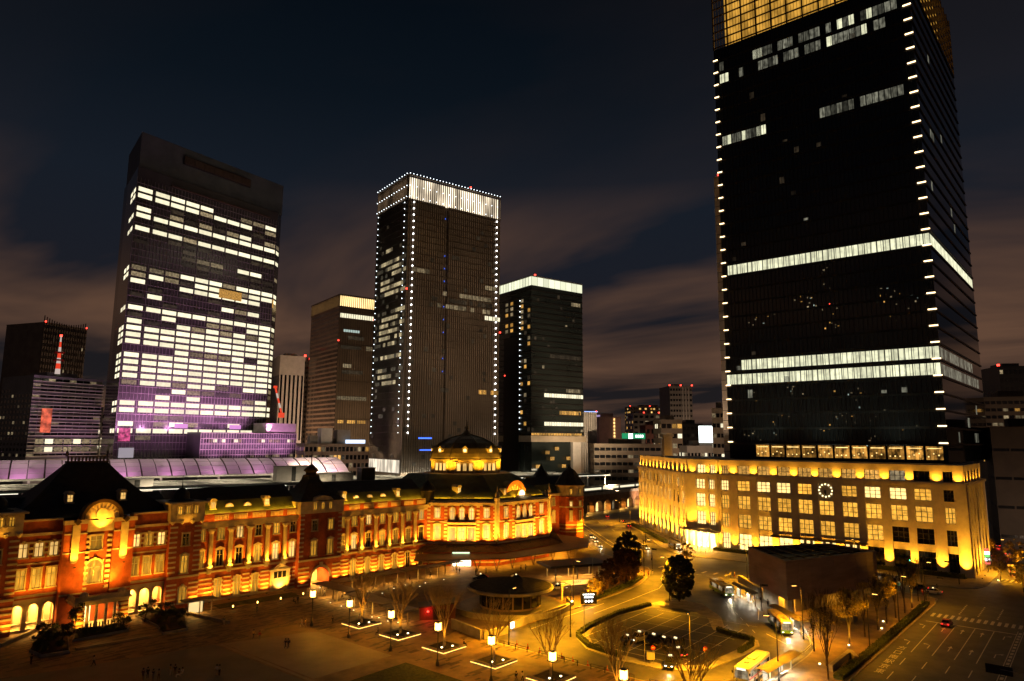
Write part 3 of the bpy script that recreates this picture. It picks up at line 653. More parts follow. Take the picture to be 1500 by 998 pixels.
def pav_face(origin, ang, ln, gable_):
    setF(origin[0], origin[1], ang)
    xm = ln/2; pw = (ln-9.4)/2
    for x in (pw/2, ln-pw/2):
        win(ST, x, 0, 15.1, WB3, win_hot); win(ST, x, 0, 8.6, WB2, win_hot)
    for x in (-3.1, 0, 3.1):
        win(ST, xm+x, -.1, 14.6, WM3, win_hot); win(ST, xm+x, -.1, 8.2, WMG, win_hot)
    for x0 in (0.05, pw-1.0, ln-pw, ln-1.05):
        for z in np.arange(8.0, 19, 1.15): box('quoin', ST, x0, x0+1.0, -.12, .02, z, z+.5, stone)
    box('string_course', ST, .1, ln-.1, -.3, .02, 7.0, 7.5, stone); box('string_course', ST, .1, ln-.1, -.15, .02, 13.7, 14.05, stone)
    box('balcony', ST, xm-4.6, xm+4.6, -.9, .05, 13.0, 13.7, stone); box('frieze', ST, .1, ln-.1, -.2, .02, 18.9, 19.38, stone)
    for z in (1.1, 2.2, 3.3, 4.4): box('stone_band', ST, .1, xm-4, -.1, .02, z, z+.4, stone); box('stone_band', ST, xm+4, ln-.1, -.1, .02, z, z+.4, stone)
    part('balustrade', ST, balu, xm-2, .3, 20.5, s=(1.1, 1, .9)); part('balustrade', ST, balu, xm+2, .3, 20.5, s=(1.1, 1, .9))
    light(ST, 'AREA', ln/2, 1.6, 21.2, 90, YEL, (ln/2, 4.5, 23.4), .2, 160, sx=ln-3.)
    for k in range(5):
        x = (k+.5)*ln/5; part('uplight', ST, uplm, x, -3.0, 6.4); light(ST, 'SPOT', x, -3.2, 6.9, 1500, OR, (x, -.2, 14), .12, 110)
    setF()
pav_face(PA, RD(-45), 22.4, False); pav_face(PB, 0, 26., True); pav_face(PC, RD(45), 22.4, False)
for p in (PB, PC): part('turret', ST, lion, p[0], p[1]-.1, 9.2)
# clock gable and barrel roof on the front face
gx = 103.5
bp = [(5.0*math.cos(PI*i/14), 5.6*math.sin(PI*i/14)) for i in range(15)]
part('barrel_roof', ST, MB().yprism(bp, 0, 15).mesh('barrel_roof', copper), gx, -11.5, 20.4)
gr = MB()
for i in range(14):
    (x1_, z1_), (x2_, z2_) = bp[i], bp[i+1]
    gr.yprism([(x1_*1.08, z1_*1.08), (x2_*1.08, z2_*1.08), (x2_*.84, z2_*.84), (x1_*.84, z1_*.84)], -.9, 0)
cg = part('clock_gable', ST, gr.mesh('clock_gable', mat('gable_terracotta', (.42, .16, .06), .7, .5, .2)), gx, -11.5, 20.4)
gr = MB()
for i in range(9):
    a_ = PI*(i+.5)/9; c_, s_ = math.cos(a_), math.sin(a_); gr.yprism([(2.4*c_-.2*s_, 2.6*s_+.2*c_), (2.4*c_+.2*s_, 2.6*s_-.2*c_), (4.1*c_+.2*s_, 4.5*s_-.2*c_), (4.1*c_-.2*s_, 4.5*s_+.2*c_)], -.3, 0)
sub('gable_rib', cg, gr.mesh('gable_rib', stone))
clk = part('station_clock', ST, MB().yprism([(1.75*math.cos(2*PI*i/24), 1.75*math.sin(2*PI*i/24)) for i in range(24)], -.3, 0).mesh('station_clock', stone), gx, -14.6, 22.0)
sub('clock_face', clk, MB().yprism([(1.35*math.cos(2*PI*i/24), 1.35*math.sin(2*PI*i/24)) for i in range(24)], -.36, -.3).mesh('clock_face', emat('clock_glow', (1., .80, .45), 3.)))
sub('clock_hand', clk, MB().box(-.05, .05, -.42, -.37, -.1, 1.1).box(-.7, .1, -.42, -.37, -.05, .05).mesh('clock_hand', iron))
part('tympanum', ST, MB().yprism([(.83*a, .83*b_) for a, b_ in bp], -.1, 0).mesh('tympanum', mat('gable_terracotta', (.42, .16, .06))), gx, -11.5, 20.4)
for s_ in (-3., 3.): light(ST, 'SPOT', gx+s_, -15.4, 21.0, 560, OR, (gx+s_*.6, -12, 24), .1, 110)
for p in (PB, PC): light(ST, 'SPOT', p[0]-1.2, p[1]-2.6, 8.6, 420, OR, (p[0], p[1], 16), .1, 80)
# drum and dome
DC = (103.4, 13.0)
drum = part('dome_drum', ST, MB().lathe([(16.6, 27.0), (16.2, 28.2), (13.3, 28.4), (13.3, 32.4), (13.9, 32.6), (13.9, 33.2)], 8, DC, PI/8).mesh('dome_drum', mat('drum_stone', (.40, .29, .16), .7, .4, .2)))
dome = part('dome', ST, MB().lathe([(13.5, 33.2), (13.6, 33.9), (13.2, 35.2), (12.2, 37.0), (10.2, 38.9), (7.2, 40.4), (3.6, 41.4), (1.4, 41.9)], 8, DC, PI/8).mesh('dome', copdome))
dr = MB(); prf = [(13.75, 33.9), (13.4, 35.2), (12.4, 37.0), (10.4, 38.95), (7.4, 40.5), (3.8, 41.5), (1.6, 42.0)]
for k in range(8):
    a_ = PI/8+k*PI/4
    for (r1, z1), (r2, z2) in zip(prf, prf[1:]): dr.tube((DC[0]+r1*math.cos(a_), DC[1]+r1*math.sin(a_), z1), (DC[0]+r2*math.cos(a_), DC[1]+r2*math.sin(a_), z2), .2, .2, 5)
sub('dome_rib', dome, dr.mesh('dome_rib', copdome))
sub('finial', dome, MB().lathe([(1.8, 41.8), (1.5, 42.6), (.6, 43.4), (.5, 44), (1.0, 44.4), (.3, 45), (.25, 47), (.5, 47.3), (.05, 47.8), (.04, 51.5)], 10, DC).mesh('dome_finial', copdome, smooth=True))
ap = 13.3*math.cos(PI/8)
for k in range(8):
    a_ = k*PI/4; cx_, cy_ = DC[0]+ap*math.cos(a_), DC[1]+ap*math.sin(a_)
    for s_ in (-2.1, 0, 2.1):
        x, y = cx_-s_*math.sin(a_), cy_+s_*math.cos(a_)
        sub('drum_pane', drum, MB().box(-.6, .6, -.1, 0, 0, 2.5).mesh('drum_pane', win_hot), x, y, 29.3, a_+PI/2)
    for s_ in (-3.4, 3.4): sub('pilaster', drum, MB().box(-.35, .35, -.25, 0, 0, 4).mesh('pilaster', stone), cx_-s_*math.sin(a_), cy_+s_*math.cos(a_), 28.4, a_+PI/2)
    r_ = 12.0; dm = sub('dome_dormer', dome, MB().box(-.8, .8, -1, 1.4, 0, 1.5).yprism([(-1.1, 1.5), (1.1, 1.5), (0, 2.4)], -1.1, 1.4).mesh('dome_dormer', stone), DC[0]+(r_-.2)*math.cos(a_), DC[1]+(r_-.2)*math.sin(a_), 35.5, a_+PI/2)
    sub('dormer_lamp', dome, MB().yprism([(.55*math.cos(2*PI*i/12), .85+.55*math.sin(2*PI*i/12)) for i in range(12)], -1.1, -1.02).mesh('dormer_lamp', win_in), DC[0]+(r_-.2)*math.cos(a_), DC[1]+(r_-.2)*math.sin(a_), 35.5, a_+PI/2)
    if k in (4, 5, 6, 7):
        for o_ in (-.35, .35):
            light(ST, 'SPOT', DC[0]+18*math.cos(a_+o_), DC[1]+18*math.sin(a_+o_), 29.0, 800, YEL, (DC[0]+11*math.cos(a_+o_), DC[1]+11*math.sin(a_+o_), 36), .15, 85)
dormer(84.6, -4.2, 22.4, 1.1); dormer(97., -13.2, 22.0, .8)
# small turret at the joint of wing and pavilion
part('roof_turret', ST, MB().lathe([(2.2, 19), (2.2, 23.4), (2.7, 23.6), (2.4, 24.4), (1.6, 25.6), (.5, 26.6), (.08, 27), (.05, 31)], 12, (75.6, 1.2)).mesh('roof_turret', slate))
# south end: low wing and octagonal end tower
box('wall', ST, 132.4, 158, 2, 17, -.3, 19.2, brick); box('cornice', ST, 132.4, 158, 1.2, 2, 18.4, 19.2, stone)
for x in (135.6, 140.2):
    win(ST, x, 2, 14.8, W3); win(ST, x, 2, 8.4, W2)
roof(132.4, 158, 2.5, 19.4, 9, 25.5, 17)
et = part('end_tower', ST, MB().lathe([(5.6, -.3), (5.6, 17.6), (5.9, 17.7), (5.9, 18.1), (5.5, 18.2)], 8, (149.2, 1), PI/8).mesh('end_tower', brick))
sub('tower_top', et, MB().lathe([(5.7, 18.2), (5.7, 21.8), (6.3, 22.0), (6.3, 22.5)], 8, (149.2, 1), PI/8).mesh('tower_top', stone))
sub('tower_roof', et, MB().lathe([(6.6, 22.5), (5.6, 23.4), (4.2, 25.6), (2.6, 27.8), (1.3, 28.8), (.9, 29), (.1, 30.4), (.05, 33)], 8, (149.2, 1), PI/8).mesh('tower_roof', slate))
for z in (7., 5.6, 4.4, 13.8): sub('tower_band', et, MB().lathe([(5.72, z), (5.72, z+.45)], 8, (149.2, 1), PI/8).mesh('tower_band', stone))
for a_ in (-PI/2, -3*PI/4, -PI/4):
    apo = 5.6*math.cos(PI/8)
    for z, pr in ((14.4, WS), (9., wproto('wtw', .9, 3.4, 'flat')), (19.2, WS)):
        o = win(ST, 149.2+(apo+.1)*math.cos(a_), 1+(apo+.1)*math.sin(a_), z, pr, win_st if z > 18 else pick(), a_+PI/2)
for p in ((138, -3), (144, -6), (153, -8)): light(ST, 'SPOT', p[0], p[1], 5.6, 420, OR, (p[0]+.5, 1, 13), .15, 110)
# second dark turret roofs behind
part('rear_turret', ST, MB().lathe([(4.5, 17), (4.5, 22), (5, 22.4), (3, 25.5), (1.2, 28), (.1, 30)], 8, (156, 22)).mesh('rear_turret', slate))

LK[0] = 4.0
# ---- canopy round the pavilion: tiled skirt roof and flat glass canopy on white V posts
def ring_off(k): return [(PA[0]-k*1.3, PA[1]-.3*k), (PB[0]-.41*k, PB[1]-k), (PC[0]+.41*k, PC[1]-k), (PD[0]+.9*k, PD[1]-.5*k)]
sk = MB()
i0, i1 = ring_off(.05), ring_off(4.6)
for k in range(3):
    a_, b_, c_, d_ = i0[k], i0[k+1], i1[k+1], i1[k]
    nseg = 26
    for j in range(nseg):   # tile ribs
        t0, t1 = j/nseg, (j+1)/nseg
        lp = lambda p, q, t: (p[0]+(q[0]-p[0])*t, p[1]+(q[1]-p[1])*t)
        p1, p2, p3, p4 = lp(a_, b_, t0), lp(a_, b_, t1), lp(d_, c_, t1), lp(d_, c_, t0)
        sk.add([(*p1, 6.8), (*p2, 6.8), (*p3, 5.0), (*p4, 5.0)], [(0, 3, 2, 1)])
        sk.tube((*p1, 6.85), (*p4, 5.06), .07, .07, 4)
part('skirt_roof', ST, sk.mesh('skirt_roof', darkwood))
o1 = [(62.5, -9.0), (85.5, -26.3), (121.5, -29.2), (137.5, -17.5)]; o0 = ring_off(4.0)
cn_ = empty('entrance_canopy', 'flat bronze canopy on white V posts wrapped round the domed pavilion', 'canopy', 80, 171.1, 0, A0)
fl = MB()
for k in range(3): fl.add([(*o0[k], 4.7), (*o0[k+1], 4.7), (*o1[k+1], 4.3), (*o1[k], 4.3), (*o0[k], 4.4), (*o0[k+1], 4.4), (*o1[k+1], 4.0), (*o1[k], 4.0)], [(0, 3, 2, 1), (4, 5, 6, 7), (3, 7, 6, 2), (0, 1, 5, 4), (0, 4, 7, 3), (1, 2, 6, 5)])
part('canopy_roof', cn_, fl.mesh('canopy_roof', mat('bronze_canopy', (.26, .18, .10), .5, .3, .15)))
vp = MB().tube((-1.2, 0, 4.1), (0, 0, .1), .16, .13, 6).tube((1.2, 0, 4.1), (0, 0, .1), .16, .13, 6).mesh('v_post', frame_w)
for k in range(3):
    for t in (.12, .4, .68, .92):
        x = o1[k][0]+(o1[k+1][0]-o1[k][0])*t; y = o1[k][1]+(o1[k+1][1]-o1[k][1])*t; f = .16
        part('v_post', cn_, vp, x+(103-x)*f*.6, y+(0-y)*f, 0, math.atan2(o1[k+1][1]-o1[k][1], o1[k+1][0]-o1[k][0]))
        light(cn_, 'AREA', x+(103-x)*.3, y+(0-y)*.3, 3.95, 100, OR, (x+(103-x)*.3, y-y*.3, 0), 2.5, 160)
setF(PA[0], PA[1], RD(-45))
part('door_glow', ST, MB().box(8.3, 14.3, -.12, 0, .15, 3.4).mesh('entrance_door', emat('bright_hall', (1., .82, .50), 5.)))
for x in (8.1, 10.2, 12.3, 14.3): box('door_frame', ST, x, x+.15, -.25, -.13, .15, 3.5, steel)
part('station_sign', ST, MB().box(8.6, 14, -4.9, -4.75, 4.75, 5.15).mesh('station_sign', emat('pale_green_sign', (.75, 1., .6), 1.6)))
setF()

# ================================================================== WHITE POST-OFFICE BUILDING (foreground right)
LK[0] = 21.
KT = empty('white_office_podium', 'cream five-storey office block with uplit piers and a clock of dots', 'building', 250.3, 111., 0, -PI/2)
KF = {}
def kframe(w_, h, nx, nz):
    k = (round(w_, 2), round(h, 2), nx, nz)
    if k not in KF:
        m = MB()
        for i in range(nx+1): x = -w_/2+w_*i/nx; m.box(x-.09, x+.09, .18, .34, 0, h)
        for j in range(nz+1): z = h*j/nz; m.box(-w_/2, w_/2, .2, .32, z-.07, z+.07)
        KF[k] = (m.mesh('window_frame', darkfr), {}, w_, h)
    return KF[k]
def kwin(x, z0, z1, w_, pm, nx=3, nz=3):
    f = kframe(w_, z1-z0, nx, nz); o = part('window', KT, f[0], x, 0, z0)
    if pm.name not in f[1]: f[1][pm.name] = MB().add([(-w_/2, .38, 0), (w_/2, .38, 0), (w_/2, .38, z1-z0), (-w_/2, .38, z1-z0)], [(0, 1, 2, 3)]).mesh('pane', pm)
    sub('pane', o, f[1][pm.name])
ROWS = [(1.1, 6.6), (8.8, 13.5), (15.5, 20.2), (22.1, 25.6)]
random.seed(5)
part('core', KT, MB().prism([(-63, 53.6), (-14.0, 4.2), (.2, .95), (78.6, .95), (78.9, 45), (20, 60)], -.3, 27.6).mesh('core', plaster))
part('attic_core', KT, MB().prism([(-62, 54.6), (-13.4, 5.2), (.6, 1.6), (77.6, 1.6), (77.9, 45), (20, 60)], 27.6, 33.0).mesh('attic_core', plaster))
def kface(ln, wins, nx, lit, ground=True, skip=(), attic=None, pw_=700):
    ed = [0.]+[e for x, w_ in wins for e in (x-w_/2, x+w_/2)]+[ln]
    for a_, b_ in zip(ed[::2], ed[1::2]):
        box('pier', KT, a_, b_, -.35, .9, -.1, 27.0, plaster)
        xm = (a_+b_)/2
        if ground: light(KT, 'SPOT', xm, -2.3, .5, pw_*1.6, OR, (xm, -.2, 24), .15, 34)
        if ground: part('uplight', KT, uplm, xm, -1.9, .14); light(KT, 'SPOT', xm, -2.0, .45, pw_*2.1, OR, (xm, -.1, 15), .15, 66)
    zs = [-.1]+[z for r in ROWS for z in r]+[27.0]
    for i, (x, w_) in enumerate(wins):
        for a_, b_ in zip(zs[::2], zs[1::2]): box('spandrel', KT, x-w_/2, x+w_/2, -.12, .9, a_, b_, plaster)
        for j, (a_, b_) in enumerate(ROWS):
            if (i, j) in skip: 
                if (i, j) == (5, 3): box('clock_wall', KT, x-w_/2, x+w_/2, -.12, .9, a_, b_, plaster)
                continue
            kwin(x, a_, b_, w_, lit(i, j), nx, 3)
    box('cornice', KT, -.3, ln+.3, -.9, 1.4, 27.0, 27.75, plaster)
    aw = attic or wins; ed = [0.6]+[e for x, w_ in aw for e in (x-w_/2*.95, x+w_/2*.95)]+[ln-.6]
    for a_, b_ in zip(ed[::2], ed[1::2]):
        box('attic_pier', KT, a_, b_, .5, 1.6, 27.75, 31.3, plaster); light(KT, 'SPOT', (a_+b_)/2, -.75, 27.95, 95 if pw_ > 300 else 40, OR, ((a_+b_)/2, .6, 31), .1, 120)
    for i, (x, w_) in enumerate(aw):
        f = kframe(w_*.95, 3.1, nx, 2); o = part('window', KT, f[0], x, .9, 28.0); pm = lit(i, 4)
        if pm.name not in f[1]: f[1][pm.name] = MB().add([(-w_*.475, .38, 0), (w_*.475, .38, 0), (w_*.475, .38, 3.1), (-w_*.475, .38, 3.1)], [(0, 1, 2, 3)]).mesh('pane', pm)
        sub('pane', o, f[1][pm.name]); box('attic_spandrel', KT, x-w_*.475, x+w_*.475, .8, 1.6, 31.1, 31.3, plaster); box('attic_spandrel', KT, x-w_*.475, x+w_*.475, .8, 1.6, 27.7, 28.0, plaster)
    box('attic_band', KT, .3, ln-.3, .45, 1.7, 31.3, 33.1, plaster)
wA = [(2.8, 2.9)]+[(x, 4.7) for x in (9.9, 17.3, 24.4, 31.6, 38.5, 45.9, 53., 60.4, 67.3)]+[(74.3, 2.7)]
wA.sort()
def litA(i, j):
    x = wA[i][0]
    if j == 4: return win_am if i < 8 else (win_dim if i == 8 else glass_nt)
    if j == 3: return glass_nt if i >= 10 else (win_kit_hot if i in (0, 2, 3, 7, 8) else win_kit)
    if j == 2: return win_kit
    if j == 1: return glass_nt if i >= 8 else win_kit
    return win_kit_hot if i < 4 else glass_nt
setF(0, 0, 0); kface(79., wA, 3, litA, skip=((5, 3),))
# the clock: a ring of dots and two hands on the blind panel
for k in range(12):
    a_ = k*PI/6; part('clock_dot', KT, MB().yprism([(.24*math.cos(2*PI*i/10), .24*math.sin(2*PI*i/10)) for i in range(10)], -.12, 0).mesh('clock_dot', emat('clock_dot_glow', (1., .80, .42), 3.)), 38.5+2.1*math.sin(a_), -.16, 23.7+2.1*math.cos(a_))
part('clock_hand', KT, MB().box(-.12, .12, -.1, 0, -1.5, .2).box(-.5, -.3, -.1, 0, -.9, .1).box(-.4, .1, -.1, 0, -.1, .1).mesh('clock_hand', iron), 38.5, -.22, 23.6)
# street canopy along the middle bays
box('street_canopy', KT, 20.0, 50.4, -3.4, -.35, 7.0, 7.5, mat('canopy_brown', (.14, .10, .07), .6, .4, .2))
for k in range(14): box('canopy_downlight', KT, 20.9+k*2.1, 22.0+k*2.1, -.34, -.3, 5.6, 6.6, win_kit_hot)
setF(-14.5, 3.2, math.atan2(-3.2, 14.5)); kface(14.85, [(7.0, 4.2), (12.2, 2.6)], 3, lambda i, j: win_kit_hot, ground=False, skip=((0, 0), (1, 0)))
part('entrance', KT, MB().box(.6, 14.2, -.2, -.14, .2, 5.6).mesh('entrance', emat('shop_entrance_glow', (1., .84, .52), 3.2, namt=.5, nscale=.7)))
for k in range(5): part('entrance_column', KT, MB().lathe([(.5, 0), (.45, 6.4)], 12, (.8+k*3.3, -1.2)).mesh('entrance_column', plaster)); light(KT, 'SPOT', .8+k*3.3, -2.6, .4, 500, WARM, (.8+k*3.3, -1., 5), .2, 100)
box('entrance_canopy', KT, -1, 15.6, -4.2, -.35, 6.5, 7.0, concrete); light(KT, 'AREA', 7, -3, 6.3, 500, WARM, (7, -3, 0), 3, 160, sx=12.)
for x in (2.2, 7, 11.8): light(KT, 'SPOT', x, -4.4, 7.3, 520, OR, (x, -.3, 16), .15, 90)
setF(-64, 52.7, RD(-45)); wC = [(3.4+5.75*k, 2.5) for k in range(12)]
kface(70., wC, 2, lambda i, j: random.choice((win_kit_hot, win_kit_hot, win_kit, glass_nt)) if j < 4 else random.choice((glass_nt, win_dim)), pw_=900)
# short side to the right
setF(79., 0, PI/2); kface(40., [(4+7*k, 3.2) for k in range(5)], 2, lambda i, j: glass_nt, pw_=250)
setF()
box('roof_slab', KT, -10, 76, 4, 42, 33.0, 33.2, concrete)
# hedge at the foot of the wall
# ================================================================== GLASS TOWER ABOVE IT
LK[0] = 1.
JP = empty('dark_glass_tower', 'tallest black glass tower with amber crown and rows of bar lights at its edges', 'tower', 265, 112, 0, -PI/2)
TW, TD = 74., 92.
part('glass_body', JP, MB().prism([(0, 0), (TW, 0), (TW+1.6, TD), (0, TD)], 33.2, 207.5).mesh('glass_body', glass_dk))
FL = 5.6; Z0 = 40.2
for k in range(31):
    z = Z0+k*FL-1.1
    if z > 206: break
    box('spandrel', JP, -.1, TW+.1, -.16, 0, z, z+.75, metal_dk)
setF(TW, 0, PI/2-RD(1)); 
for k in range(31):
    z = Z0+k*FL-1.1; box('spandrel', JP, 0, TD, -.35, 0, z, z+.6, metal_br)
setF()
m = MB()
for k in range(50): x = k*TW/49; m.box(x-.05, x+.05, -.3, 0, 40, 207.5)
part('mullion', JP, m.mesh('mullions', metal_dk), kind='stuff')
PWJ = TW/36
def jrow(k, a_, b_, pm, z=None, h=3.9):
    for i in range(a_, b_):
        x = i*PWJ; box('lit_window', JP, x+.14, x+PWJ-.14, -.06, -.02, Z0+k*FL, Z0+k*FL+h, pm)
jrow(12, 1, 36, win_jp); jrow(5, 3, 36, win_jp); jrow(4, 0, 36, win_jp)
random.seed(3)
for k, a_, b_ in ((28, 1, 2), (28, 8, 34), (27, 1, 32), (22, 1, 9), (22, 20, 34)):
    for i in range(a_, b_):
        if random.random() < .85: jrow(k, i, i+1, win_jpd if random.random() < .9 else win_jp)
jrow(28, 8, 10, win_jp); jrow(27, 1, 3, win_jp); jrow(22, 1, 3, win_jp); jrow(22, 8, 10, win_jp)
for k in range(2, 30):
    for i in range(36):
        if random.random() < .02: jrow(k, i, i+1, random.choice((win_faint, win_faint, win_jpd)), h=random.uniform(.8, 3.2))
setF(TW, 0, PI/2-RD(1))
for k, a_, b_ in ((12, 0, 40), (5, 0, 30), (4, 0, 36)):
    for i in range(a_, b_): box('lit_window', JP, i*2.25+.1, i*2.25+2.1, -.06, -.02, Z0+k*FL, Z0+k*FL+3.6, win_jpd if k < 12 else win_jp)
for k, i in ((26, 12), (20, 8), (20, 9), (20, 10), (21, 18), (16, 5), (16, 22), (15, 24), (2, 30), (1, 20), (1, 21), (0, 26), (0, 27), (0, 28), (0, 29), (0, 10)):
    box('lit_window', JP, i*2.25+.1, i*2.25+2.1, -.06, -.02, Z0+k*FL, Z0+k*FL+3.6, win_jpd)
setF()
for k in range(30):
    z = Z0+k*FL-.5
    box('bar_lamp', JP, TW-2.3, TW+.3, -.62, -.36, z, z+.42, bar_o); box('bar_lamp', JP, -.3, 1.6, -.62, -.36, z, z+.42, bar_o)
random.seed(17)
for q in range(26):  # glowing flecks painted on the glass in place of mirrored city lights
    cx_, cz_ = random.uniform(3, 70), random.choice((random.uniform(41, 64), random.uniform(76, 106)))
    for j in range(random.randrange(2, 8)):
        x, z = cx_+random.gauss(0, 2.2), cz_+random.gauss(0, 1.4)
        if .5 < x < TW-1: box('reflection_fleck', JP, x, x+random.uniform(.2, .7), -.05, -.02, z, z+random.uniform(.15, .6), random.choice((win_dim, win_dim, win_am, win_faint, win_cool, bulb_r if random.random() < .25 else win_dim)))
for x in (15, 37, 60): light(JP, 'SPOT', x, -12, 33.6, 9000, (.85, 1., .80), (x, 0, 75), .5, 110)  # added fill without fixtures, lifts the mullion grid out of black
# crown: amber-lit inner wall behind a steel frame
part('crown_wall', JP, MB().prism([(4, 3), (TW-3, 3), (TW-2, TD-4), (4, TD-4)], 207.5, 236).mesh('crown_wall', crown_o))
for k in range(8): z = 208+k*3.6; box('crown_rail', JP, 0, TW, -.3, .3, z, z+.4, metal_br)
for k in range(13): x = k*TW/12; box('crown_post', JP, x-.25, x+.25, -.4, .4, 207.5, 236, metal_br)
m = MB()
for k in range(60): x = k*TW/59; m.box(x-.05, x+.05, -.1, .1, 207.5, 236)
part('crown_bar', JP, m.mesh('crown_bar', metal_br), kind='stuff')
setF(TW, 0, PI/2-RD(1)); 
for k in range(8): z = 208+k*3.6; box('crown_rail', JP, 0, TD, -.3, .3, z, z+.4, metal_br)
for k in range(15): x = k*TD/14; box('crown_post', JP, x-.25, x+.25, -.3, .3, 207.5, 236, metal_br)
setF()
# restaurant floor at the foot of the tower, pale service shaft at its side
for k in range(12):
    x = 5+k*5.7
    if k in (0,): continue
    box('ceiling_lamp', JP, x+.4, x+4.5, -.24, -.2, 38.0, 38.25, win_kit_hot)
    for q in range(3): box('table_lamp', JP, x+.5+1.5*q, x+.9+1.5*q, -.24, -.2, 35.2+(q*k) % 3*.5, 35.6+(q*k) % 3*.5, win_kit_hot)
    box('restaurant_window', JP, x, x+4.9, -.1, -.03, 34.4, 38.8, win_rest)
    for j in range(1, 4): box('glazing_bar', JP, x+j*1.22-.05, x+j*1.22+.05, -.2, -.11, 34.4, 38.8, iron)
box('terrace_roof', JP, 2, TW, -2.2, -.2, 39.0, 39.3, iron)
light(JP, 'SPOT', -6, -6, 34, 22000, (1., .66, .40), (-2, 4, 95), .5, 80)
box('service_shaft', JP, -3.6, -.3, 3, 14, 33, 152, wallwh); box('red_beacon', JP, -2, -1.2, 3, 3.8, 152, 152.8, bulb_r)
for k in range(28): box('shaft_joint', JP, -3.63, -.28, 2.97, 3.0, 36+k*4.1, 36.2+k*4.1, metal_dk)

# ================================================================== OTHER TOWERS
def panes(par, lst, name='lit_window', y0=-.06, y1=-.01):
    """lst of (x0,x1,z0,z1,material); the 300 largest as parts, any rest joined"""
    lst = sorted(lst, key=lambda q: -(q[1]-q[0])*(q[3]-q[2]))
    for x0, x1, z0, z1, m_ in lst[:300]: box(name, par, x0, x1, y0, y1, z0, z1, m_)
    by = {}
    for q in lst[300:]: by.setdefault(q[4].name, []).append(q)
    for k, qs in by.items():
        b = MB()
        for x0, x1, z0, z1, m_ in qs: b.box(x0, x1, y0, y1, z0, z1)
        part(name, par, b.mesh(name, MATS[k]), kind='stuff')
def grid_bars(par, ln, z0, z1, dx, dz, m_, d=.25, tw=.12, name='mullion'):
    b = MB()
    for k in range(int(ln/dx)+1): b.box(k*dx-tw/2, k*dx+tw/2, -d, 0, z0, z1)
    for k in range(int((z1-z0)/dz)+1): b.box(0, ln, -d*.8, 0, z0+k*dz-tw, z0+k*dz+tw)
    return part(name, par, b.mesh(name, m_), kind='stuff')

# ---- purple-footed white-lit tower (left)
a_ = azim(167); r = 480
MT = empty('wide_office_tower', 'broad tower with many rows of bright white windows, its foot bathed in purple', 'tower', r*math.cos(a_), r*math.sin(a_), 0, RD(7))
MTW = 107.
foot = [(0, 0), (MTW, 0), (MTW+7, 5), (MTW+7, 48), (16, 48), (12.9, 37.6)]
mtm = mat('tower_grey_glass', (.050, .046, .046), .2, .05, .2, spec=.5)
part('tower_body', MT, MB().prism(foot, 0, 212).mesh('tower_body', mtm)); part('tower_screen', MT, MB().prism([(1, 1), (MTW+6, 3), (MTW+6, 46), (16, 46)], 212, 236).mesh('tower_screen', mat('roof_screen', (.075, .082, .10), .5, .1, .2)))
box('roof_louvre', MT, 30, 82, -.2, 1, 224, 230, metal_dk)
for k in range(7): box('louvre_frame', MT, 30+k*7.4, 37+k*7.4, -.5, -.2, 224.6, 229.4, metal_br)
box('roof_fascia', MT, 22, 100, -1.2, .5, 205.5, 206.4, metal_br)
grid_bars(MT, MTW, 20, 205, 2.3, 4.32, mat('pale_mullion', (.20, .18, .18), .5, .3, .1), .3, .16)
fh = 4.32; ztop = 196.2
# rows counted from the top lit row: 1 fully lit, 2 half, 0 dark, . mixed
rows = '1200100201001100022020111112012111111122200110202'
rows = list('11' '0' 'm' '1' '0' '1' '0' '0' 'm' '0' '0' 'H' 'H' 'h' '0' 'm' '0' '1' 'm' 'h' '1' '1' '1' 'm' '1' '1' '1' '1' 'h' 'm' 'd' '1' '1' 'd' 'm' '1' 'd')
lst = []; random.seed(21)
colw = (MTW-14)/8.6
for i, c in enumerate(rows):
    z = ztop-i*fh*.985
    for j in range(10):
        x0 = 1.2 if j == 0 else 12.5+(j-1)*10.5; x1 = x0+(9.0 if j == 0 else 9.3)
        if x1 > MTW-.5: x1 = MTW-.8
        p = {'1': .97, 'm': .18, 'H': .62, 'h': .45, '0': .0, 'd': .1}[c]
        if i in (0, 1) and 3 < j: p = .35 if i == 0 else .5
        u = random.random()
        if u < p: lst.append((x0, x1, z, z+2.75, win_off))
        elif u < p+.30 and c != '0': lst.append((x0, x1, z, z+2.75, win_dim))
        elif u < p+.38: lst.append((x0, x1, z, z+2.5, win_faint))
panes(MT, lst, y0=-.35, y1=-.31)
box('amber_floor', MT, 62, 80, -.4, -.36, 137.5, 143.8, win_am); box('amber_floor', MT, MTW-.3, MTW+.2, -.45, 4.5, 137.5, 143.8, win_am)
setF(MTW, 0, math.atan2(5, 7)); panes(MT, [(.5, 6.8, ztop-i*fh*.985, ztop-i*fh*.985+2.7, win_off) for i, c in enumerate(rows) if c in '1H' and i > 2]+[(.5, 6.8, ztop-i*fh*.985, ztop-i*fh*.985+2.7, win_dim) for i, c in enumerate(rows) if c in 'hm']); 
setF(12.9, 37.6, math.atan2(-37.6, -12.9)); panes(MT, [(x, x+7, ztop-i*fh*.985, ztop-i*fh*.985+2.6, win_off) for i, c in enumerate(rows) for x in (20, 30) if c in '1H'])
setF()
box('clinic_sign', MT, 37, 46, -.7, -.4, 46.5, 49.3, emat('pink_sign', (.9, .35, .85), .8)); box('clinic_sign', MT, 77, 86, -.7, -.4, 46.5, 49.3, emat('pink_sign', (.9, .35, .85), .8))
box('poster', MT, 2, 9, -.7, -.4, 38, 46, emat('pink_poster', (1., .12, .35), .8, namt=.8, nscale=.5)); box('white_screen', MT, 3, 12, -.7, -.4, 28, 34, emat('white_panel', (.9, .8, .9), .35))
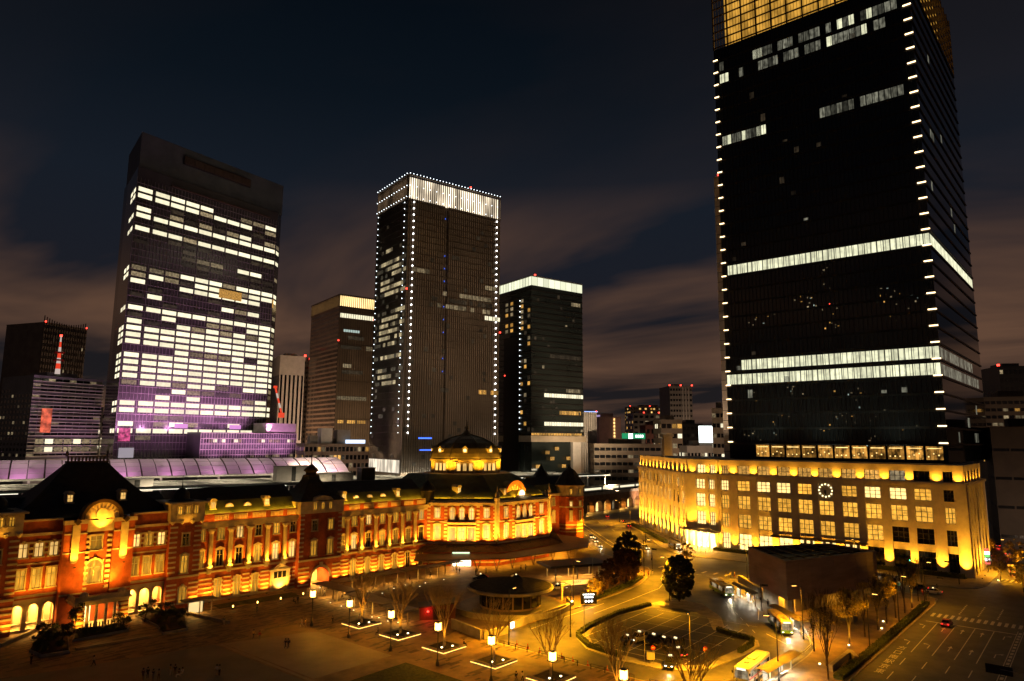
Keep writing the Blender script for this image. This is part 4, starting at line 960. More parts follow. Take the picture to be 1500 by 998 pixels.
# low wing in front
box('low_wing', MT, 46, 122, -16, -.6, 0, 44, mat('wing_glass', (.10, .09, .10), .3, .1, .2)); setF(46, -16, 0)
grid_bars(MT, 76, 22, 44, 2.0, 3.6, wallwh, .35, .22); panes(MT, [(3+k*3.1, 5.6+k*3.1, z, z+2.1, random.choice((win_dim, win_faint, win_off, win_dim))) for k in range(23) for z in (37.4,) if random.random() < .75]+[(38+k*3, 40.6+k*3, 27.2, 29.4, random.choice((win_dim, win_faint))) for k in range(12)], y0=-.1)
setF(); box('plant_room', MT, 96, 122, -15.4, -1, 44, 51, wallwh)
PUR = (1., .40, .88)
for k in range(7): light(MT, 'SPOT', 4+k*17.5, -34, 24, 40000, PUR, (4+k*17.5, -12, 50), 1., 90)
for k in range(6): light(MT, 'SPOT', 8+k*18, -15.5 if k > 2 else -20, 46, 60000, PUR, (8+k*18, 0, 66), 1., 120)

# ---- slim tower with strings of bulbs and a glowing crown (centre)
a_ = azim(588); r = 410
GT = empty('bulb_edged_tower', 'slim grey tower with strings of white bulbs down its edges and a glowing crown', 'tower', r*math.cos(a_), r*math.sin(a_), 0, RD(-13))
GW, GD = 69.7, 43.
gtm = mat('warm_grey_glass', (.13, .105, .085), .25, .05, .2, spec=.5)
part('tower_body', GT, MB().prism([(0, 0), (26, 0), (26, 1.6), (29, 1.6), (29, 0), (GW, 0), (GW, GD), (0, GD)], 0, 188).mesh('tower_body', gtm))
grid_bars(GT, GW, 20, 188, 1.55, 4.05, metal_br, .5, .10); setF(0, GD, -PI/2); grid_bars(GT, GD, 20, 188, 1.55, 4.05, metal_br, .35, .10)
win_gt = emat('cream_office_window', (1., .80, .44), .62, .35, 1.3, .6, .5)
random.seed(8); lst = []
LITF = {12: (2, 9), 13: (5, 11), 14: (8, 11), 16: (1, 10), 18: (4, 11), 19: (1, 11), 20: (2, 11), 21: (0, 11), 22: (2, 10), 23: (0, 4), 26: (0, 9), 27: (1, 11), 28: (7, 11), 29: (0, 6), 30: (2, 8), 31: (3, 11), 33: (6, 9)}
for k in range(40):
    z = 24+k*4.05
    a_, b_ = LITF.get(k, (0, 0))
    for j in range(13):
        x = GD-3.4-j*3.1
        if a_ <= j < b_ and random.random() < .88: lst.append((x+.12, x+2.98, z+.7, z+3.1, win_gt if random.random() < .8 else win_dim))
        elif random.random() < (.5 if k in LITF else .07): lst.append((x+.12, x+2.98, z+.7, z+3.0, win_faint))
panes(GT, lst, y0=-.3, y1=-.2); setF()
lst = []
for k, xa, xb, m_ in ((29, 4, 14, win_dim), (28, 58, 69, win_dim), (23, 58, 69, win_off), (24, 22, 60, win_dim), (26, 26, 62, win_dim), (25, 18, 66, win_faint), (11, 54, 69, win_am)):
    x = xa
    while x < xb:
        if random.random() < .8: lst.append((x, x+2.6, 24+k*4.05+.5, 24+k*4.05+3.2, m_))
        x += 3.1
for k in range(38):
    for j in range(22):
        if random.random() < .06: lst.append((1+j*3.1, 3.6+j*3.1, 24+k*4.05+.5, 24+k*4.05+3., win_faint))
panes(GT, lst, y0=-.3, y1=-.2)
# crown
part('crown_glow_wall', GT, MB().prism([(1, 1), (GW-1, 1), (GW-1, GD-1), (1, GD-1)], 188, 202).mesh('crown_glow_wall', crown_w))
for k in range(46): box('crown_fin', GT, k*GW/45-.12, k*GW/45+.12, -.4, .5, 187, 203, metal_br)
setF(0, GD, -PI/2)
for k in range(28): box('crown_fin', GT, k*GD/27-.12, k*GD/27+.12, -.4, .5, 187, 203, metal_br)
setF()
box('crown_rim', GT, -.4, GW+.4, -.4, .6, 203, 203.6, metal_br); box('crown_rim', GT, -.4, .6, .6, GD, 203, 203.6, metal_br)
bulb = MB().lathe([(.02, -.45), (.32, -.32), (.45, 0), (.32, .32), (.02, .45)], 8).mesh('bulb', bulb_w)
bsm = MB().lathe([(.02, -.32), (.3, 0), (.02, .32)], 6).mesh('bulb', emat('small_bulb', (.85, .95, 1.), 4.5))
for k in range(36):
    z = 44+k*4.05
    part('edge_bulb', GT, bulb, 3.6, -.8, z); part('edge_bulb', GT, bulb, GW-3.2, -.8, z)
    part('edge_bulb', GT, bsm, -.7, 3.5, z); part('edge_bulb', GT, bsm, -.7, GD-2.5, z)
for z in (203.9, 196, 189):
    for k in range(30 if z > 200 else 15): part('crown_bulb', GT, bsm, .5+k*GW/(29.5 if z > 200 else 14.7), -.8, z)
    for k in range(13): part('crown_bulb', GT, bsm, -.8, 1+k*GD/12.4, z)
for k in (0, 3, 4, 5, 6, 7, 8, 9, 11, 12): box('blue_lamp', GT, 27.2, 27.7, 1.2, 1.5, 180-k*8.2, 180.7-k*8.2, bulb_b)
box('lobby_light', GT, -.3, 3, -.2, 42, 20, 27, emat('lobby_glow', (1., .86, .62), .5, namt=.6, nscale=.5)) if False else None
setF(0, GD, -PI/2); box('lobby_window', GT, 1, GD-1, -.5, -.42, 20.5, 28, emat('lobby_glow', (1., .86, .66), 1.2, namt=.6, nscale=.35, stretch=(1, 1, .2))); setF()
box('blue_sign', GT, 11, 20, -.7, -.5, 40.5, 41.3, bulb_b); box('blue_sign', GT, 12, 21, -.7, -.5, 33.6, 34.2, bulb_b)
for x, z in ((45, 204.5), (GW, 110), (0, 130)): box('red_beacon', GT, x-.4, x+.4, -1.4, -.6, z, z+.8, bulb_r)

for k in range(3): light(GT, 'SPOT', 10+k*24, -120, 24, 140000, (1., .70, .42), (10+k*24, 0, 125), 2., 80)  # unseen spots added as city glow on the front
light(GT, 'SPOT', -55, 20, 12, 300000, (1., .74, .50), (0, 20, 90), 2., 110)  # same added glow for the left face, no fixture
# ---- glass tower with a lantern top (right of centre)
a_ = azim(778); r = 450
PT = empty('lantern_top_tower', 'dark green glass tower with a white lantern storey on top and a dark slot', 'tower', r*math.cos(a_), r*math.sin(a_), 0, RD(-14))
PW, PDp = 45.3, 40.
ptm = mat('green_black_glass', (.020, .025, .023), .12, .05, .2, spec=.6)
part('tower_body', PT, MB().prism([(0, 0), (PW, 0), (PW, PDp), (0, PDp)], 44, 143.5).mesh('tower_body', ptm)); part('tower_base', PT, MB().prism([(2, 2), (PW-10, 2), (PW-10, PDp), (2, PDp)], 0, 44).mesh('tower_base', ptm))
box('transfer_beam', PT, -.5, PW+2, -.6, PDp, 39, 43, mat('beige_cladding', (.35, .28, .20), .7, .2, .1)); box('corner_shaft', PT, PW-9.5, PW-3, 0, 8, 0, 39, wallwh)
light(PT, 'SPOT', PW-6, -6, 2, 6000, OR, (PW-6, 0, 18), .4, 60)
for k in range(9): box('fin', PT, PW-2.5+k*2.1, PW-1.5+k*2.1, 3, 12, 0, 60, wallwh)
for k in range(26): box('spandrel', PT, -.1, PW+.1, -.3, 0, 45+k*3.8, 45.7+k*3.8, metal_dk)
setF(0, PDp, -PI/2)
for k in range(26): box('spandrel', PT, 0, PDp, -.3, 0, 45+k*3.8, 45.7+k*3.8, metal_dk)
box('dark_slot', PT, PDp-31, PDp-13, -.6, 0, 20, 110, mat('black_panel', (.006, .006, .007), .3, .1, .1))
lst = [(PDp-30+x, PDp-27+x, z, z+2.4, random.choice((win_am, win_dim))) for x in (0, 6, 18) for z in (125.5, 129.3, 118, 114, 133)]
lst += [(PDp-12+x, PDp-9.4+x, 45.9+k*3.8, 48.3+k*3.8, random.choice((win_dim, win_faint, win_am))) for k in range(22) for x in (0, 4, 8) if random.random() < .3]
panes(PT, lst); box('red_lights', PT, PDp-30, PDp-29, -.9, -.6, 84, 84.8, bulb_r)
for k in range(24): box('edge_lamp', PT, PDp-12.4, PDp-12, -.8, -.4, 47+k*3.8, 47.5+k*3.8, emat('small_bulb', (.85, .95, 1.), 4.5))
for k in range(12): box('lantern_pane', PT, .4+k*PDp/12, PDp/12-.1+k*PDp/12, -.1, 0, 143.7, 149.6, emat('lantern_glow', (.98, 1., .70), 1.05, .75, 1.15))
setF()
for k in range(9): box('lantern_pane', PT, .2+k*PW/9, PW/9-.1+k*PW/9, -.1, 0, 143.7, 149.6, MATS['lantern_glow'])
part('lantern_body', PT, MB().prism([(.1, .1), (PW-.1, .1), (PW-.1, PDp-.1), (.1, PDp-.1)], 143.5, 149.8).mesh('lantern_body', metal_dk)); box('roof_edge', PT, -.3, PW+.3, -.3, PDp, 149.8, 150.4, steel)
lst = []
for k, xa, xb, m_ in ((6, 11, 45, win_off), (1, 11, 45, win_off), (3, 24, 44, win_am), (7, 30, 44, win_dim), (13, 16, 44, win_faint), (23, 35, 43, win_dim)):
    x = xa
    while x < xb-1.5:
        lst.append((x, x+1.9, 45.9+k*3.8, 48.4+k*3.8, m_)); x += 2.15
for k in range(25):
    for j in range(20):
        if random.random() < .06: lst.append((j*2.25+.2, j*2.25+2, 45.9+k*3.8, 45.9+k*3.8+random.uniform(1, 2.4), random.choice((win_faint, win_faint, win_faint, win_faint, win_dim))))
for j in range(19): lst.append((j*2.3+.3, j*2.3+2.2, 43.3, 44.8, win_am))
for x, z in ((4, 22), (16, 27), (12, 31), (26, 22), (20, 33.5), (30, 27), (28, 16), (6, 12), (12, 12), (26, 9)): lst.append((x, x+3.4, z, z+2.2, win_am))
panes(PT, lst, y0=-.1)
box('red_beacon', PT, 3, 3.9, 0, .9, 150.6, 151.6, bulb_r)

light(PT, 'SPOT', 20, -60, 12, 330000, (1., .74, .46), (20, 0, 70), 2., 110)  # invisible fill added in place of ambient city light
# ---- brown grid tower with amber crown
a_ = azim(489); r = 560
DT = empty('brown_grid_tower', 'brown tower of small square windows under a glowing amber crown', 'tower', r*math.cos(a_), r*math.sin(a_), 0, RD(-13))
part('tower_body', DT, MB().prism([(0, 0), (50, 0), (50, 63), (0, 63)], 0, 147).mesh('tower_body', mat('brown_stone', (.10, .068, .046), .6, .1, .15)))
box('crown_glow_wall', DT, .8, 49, .8, 62, 147, 155.5, emat('amber_crown', (1., .68, .28), 2.2, namt=.35, nscale=.1)); box('crown_rim', DT, -.5, 50, -.5, 63, 155.5, 156.6, metal_br)
for k in range(30): box('crown_fin', DT, k*1.7, k*1.7+.25, -.3, .6, 146, 155.5, metal_br)
setF(0, 63, -PI/2); lst = [(1+j*2.6, 2.8+j*2.6, 28+k*3.7, 30.2+k*3.7, glass_nt if random.random() > .04 else win_faint) for k in range(32) for j in range(24)]
panes(DT, lst, 'window')
for k in range(30): box('crown_fin', DT, k*2.1, k*2.1+.25, -.3, .6, 146, 155.5, metal_br)
setF(); grid_bars(DT, 50, 26, 147, 2.0, 30, metal_br, .4, .3)
lst = [(1, 30, 137.5, 141, win_off), (2, 20, 112, 115, win_faint), (1, 26, 71, 74, win_dim), (24, 40, 112, 115.5, win_dim), (4, 22, 92, 95, win_faint), (5, 12, 97, 100, win_dim), (2, 7, 52.5, 55, win_am), (10, 17, 52.5, 55, win_am), (19, 26, 52.5, 55, win_am), (8, 22, 120, 123, win_faint), (4, 18, 126, 128, win_cool)]
panes(DT, lst, y0=-.3)
for x, z in ((0, 118), (30, 138)): box('red_beacon', DT, x-.5, x+.5, -.9, -.3, z, z+1, bulb_r)

light(DT, 'SPOT', -60, 30, 20, 600000, (1., .62, .36), (0, 30, 80), 2., 110); light(DT, 'SPOT', 20, -60, 20, 160000, (1., .70, .40), (20, 0, 80), 2., 110)  # two added fills stand in for street glow on both faces
light(MT, 'SPOT', 50, -90, 20, 80000, (1., .74, .55), (50, 0, 110), 2., 80)  # weak added fill for the wide tower's front, no lamp there
# ================================================================== RAILWAY YARD: platform roofs and the big purple-lit canopy
TA = RD(-15)
gx0, gy0 = 66., 384.
GRF = empty('grand_canopy', 'long curved membrane canopy over the far platforms lit pink from below', 'canopy', gx0, gy0, 0, TA)
nb = 14; bw = 188/nb
pprof = [(0, 21.0), (4, 23.3), (9, 25.6), (15, 27.6), (22, 29.0)]
pm_ = MB()
for (ya, za), (yb, zb) in zip(pprof, pprof[1:]): pm_.add([(.35, ya+.1, za), (bw/2-.12, ya+.1, za), (bw/2-.12, yb-.1, zb), (.35, yb-.1, zb)], [(0, 1, 2, 3)])
mem = mat('membrane', (.62, .55, .60), .6, .2, .1); _t = mem.node_tree; _tr = _t.nodes.new('ShaderNodeBsdfTranslucent'); _tr.inputs[0].default_value = (.62, .55, .60, 1); _mx = _t.nodes.new('ShaderNodeMixShader'); _mx.inputs[0].default_value = .6
_t.links.new(_t.nodes['Principled BSDF'].outputs[0], _mx.inputs[1]); _t.links.new(_tr.outputs[0], _mx.inputs[2]); _t.links.new(_mx.outputs[0], _t.nodes['Material Output'].inputs[0])
pms = [MB().add([(.3, ya+.12, za), (bw/2-.12, ya+.12, za), (bw/2-.12, yb-.12, zb), (.3, yb-.12, zb)], [(0, 1, 2, 3)]).mesh('membrane_panel', mem) for (ya, za), (yb, zb) in zip(pprof, pprof[1:])]
rb = MB()
for (ya, za), (yb, zb) in zip(pprof, pprof[1:]): rb.tube((0, ya, za+.3), (0, yb, zb+.3), .35, .35, 6)
rbm = rb.mesh('canopy_rib', metal_br); tr = MB()
for ya, za in pprof: tr.box(0, bw, ya-.12, ya+.12, za-.1, za+.12)
trm = tr.mesh('canopy_purlin', steel)
for k in range(nb):
    for h in (0, 1):
        for q in pms: part('membrane_panel', GRF, q, k*bw+h*(bw/2), 0, 0)
    part('canopy_rib', GRF, rbm, k*bw, 0, 0); part('canopy_purlin', GRF, trm, k*bw, 0, 0)
box('gutter', GRF, 0, 188, -1.2, 0, 20.2, 21.2, steel)
for k in range(9): light(GRF, 'SPOT', 10+k*21, 3, 14, 5200, (1., .36, .80), (10+k*21, 4, 26), .6, 140); light(GRF, 'SPOT', 10+k*21, 18, 16, 4200, (1., .74, .66), (10+k*21, 17, 30), .6, 140)
for k in range(7): box('canopy_column', GRF, 6+k*28, 7+k*28, 10, 11, 0, 26, steel)
random.seed(9)
for k, (yy, zz, m_, wd) in enumerate(((-15, 19.0, 'dark_green', 9), (-31, 19.2, 'dark_green', 9), (-47, 19.5, 'dark_green', 9), (-63, 19.9, 'dark_green', 9), (-79, 20.3, 'dark_green', 9))):
    gm = mat('platform_roof_green', (.06, .075, .06), .6, .2, .25)
    P_ = empty('platform_roof', 'low green platform roof with a pale light strip behind the station', 'platform roof', gx0+yy*math.sin(-TA), gy0+yy*math.cos(TA), 0, TA, 'platform roofs behind the station')
    xs0 = -60; xs1 = 320
    part('roof_sheet', P_, MB().yprism([(0, 0), (1, 0)], 0, 1).mesh('x', gm)) if False else None
    part('roof_sheet', P_, MB().prism([(xs0, 0), (xs1, 0), (xs1, wd), (xs0, wd)], zz-.4, zz).mesh('roof_sheet', gm))
    box('roof_ridge', P_, xs0, xs1, wd*.45, wd*.55, zz, zz+.35, steel)
    for j in range(20): box('roof_joint', P_, xs0+j*19-.1, xs0+j*19+.1, 0, wd, zz, zz+.15, steel)
    for j in range(12):
        light(P_, 'AREA', xs0+15+j*32, -4.5, zz+1.2, 1500, (1., .84, .56), (xs0+15+j*32, 1, zz-4), .5, 170, sx=22.) if k < 4 else None
        box('platform_lamp', P_, xs0+2+j*32, xs0+28+j*32, -.6, -.3, zz-.7, zz-.45, emat('platform_tube', (1., .92, .70), 1.6))
    for j in range(16): box('column', P_, xs0+5+j*25, xs0+5.4+j*25, wd/2-.2, wd/2+.2, 0, zz-.4, steel)
# service huts on the roofs
for px, py, w_, h, lab, m_ in ((205, 692, 12, 3, 'white plant cabin on the platform roofs below the purple tower', wallwh), (430, 688, 16, 7, 'white plant cabin beside the end of the pink canopy', wallwh), (488, 690, 20, 3.4, 'low grey plant cabin on the platform roofs beside the bulb tower', concrete), (538, 697, 7, 6, 'dark steel plant box standing on the platform roofs', metal_dk)):
    x, y = at_r(px, 350 if px > 300 else 330); hut = empty('plant_cabin', lab, 'cabin', x, y, 0, TA)
    box('cabin_body', hut, -w_/2, w_/2, -3, 3, 18, 20+h, m_); box('cabin_roof', hut, -w_/2-.3, w_/2+.3, -3.3, 3.3, 20+h, 20.3+h, steel); box('cabin_door', hut, -1, 1, -3.1, -3, 19.4, 19.8+h, metal_dk)

# viaduct with arches, and the lit train on it
VA = math.atan2(3, 100)
V = empty('railway_viaduct', 'long brick railway viaduct with lit shop arches between station and cream block', 'viaduct', 268, 218.5, 0, VA)
vm = MB(); n = 8; zs = 3.2
for k in range(18):
    x0 = k*9.; vm.box(x0, x0+1.6, 0, 14, 0, 9.4)
    for i in range(n):
        ca, cb = math.cos(PI*i/n), math.cos(PI*(i+1)/n); xa, xb = x0+5.3-3.7*ca, x0+5.3-3.7*cb; za, zb = zs+2.9*math.sin(PI*i/n), zs+2.9*math.sin(PI*(i+1)/n)
        vm.add([(xa, 0, za), (xb, 0, zb), (xb, 0, 9.4), (xa, 0, 9.4), (xa, 5, za), (xb, 5, zb)], [(0, 1, 2, 3), (0, 4, 5, 1)])
part('viaduct_wall', V, vm.mesh('viaduct_wall', mat('old_brick', (.20, .11, .06), .8, .5, .3))); box('viaduct_deck', V, 0, 162, 0, 16, 9.4, 10, concrete); box('viaduct_parapet', V, 0, 162, -.3, .1, 9.4, 11, concrete)
for k in range(18):
    x0 = k*9.; q = part('shop_front', V, MB().box(x0+1.7, x0+8.9, 3.0, 3.2, 0, 5.2).mesh('shop_front', [win_am, win_kit_hot, glass_nt, win_dim][(k*7) % 4]))
    if k % 2 == 0: light(V, 'AREA', x0+5.3, 1.5, 4.6, 1500, WARM, (x0+5.3, 1.5, 0), 2, 160)
TRN = empty('commuter_train', 'pale commuter train with a lit window row on the brick viaduct', 'train', 268, 218.5, 10, VA)
for k in range(8):
    c = part('carriage', TRN, MB().box(k*20+.3, k*20+19.7, 5, 7.8, .9, 3.6).mesh('carriage', steel)); sub('window_row', c, MB().box(k*20+1, k*20+19, 4.93, 4.99, 1.7, 2.9).mesh('window_row', emat('train_window', (1., .90, .60), 1.1))); sub('undercarriage', c, MB().box(k*20+1, k*20+19, 5.2, 7.6, .1, .9).mesh('undercarriage', iron)); sub('roof', c, MB().box(k*20+.5, k*20+19.5, 5.2, 7.6, 3.6, 3.9).mesh('roof', concrete))

# ================================================================== MORE DISTANT BUILDINGS
def bldg(name, label, px0, px1, ptop, r, th, h=None, depth=25, m_=wallgr, rows_=8, cols_=6, lit=.3, mats=(win_dim,), wd=.62, wh=.45, dark=True, beacons=(), cat='building', zb=2., group=None, fill=26000., fcol=(1., .66, .42)):
    """a far building: px0..px1 its front edges in the photograph, r its distance, th its facing"""
    a1, a2 = azim(px0), azim(px1); p = (r*math.cos(a1), r*math.sin(a1)); e = (math.cos(th), math.sin(th))
    t = (p[1]*math.cos(a2)-p[0]*math.sin(a2))/(e[0]*math.sin(a2)-e[1]*math.cos(a2))
    h = h or z_at((px0+px1)/2, ptop, r)
    o = empty(name, label, cat, p[0], p[1], 0, th, group); ln = abs(t)
    part('wall', o, MB().prism([(0, 0), (ln, 0), (ln, depth), (0, depth)], 0, h).mesh('wall', m_)); 
    box('parapet', o, -.2, ln+.2, -.2, depth+.2, h, h+.8, m_); box('plant_room', o, ln*.3, ln*.75, depth*.3, depth*.8, h+.8, h+4.2, m_)
    cw = ln/cols_; rh = (h-zb)/rows_; lst = []
    for i in range(rows_):
        for j in range(cols_):
            u = random.random() < lit
            if u or dark: lst.append((j*cw+cw*(1-wd)/2, j*cw+cw*(1+wd)/2, zb+i*rh+rh*.2, zb+i*rh+rh*(.2+wh), random.choice(mats) if u else glass_nt))
    panes(o, lst, 'window', y0=-.12, y1=-.02)
    setF(0, depth, -PI/2); k2 = max(2, int(depth/cw)); lst = []
    for i in range(rows_):
        for j in range(k2):
            u = random.random() < lit
            if u or dark: lst.append((j*depth/k2+.3*cw, j*depth/k2+.8*cw, zb+i*rh+rh*.2, zb+i*rh+rh*(.2+wh), random.choice(mats) if u else glass_nt))
    panes(o, lst[:120], 'window', y0=-.12, y1=-.02); setF()
    light(o, 'SPOT', ln*.5, -max(45, h*.6), 4, fill*max(1, (h/60)**2), fcol, (ln*.5, 0, h*.55), 1., 130)  # fixtureless spot added so the walls catch some city glow
    for x in beacons: box('red_beacon', o, x*ln-.8, x*ln+.8, -.8, .8, h+.8, h+2.4, bulb_r)
    return o, ln, h
random.seed(31)
T13 = RD(-13)
HV = RD(-49)
bldg('fin_facade_building', 'pale building of tall vertical fins right beside the purple-footed tower', 404, 441, 522, 640, RD(-20), depth=40, m_=wallwh, rows_=1, cols_=6, lit=.0, wd=.45, wh=.62, beacons=(1.0,), zb=20)
bldg('dark_slab_building', 'dark slab with red beacons between pale finned building and brown grid tower', 440, 449, 528, 700, RD(-35), depth=40, m_=wallbr, rows_=24, cols_=3, lit=.05, mats=(win_faint,), beacons=(.9,))
o, ln, h = bldg('curved_crown_tower', 'dark tower with a dished roofline and red beacons behind the striped block', 46, 112, 474, 900, RD(20), depth=60, m_=mat('dark_bronze', (.16, .125, .10), .6, .1, .2), rows_=24, cols_=18, lit=.06, mats=(win_faint, win_faint, win_dim), wd=.5, wh=.5, beacons=(.03, .97))
for k in range(18): box('facade_fin', o, k*ln/18-.2, k*ln/18+.2, -1.2, 0, 20, h+2+6*abs(k/9-1)**2, metal_br)
o, ln, h = bldg('striped_glass_block', 'low block of horizontal louvres tinted purple with a red poster', 40, 143, 553, 520, RD(10), depth=40, m_=mat('louvre_grey', (.14, .13, .15), .5, .1, .2), rows_=16, cols_=10, lit=.12, mats=(win_faint, win_dim), wd=.9, wh=.5, zb=24)
for k in range(24): box('louvre', o, -.4, ln+.4, -.9, -.3, 26+k*(h-27)/24, 26.5+k*(h-27)/24, wallwh)
box('red_poster', o, 6, 12, -1.1, -.95, 43, 58, emat('red_poster', (1., .16, .08), 1.0, namt=.7, nscale=.3)); panes(o, [(4+k*5.6, 8.6+k*5.6, z, z+3, random.choice((win_dim, win_off, win_dim))) for k in range(9) for z in (31, 36)], y0=-1.2, y1=-1.0)
for k in range(3): light(o, 'SPOT', 25+k*12, -30, 22, 25000, PUR, (25+k*12, 0, 60), 1., 100)
def mast(name, label, px, y0_, y1_, r, base):
    x, y = at_r(px, r); za, zb_ = z_at(px, y0_, r), z_at(px, y1_, r); o = empty(name, label, 'mast', x, y, 0)
    n = 7; hh = (zb_-za)/n
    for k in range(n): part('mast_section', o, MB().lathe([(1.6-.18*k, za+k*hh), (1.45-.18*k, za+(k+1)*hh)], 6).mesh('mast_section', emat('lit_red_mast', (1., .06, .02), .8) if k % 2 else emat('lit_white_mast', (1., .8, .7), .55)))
    for z in (.35, .55): part('mast_deck', o, MB().lathe([(3, za+(zb_-za)*z), (3, za+(zb_-za)*z+1)], 10).mesh('mast_deck', red_m))
    part('mast_base', o, MB().lathe([(3.2, base), (2.6, za)], 6).mesh('mast_base', steel)); box('red_beacon', o, -.6, .6, -.6, .6, zb_, zb_+1.2, bulb_r)
mast('antenna_mast', 'red and white lattice mast standing on the striped purple block', 74, 548, 492, 535, 70); 
x, y = at_r(410, 600); za = z_at(410, 612, 600); CRN = empty('tower_crane', 'small red and white crane in front of pale finned building', 'crane', x, y, 0)
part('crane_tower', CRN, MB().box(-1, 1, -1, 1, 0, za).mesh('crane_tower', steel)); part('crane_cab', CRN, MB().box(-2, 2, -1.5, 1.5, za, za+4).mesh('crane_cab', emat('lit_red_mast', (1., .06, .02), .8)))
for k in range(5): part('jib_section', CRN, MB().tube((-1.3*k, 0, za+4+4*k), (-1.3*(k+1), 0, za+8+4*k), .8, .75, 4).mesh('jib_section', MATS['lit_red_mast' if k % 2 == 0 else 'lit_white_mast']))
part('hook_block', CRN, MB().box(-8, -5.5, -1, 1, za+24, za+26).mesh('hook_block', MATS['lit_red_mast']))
bldg('slim_lit_tower', 'slim building with a blazing cream top beside the purple-footed tower', 146, 158, 604, 600, RD(15), depth=20, m_=wallgr, rows_=10, cols_=2, lit=.4, mats=(win_off, win_dim))
o, ln, h = bldg('blue_topped_block', 'small far block with a blue roof light at the left end of the skyline', 15, 36, 597, 900, RD(20), depth=30, m_=wallbr, rows_=9, cols_=5, lit=.35, mats=(win_dim, win_am), beacons=(.1,)); box('blue_roof_light', o, 0, ln, -.5, 0, h, h+1.2, emat('pale_blue_light', (.35, .5, 1.), 1.6))
for k, (a, b_, t, r, l) in enumerate(((0, 14, 612, 950, 'unlit dark block at the far left end of the skyline'), (-8, 42, 640, 700, 'low dark block below the blue topped one'))): bldg('far_block', l, a, b_, t, r, RD(20), depth=30, m_=wallbr, rows_=6, cols_=4, lit=.06, mats=(win_faint, win_am))
o, ln, h = bldg('hotel_block', 'mid-rise block with brown grid front and glowing rows beside the bulb tower', 447, 541, 652, 470, RD(-22), depth=30, m_=mat('hotel_stone', (.23, .17, .13), .7, .2, .15), rows_=6, cols_=16, lit=.35, mats=(win_faint, win_dim, win_am), wd=.7, wh=.55, zb=4)
box('roof_sign', o, ln*.62, ln*.93, -.5, .2, h+1, h+3.4, emat('blue_white_sign', (.6, .75, 1.), 1.8)); box('plant_block', o, ln*.25, ln*.42, 2, 14, h, h+11, wallwh); box('plant_block', o, ln*.5, ln*.7, 2, 14, h, h+10, wallgr); box('cooling_tower', o, ln*.08, ln*.2, 2, 10, h, h+6, wallgr)
# behind the street gap
A49 = RD(-45)
o, ln, h = bldg('pink_theatre_block', 'pink floodlit blank block with a vertical string of lights', 878, 910, 612, 620, A49, depth=30, m_=mat('pink_wall', (.62, .36, .32), .7, .2, .1), rows_=1, cols_=2, lit=0, dark=False, fill=220000., fcol=(1., .45, .40))
for k in range(12): box('light_string', o, ln*.66, ln*.72, -.6, -.2, 25+k*3.0, 26.8+k*3.0, win_kit_hot)
o, ln, h = bldg('far_apartment_tower', 'far dark apartment tower speckled with amber windows behind green sign', 924, 982, 596, 1300, A49, depth=40, m_=wallbr, rows_=16, cols_=14, lit=.5, mats=(win_am, win_dim, win_hot), beacons=(0, .5, 1))
bldg('far_brown_office', 'far grey office with red roof lights in front of the speckled apartment tower', 928, 968, 606, 1000, A49, depth=40, m_=wallgr, rows_=10, cols_=5, lit=.25, mats=(win_dim, win_am), beacons=(.4, .95))
o, ln, h = bldg('grey_slab_tower', 'far grey slab tower with four red beacons behind the street gap', 983, 1016, 566, 900, A49, depth=45, m_=mat('slab_grey', (.30, .27, .24), .7, .2, .1), rows_=16, cols_=8, lit=.02, mats=(win_faint,), wd=.7, wh=.4, beacons=(0, .5, 1))
for k in range(3): box('vertical_strip', o, ln*(.55+.13*k), ln*(.6+.13*k), -.5, -.1, 20, h, wallwh)
o, ln, h = bldg('magenta_block', 'far dark block with a blue edge over a lilac billboard', 856, 876, 604, 1100, A49, depth=30, m_=wallbr, rows_=9, cols_=6, lit=.5, mats=(win_am, win_dim), beacons=(.9,)); box('blue_roof_light', o, 0, ln, -.5, 0, h, h+1.6, emat('pale_blue_light', (.35, .5, 1.), 1.6)); box('lilac_billboard', o, -2, ln, -20, -19, 60, 80, emat('lilac_board', (.7, .55, 1.), .5)); box('red_billboard', o, 4, ln-2, -20.5, -20.1, 42, 58, emat('red_board', (1., .15, .12), 1.4, namt=.5, nscale=.1))
o, ln, h = bldg('green_sign_block', 'low grey office with a green lit roof sign beyond the street gap', 911, 945, 645, 560, A49, depth=20, m_=wallgr, rows_=5, cols_=6, lit=.08, mats=(win_dim,)); box('green_roof_sign', o, 0, ln, -.6, -.2, h+1, h+5.5, sign_g); box('sign_mark', o, ln*.28, ln*.46, -.8, -.61, h+1.2, h+5.2, sign_w)
for k in range(4): box('sign_mark', o, ln*(.58+.09*k), ln*(.64+.09*k), -.8, -.61, h+2.2, h+4.2, sign_w)
bldg('glass_office_row', 'wide low grey office with long dark window rows at the end of the street', 870, 968, 652, 470, A49, depth=22, m_=mat('warm_grey', (.20, .16, .12), .7, .2, .15), rows_=7, cols_=12, lit=.12, mats=(win_faint, win_dim), wd=.85, wh=.42, zb=3)
bldg('brick_shop_block', 'dark red block beside a lit spiral of balconies', 946, 968, 624, 640, A49, depth=20, m_=mat('dark_red_wall', (.16, .06, .045), .7, .2, .15), rows_=6, cols_=3, lit=.25, mats=(win_off, win_am))
bldg('balcony_block', 'beige block with glowing curved balcony rows above the cream block roofline', 969, 1000, 616, 560, A49, depth=22, m_=mat('beige_wall', (.34, .27, .20), .7, .2, .15), rows_=7, cols_=4, lit=.4, mats=(win_off, win_am, win_dim), wd=.8)
bldg('dark_glass_office', 'dark office between beige balcony block and the white screen', 1000, 1030, 622, 600, A49, depth=22, m_=glass_gr, rows_=9, cols_=5, lit=.08, mats=(win_faint,))
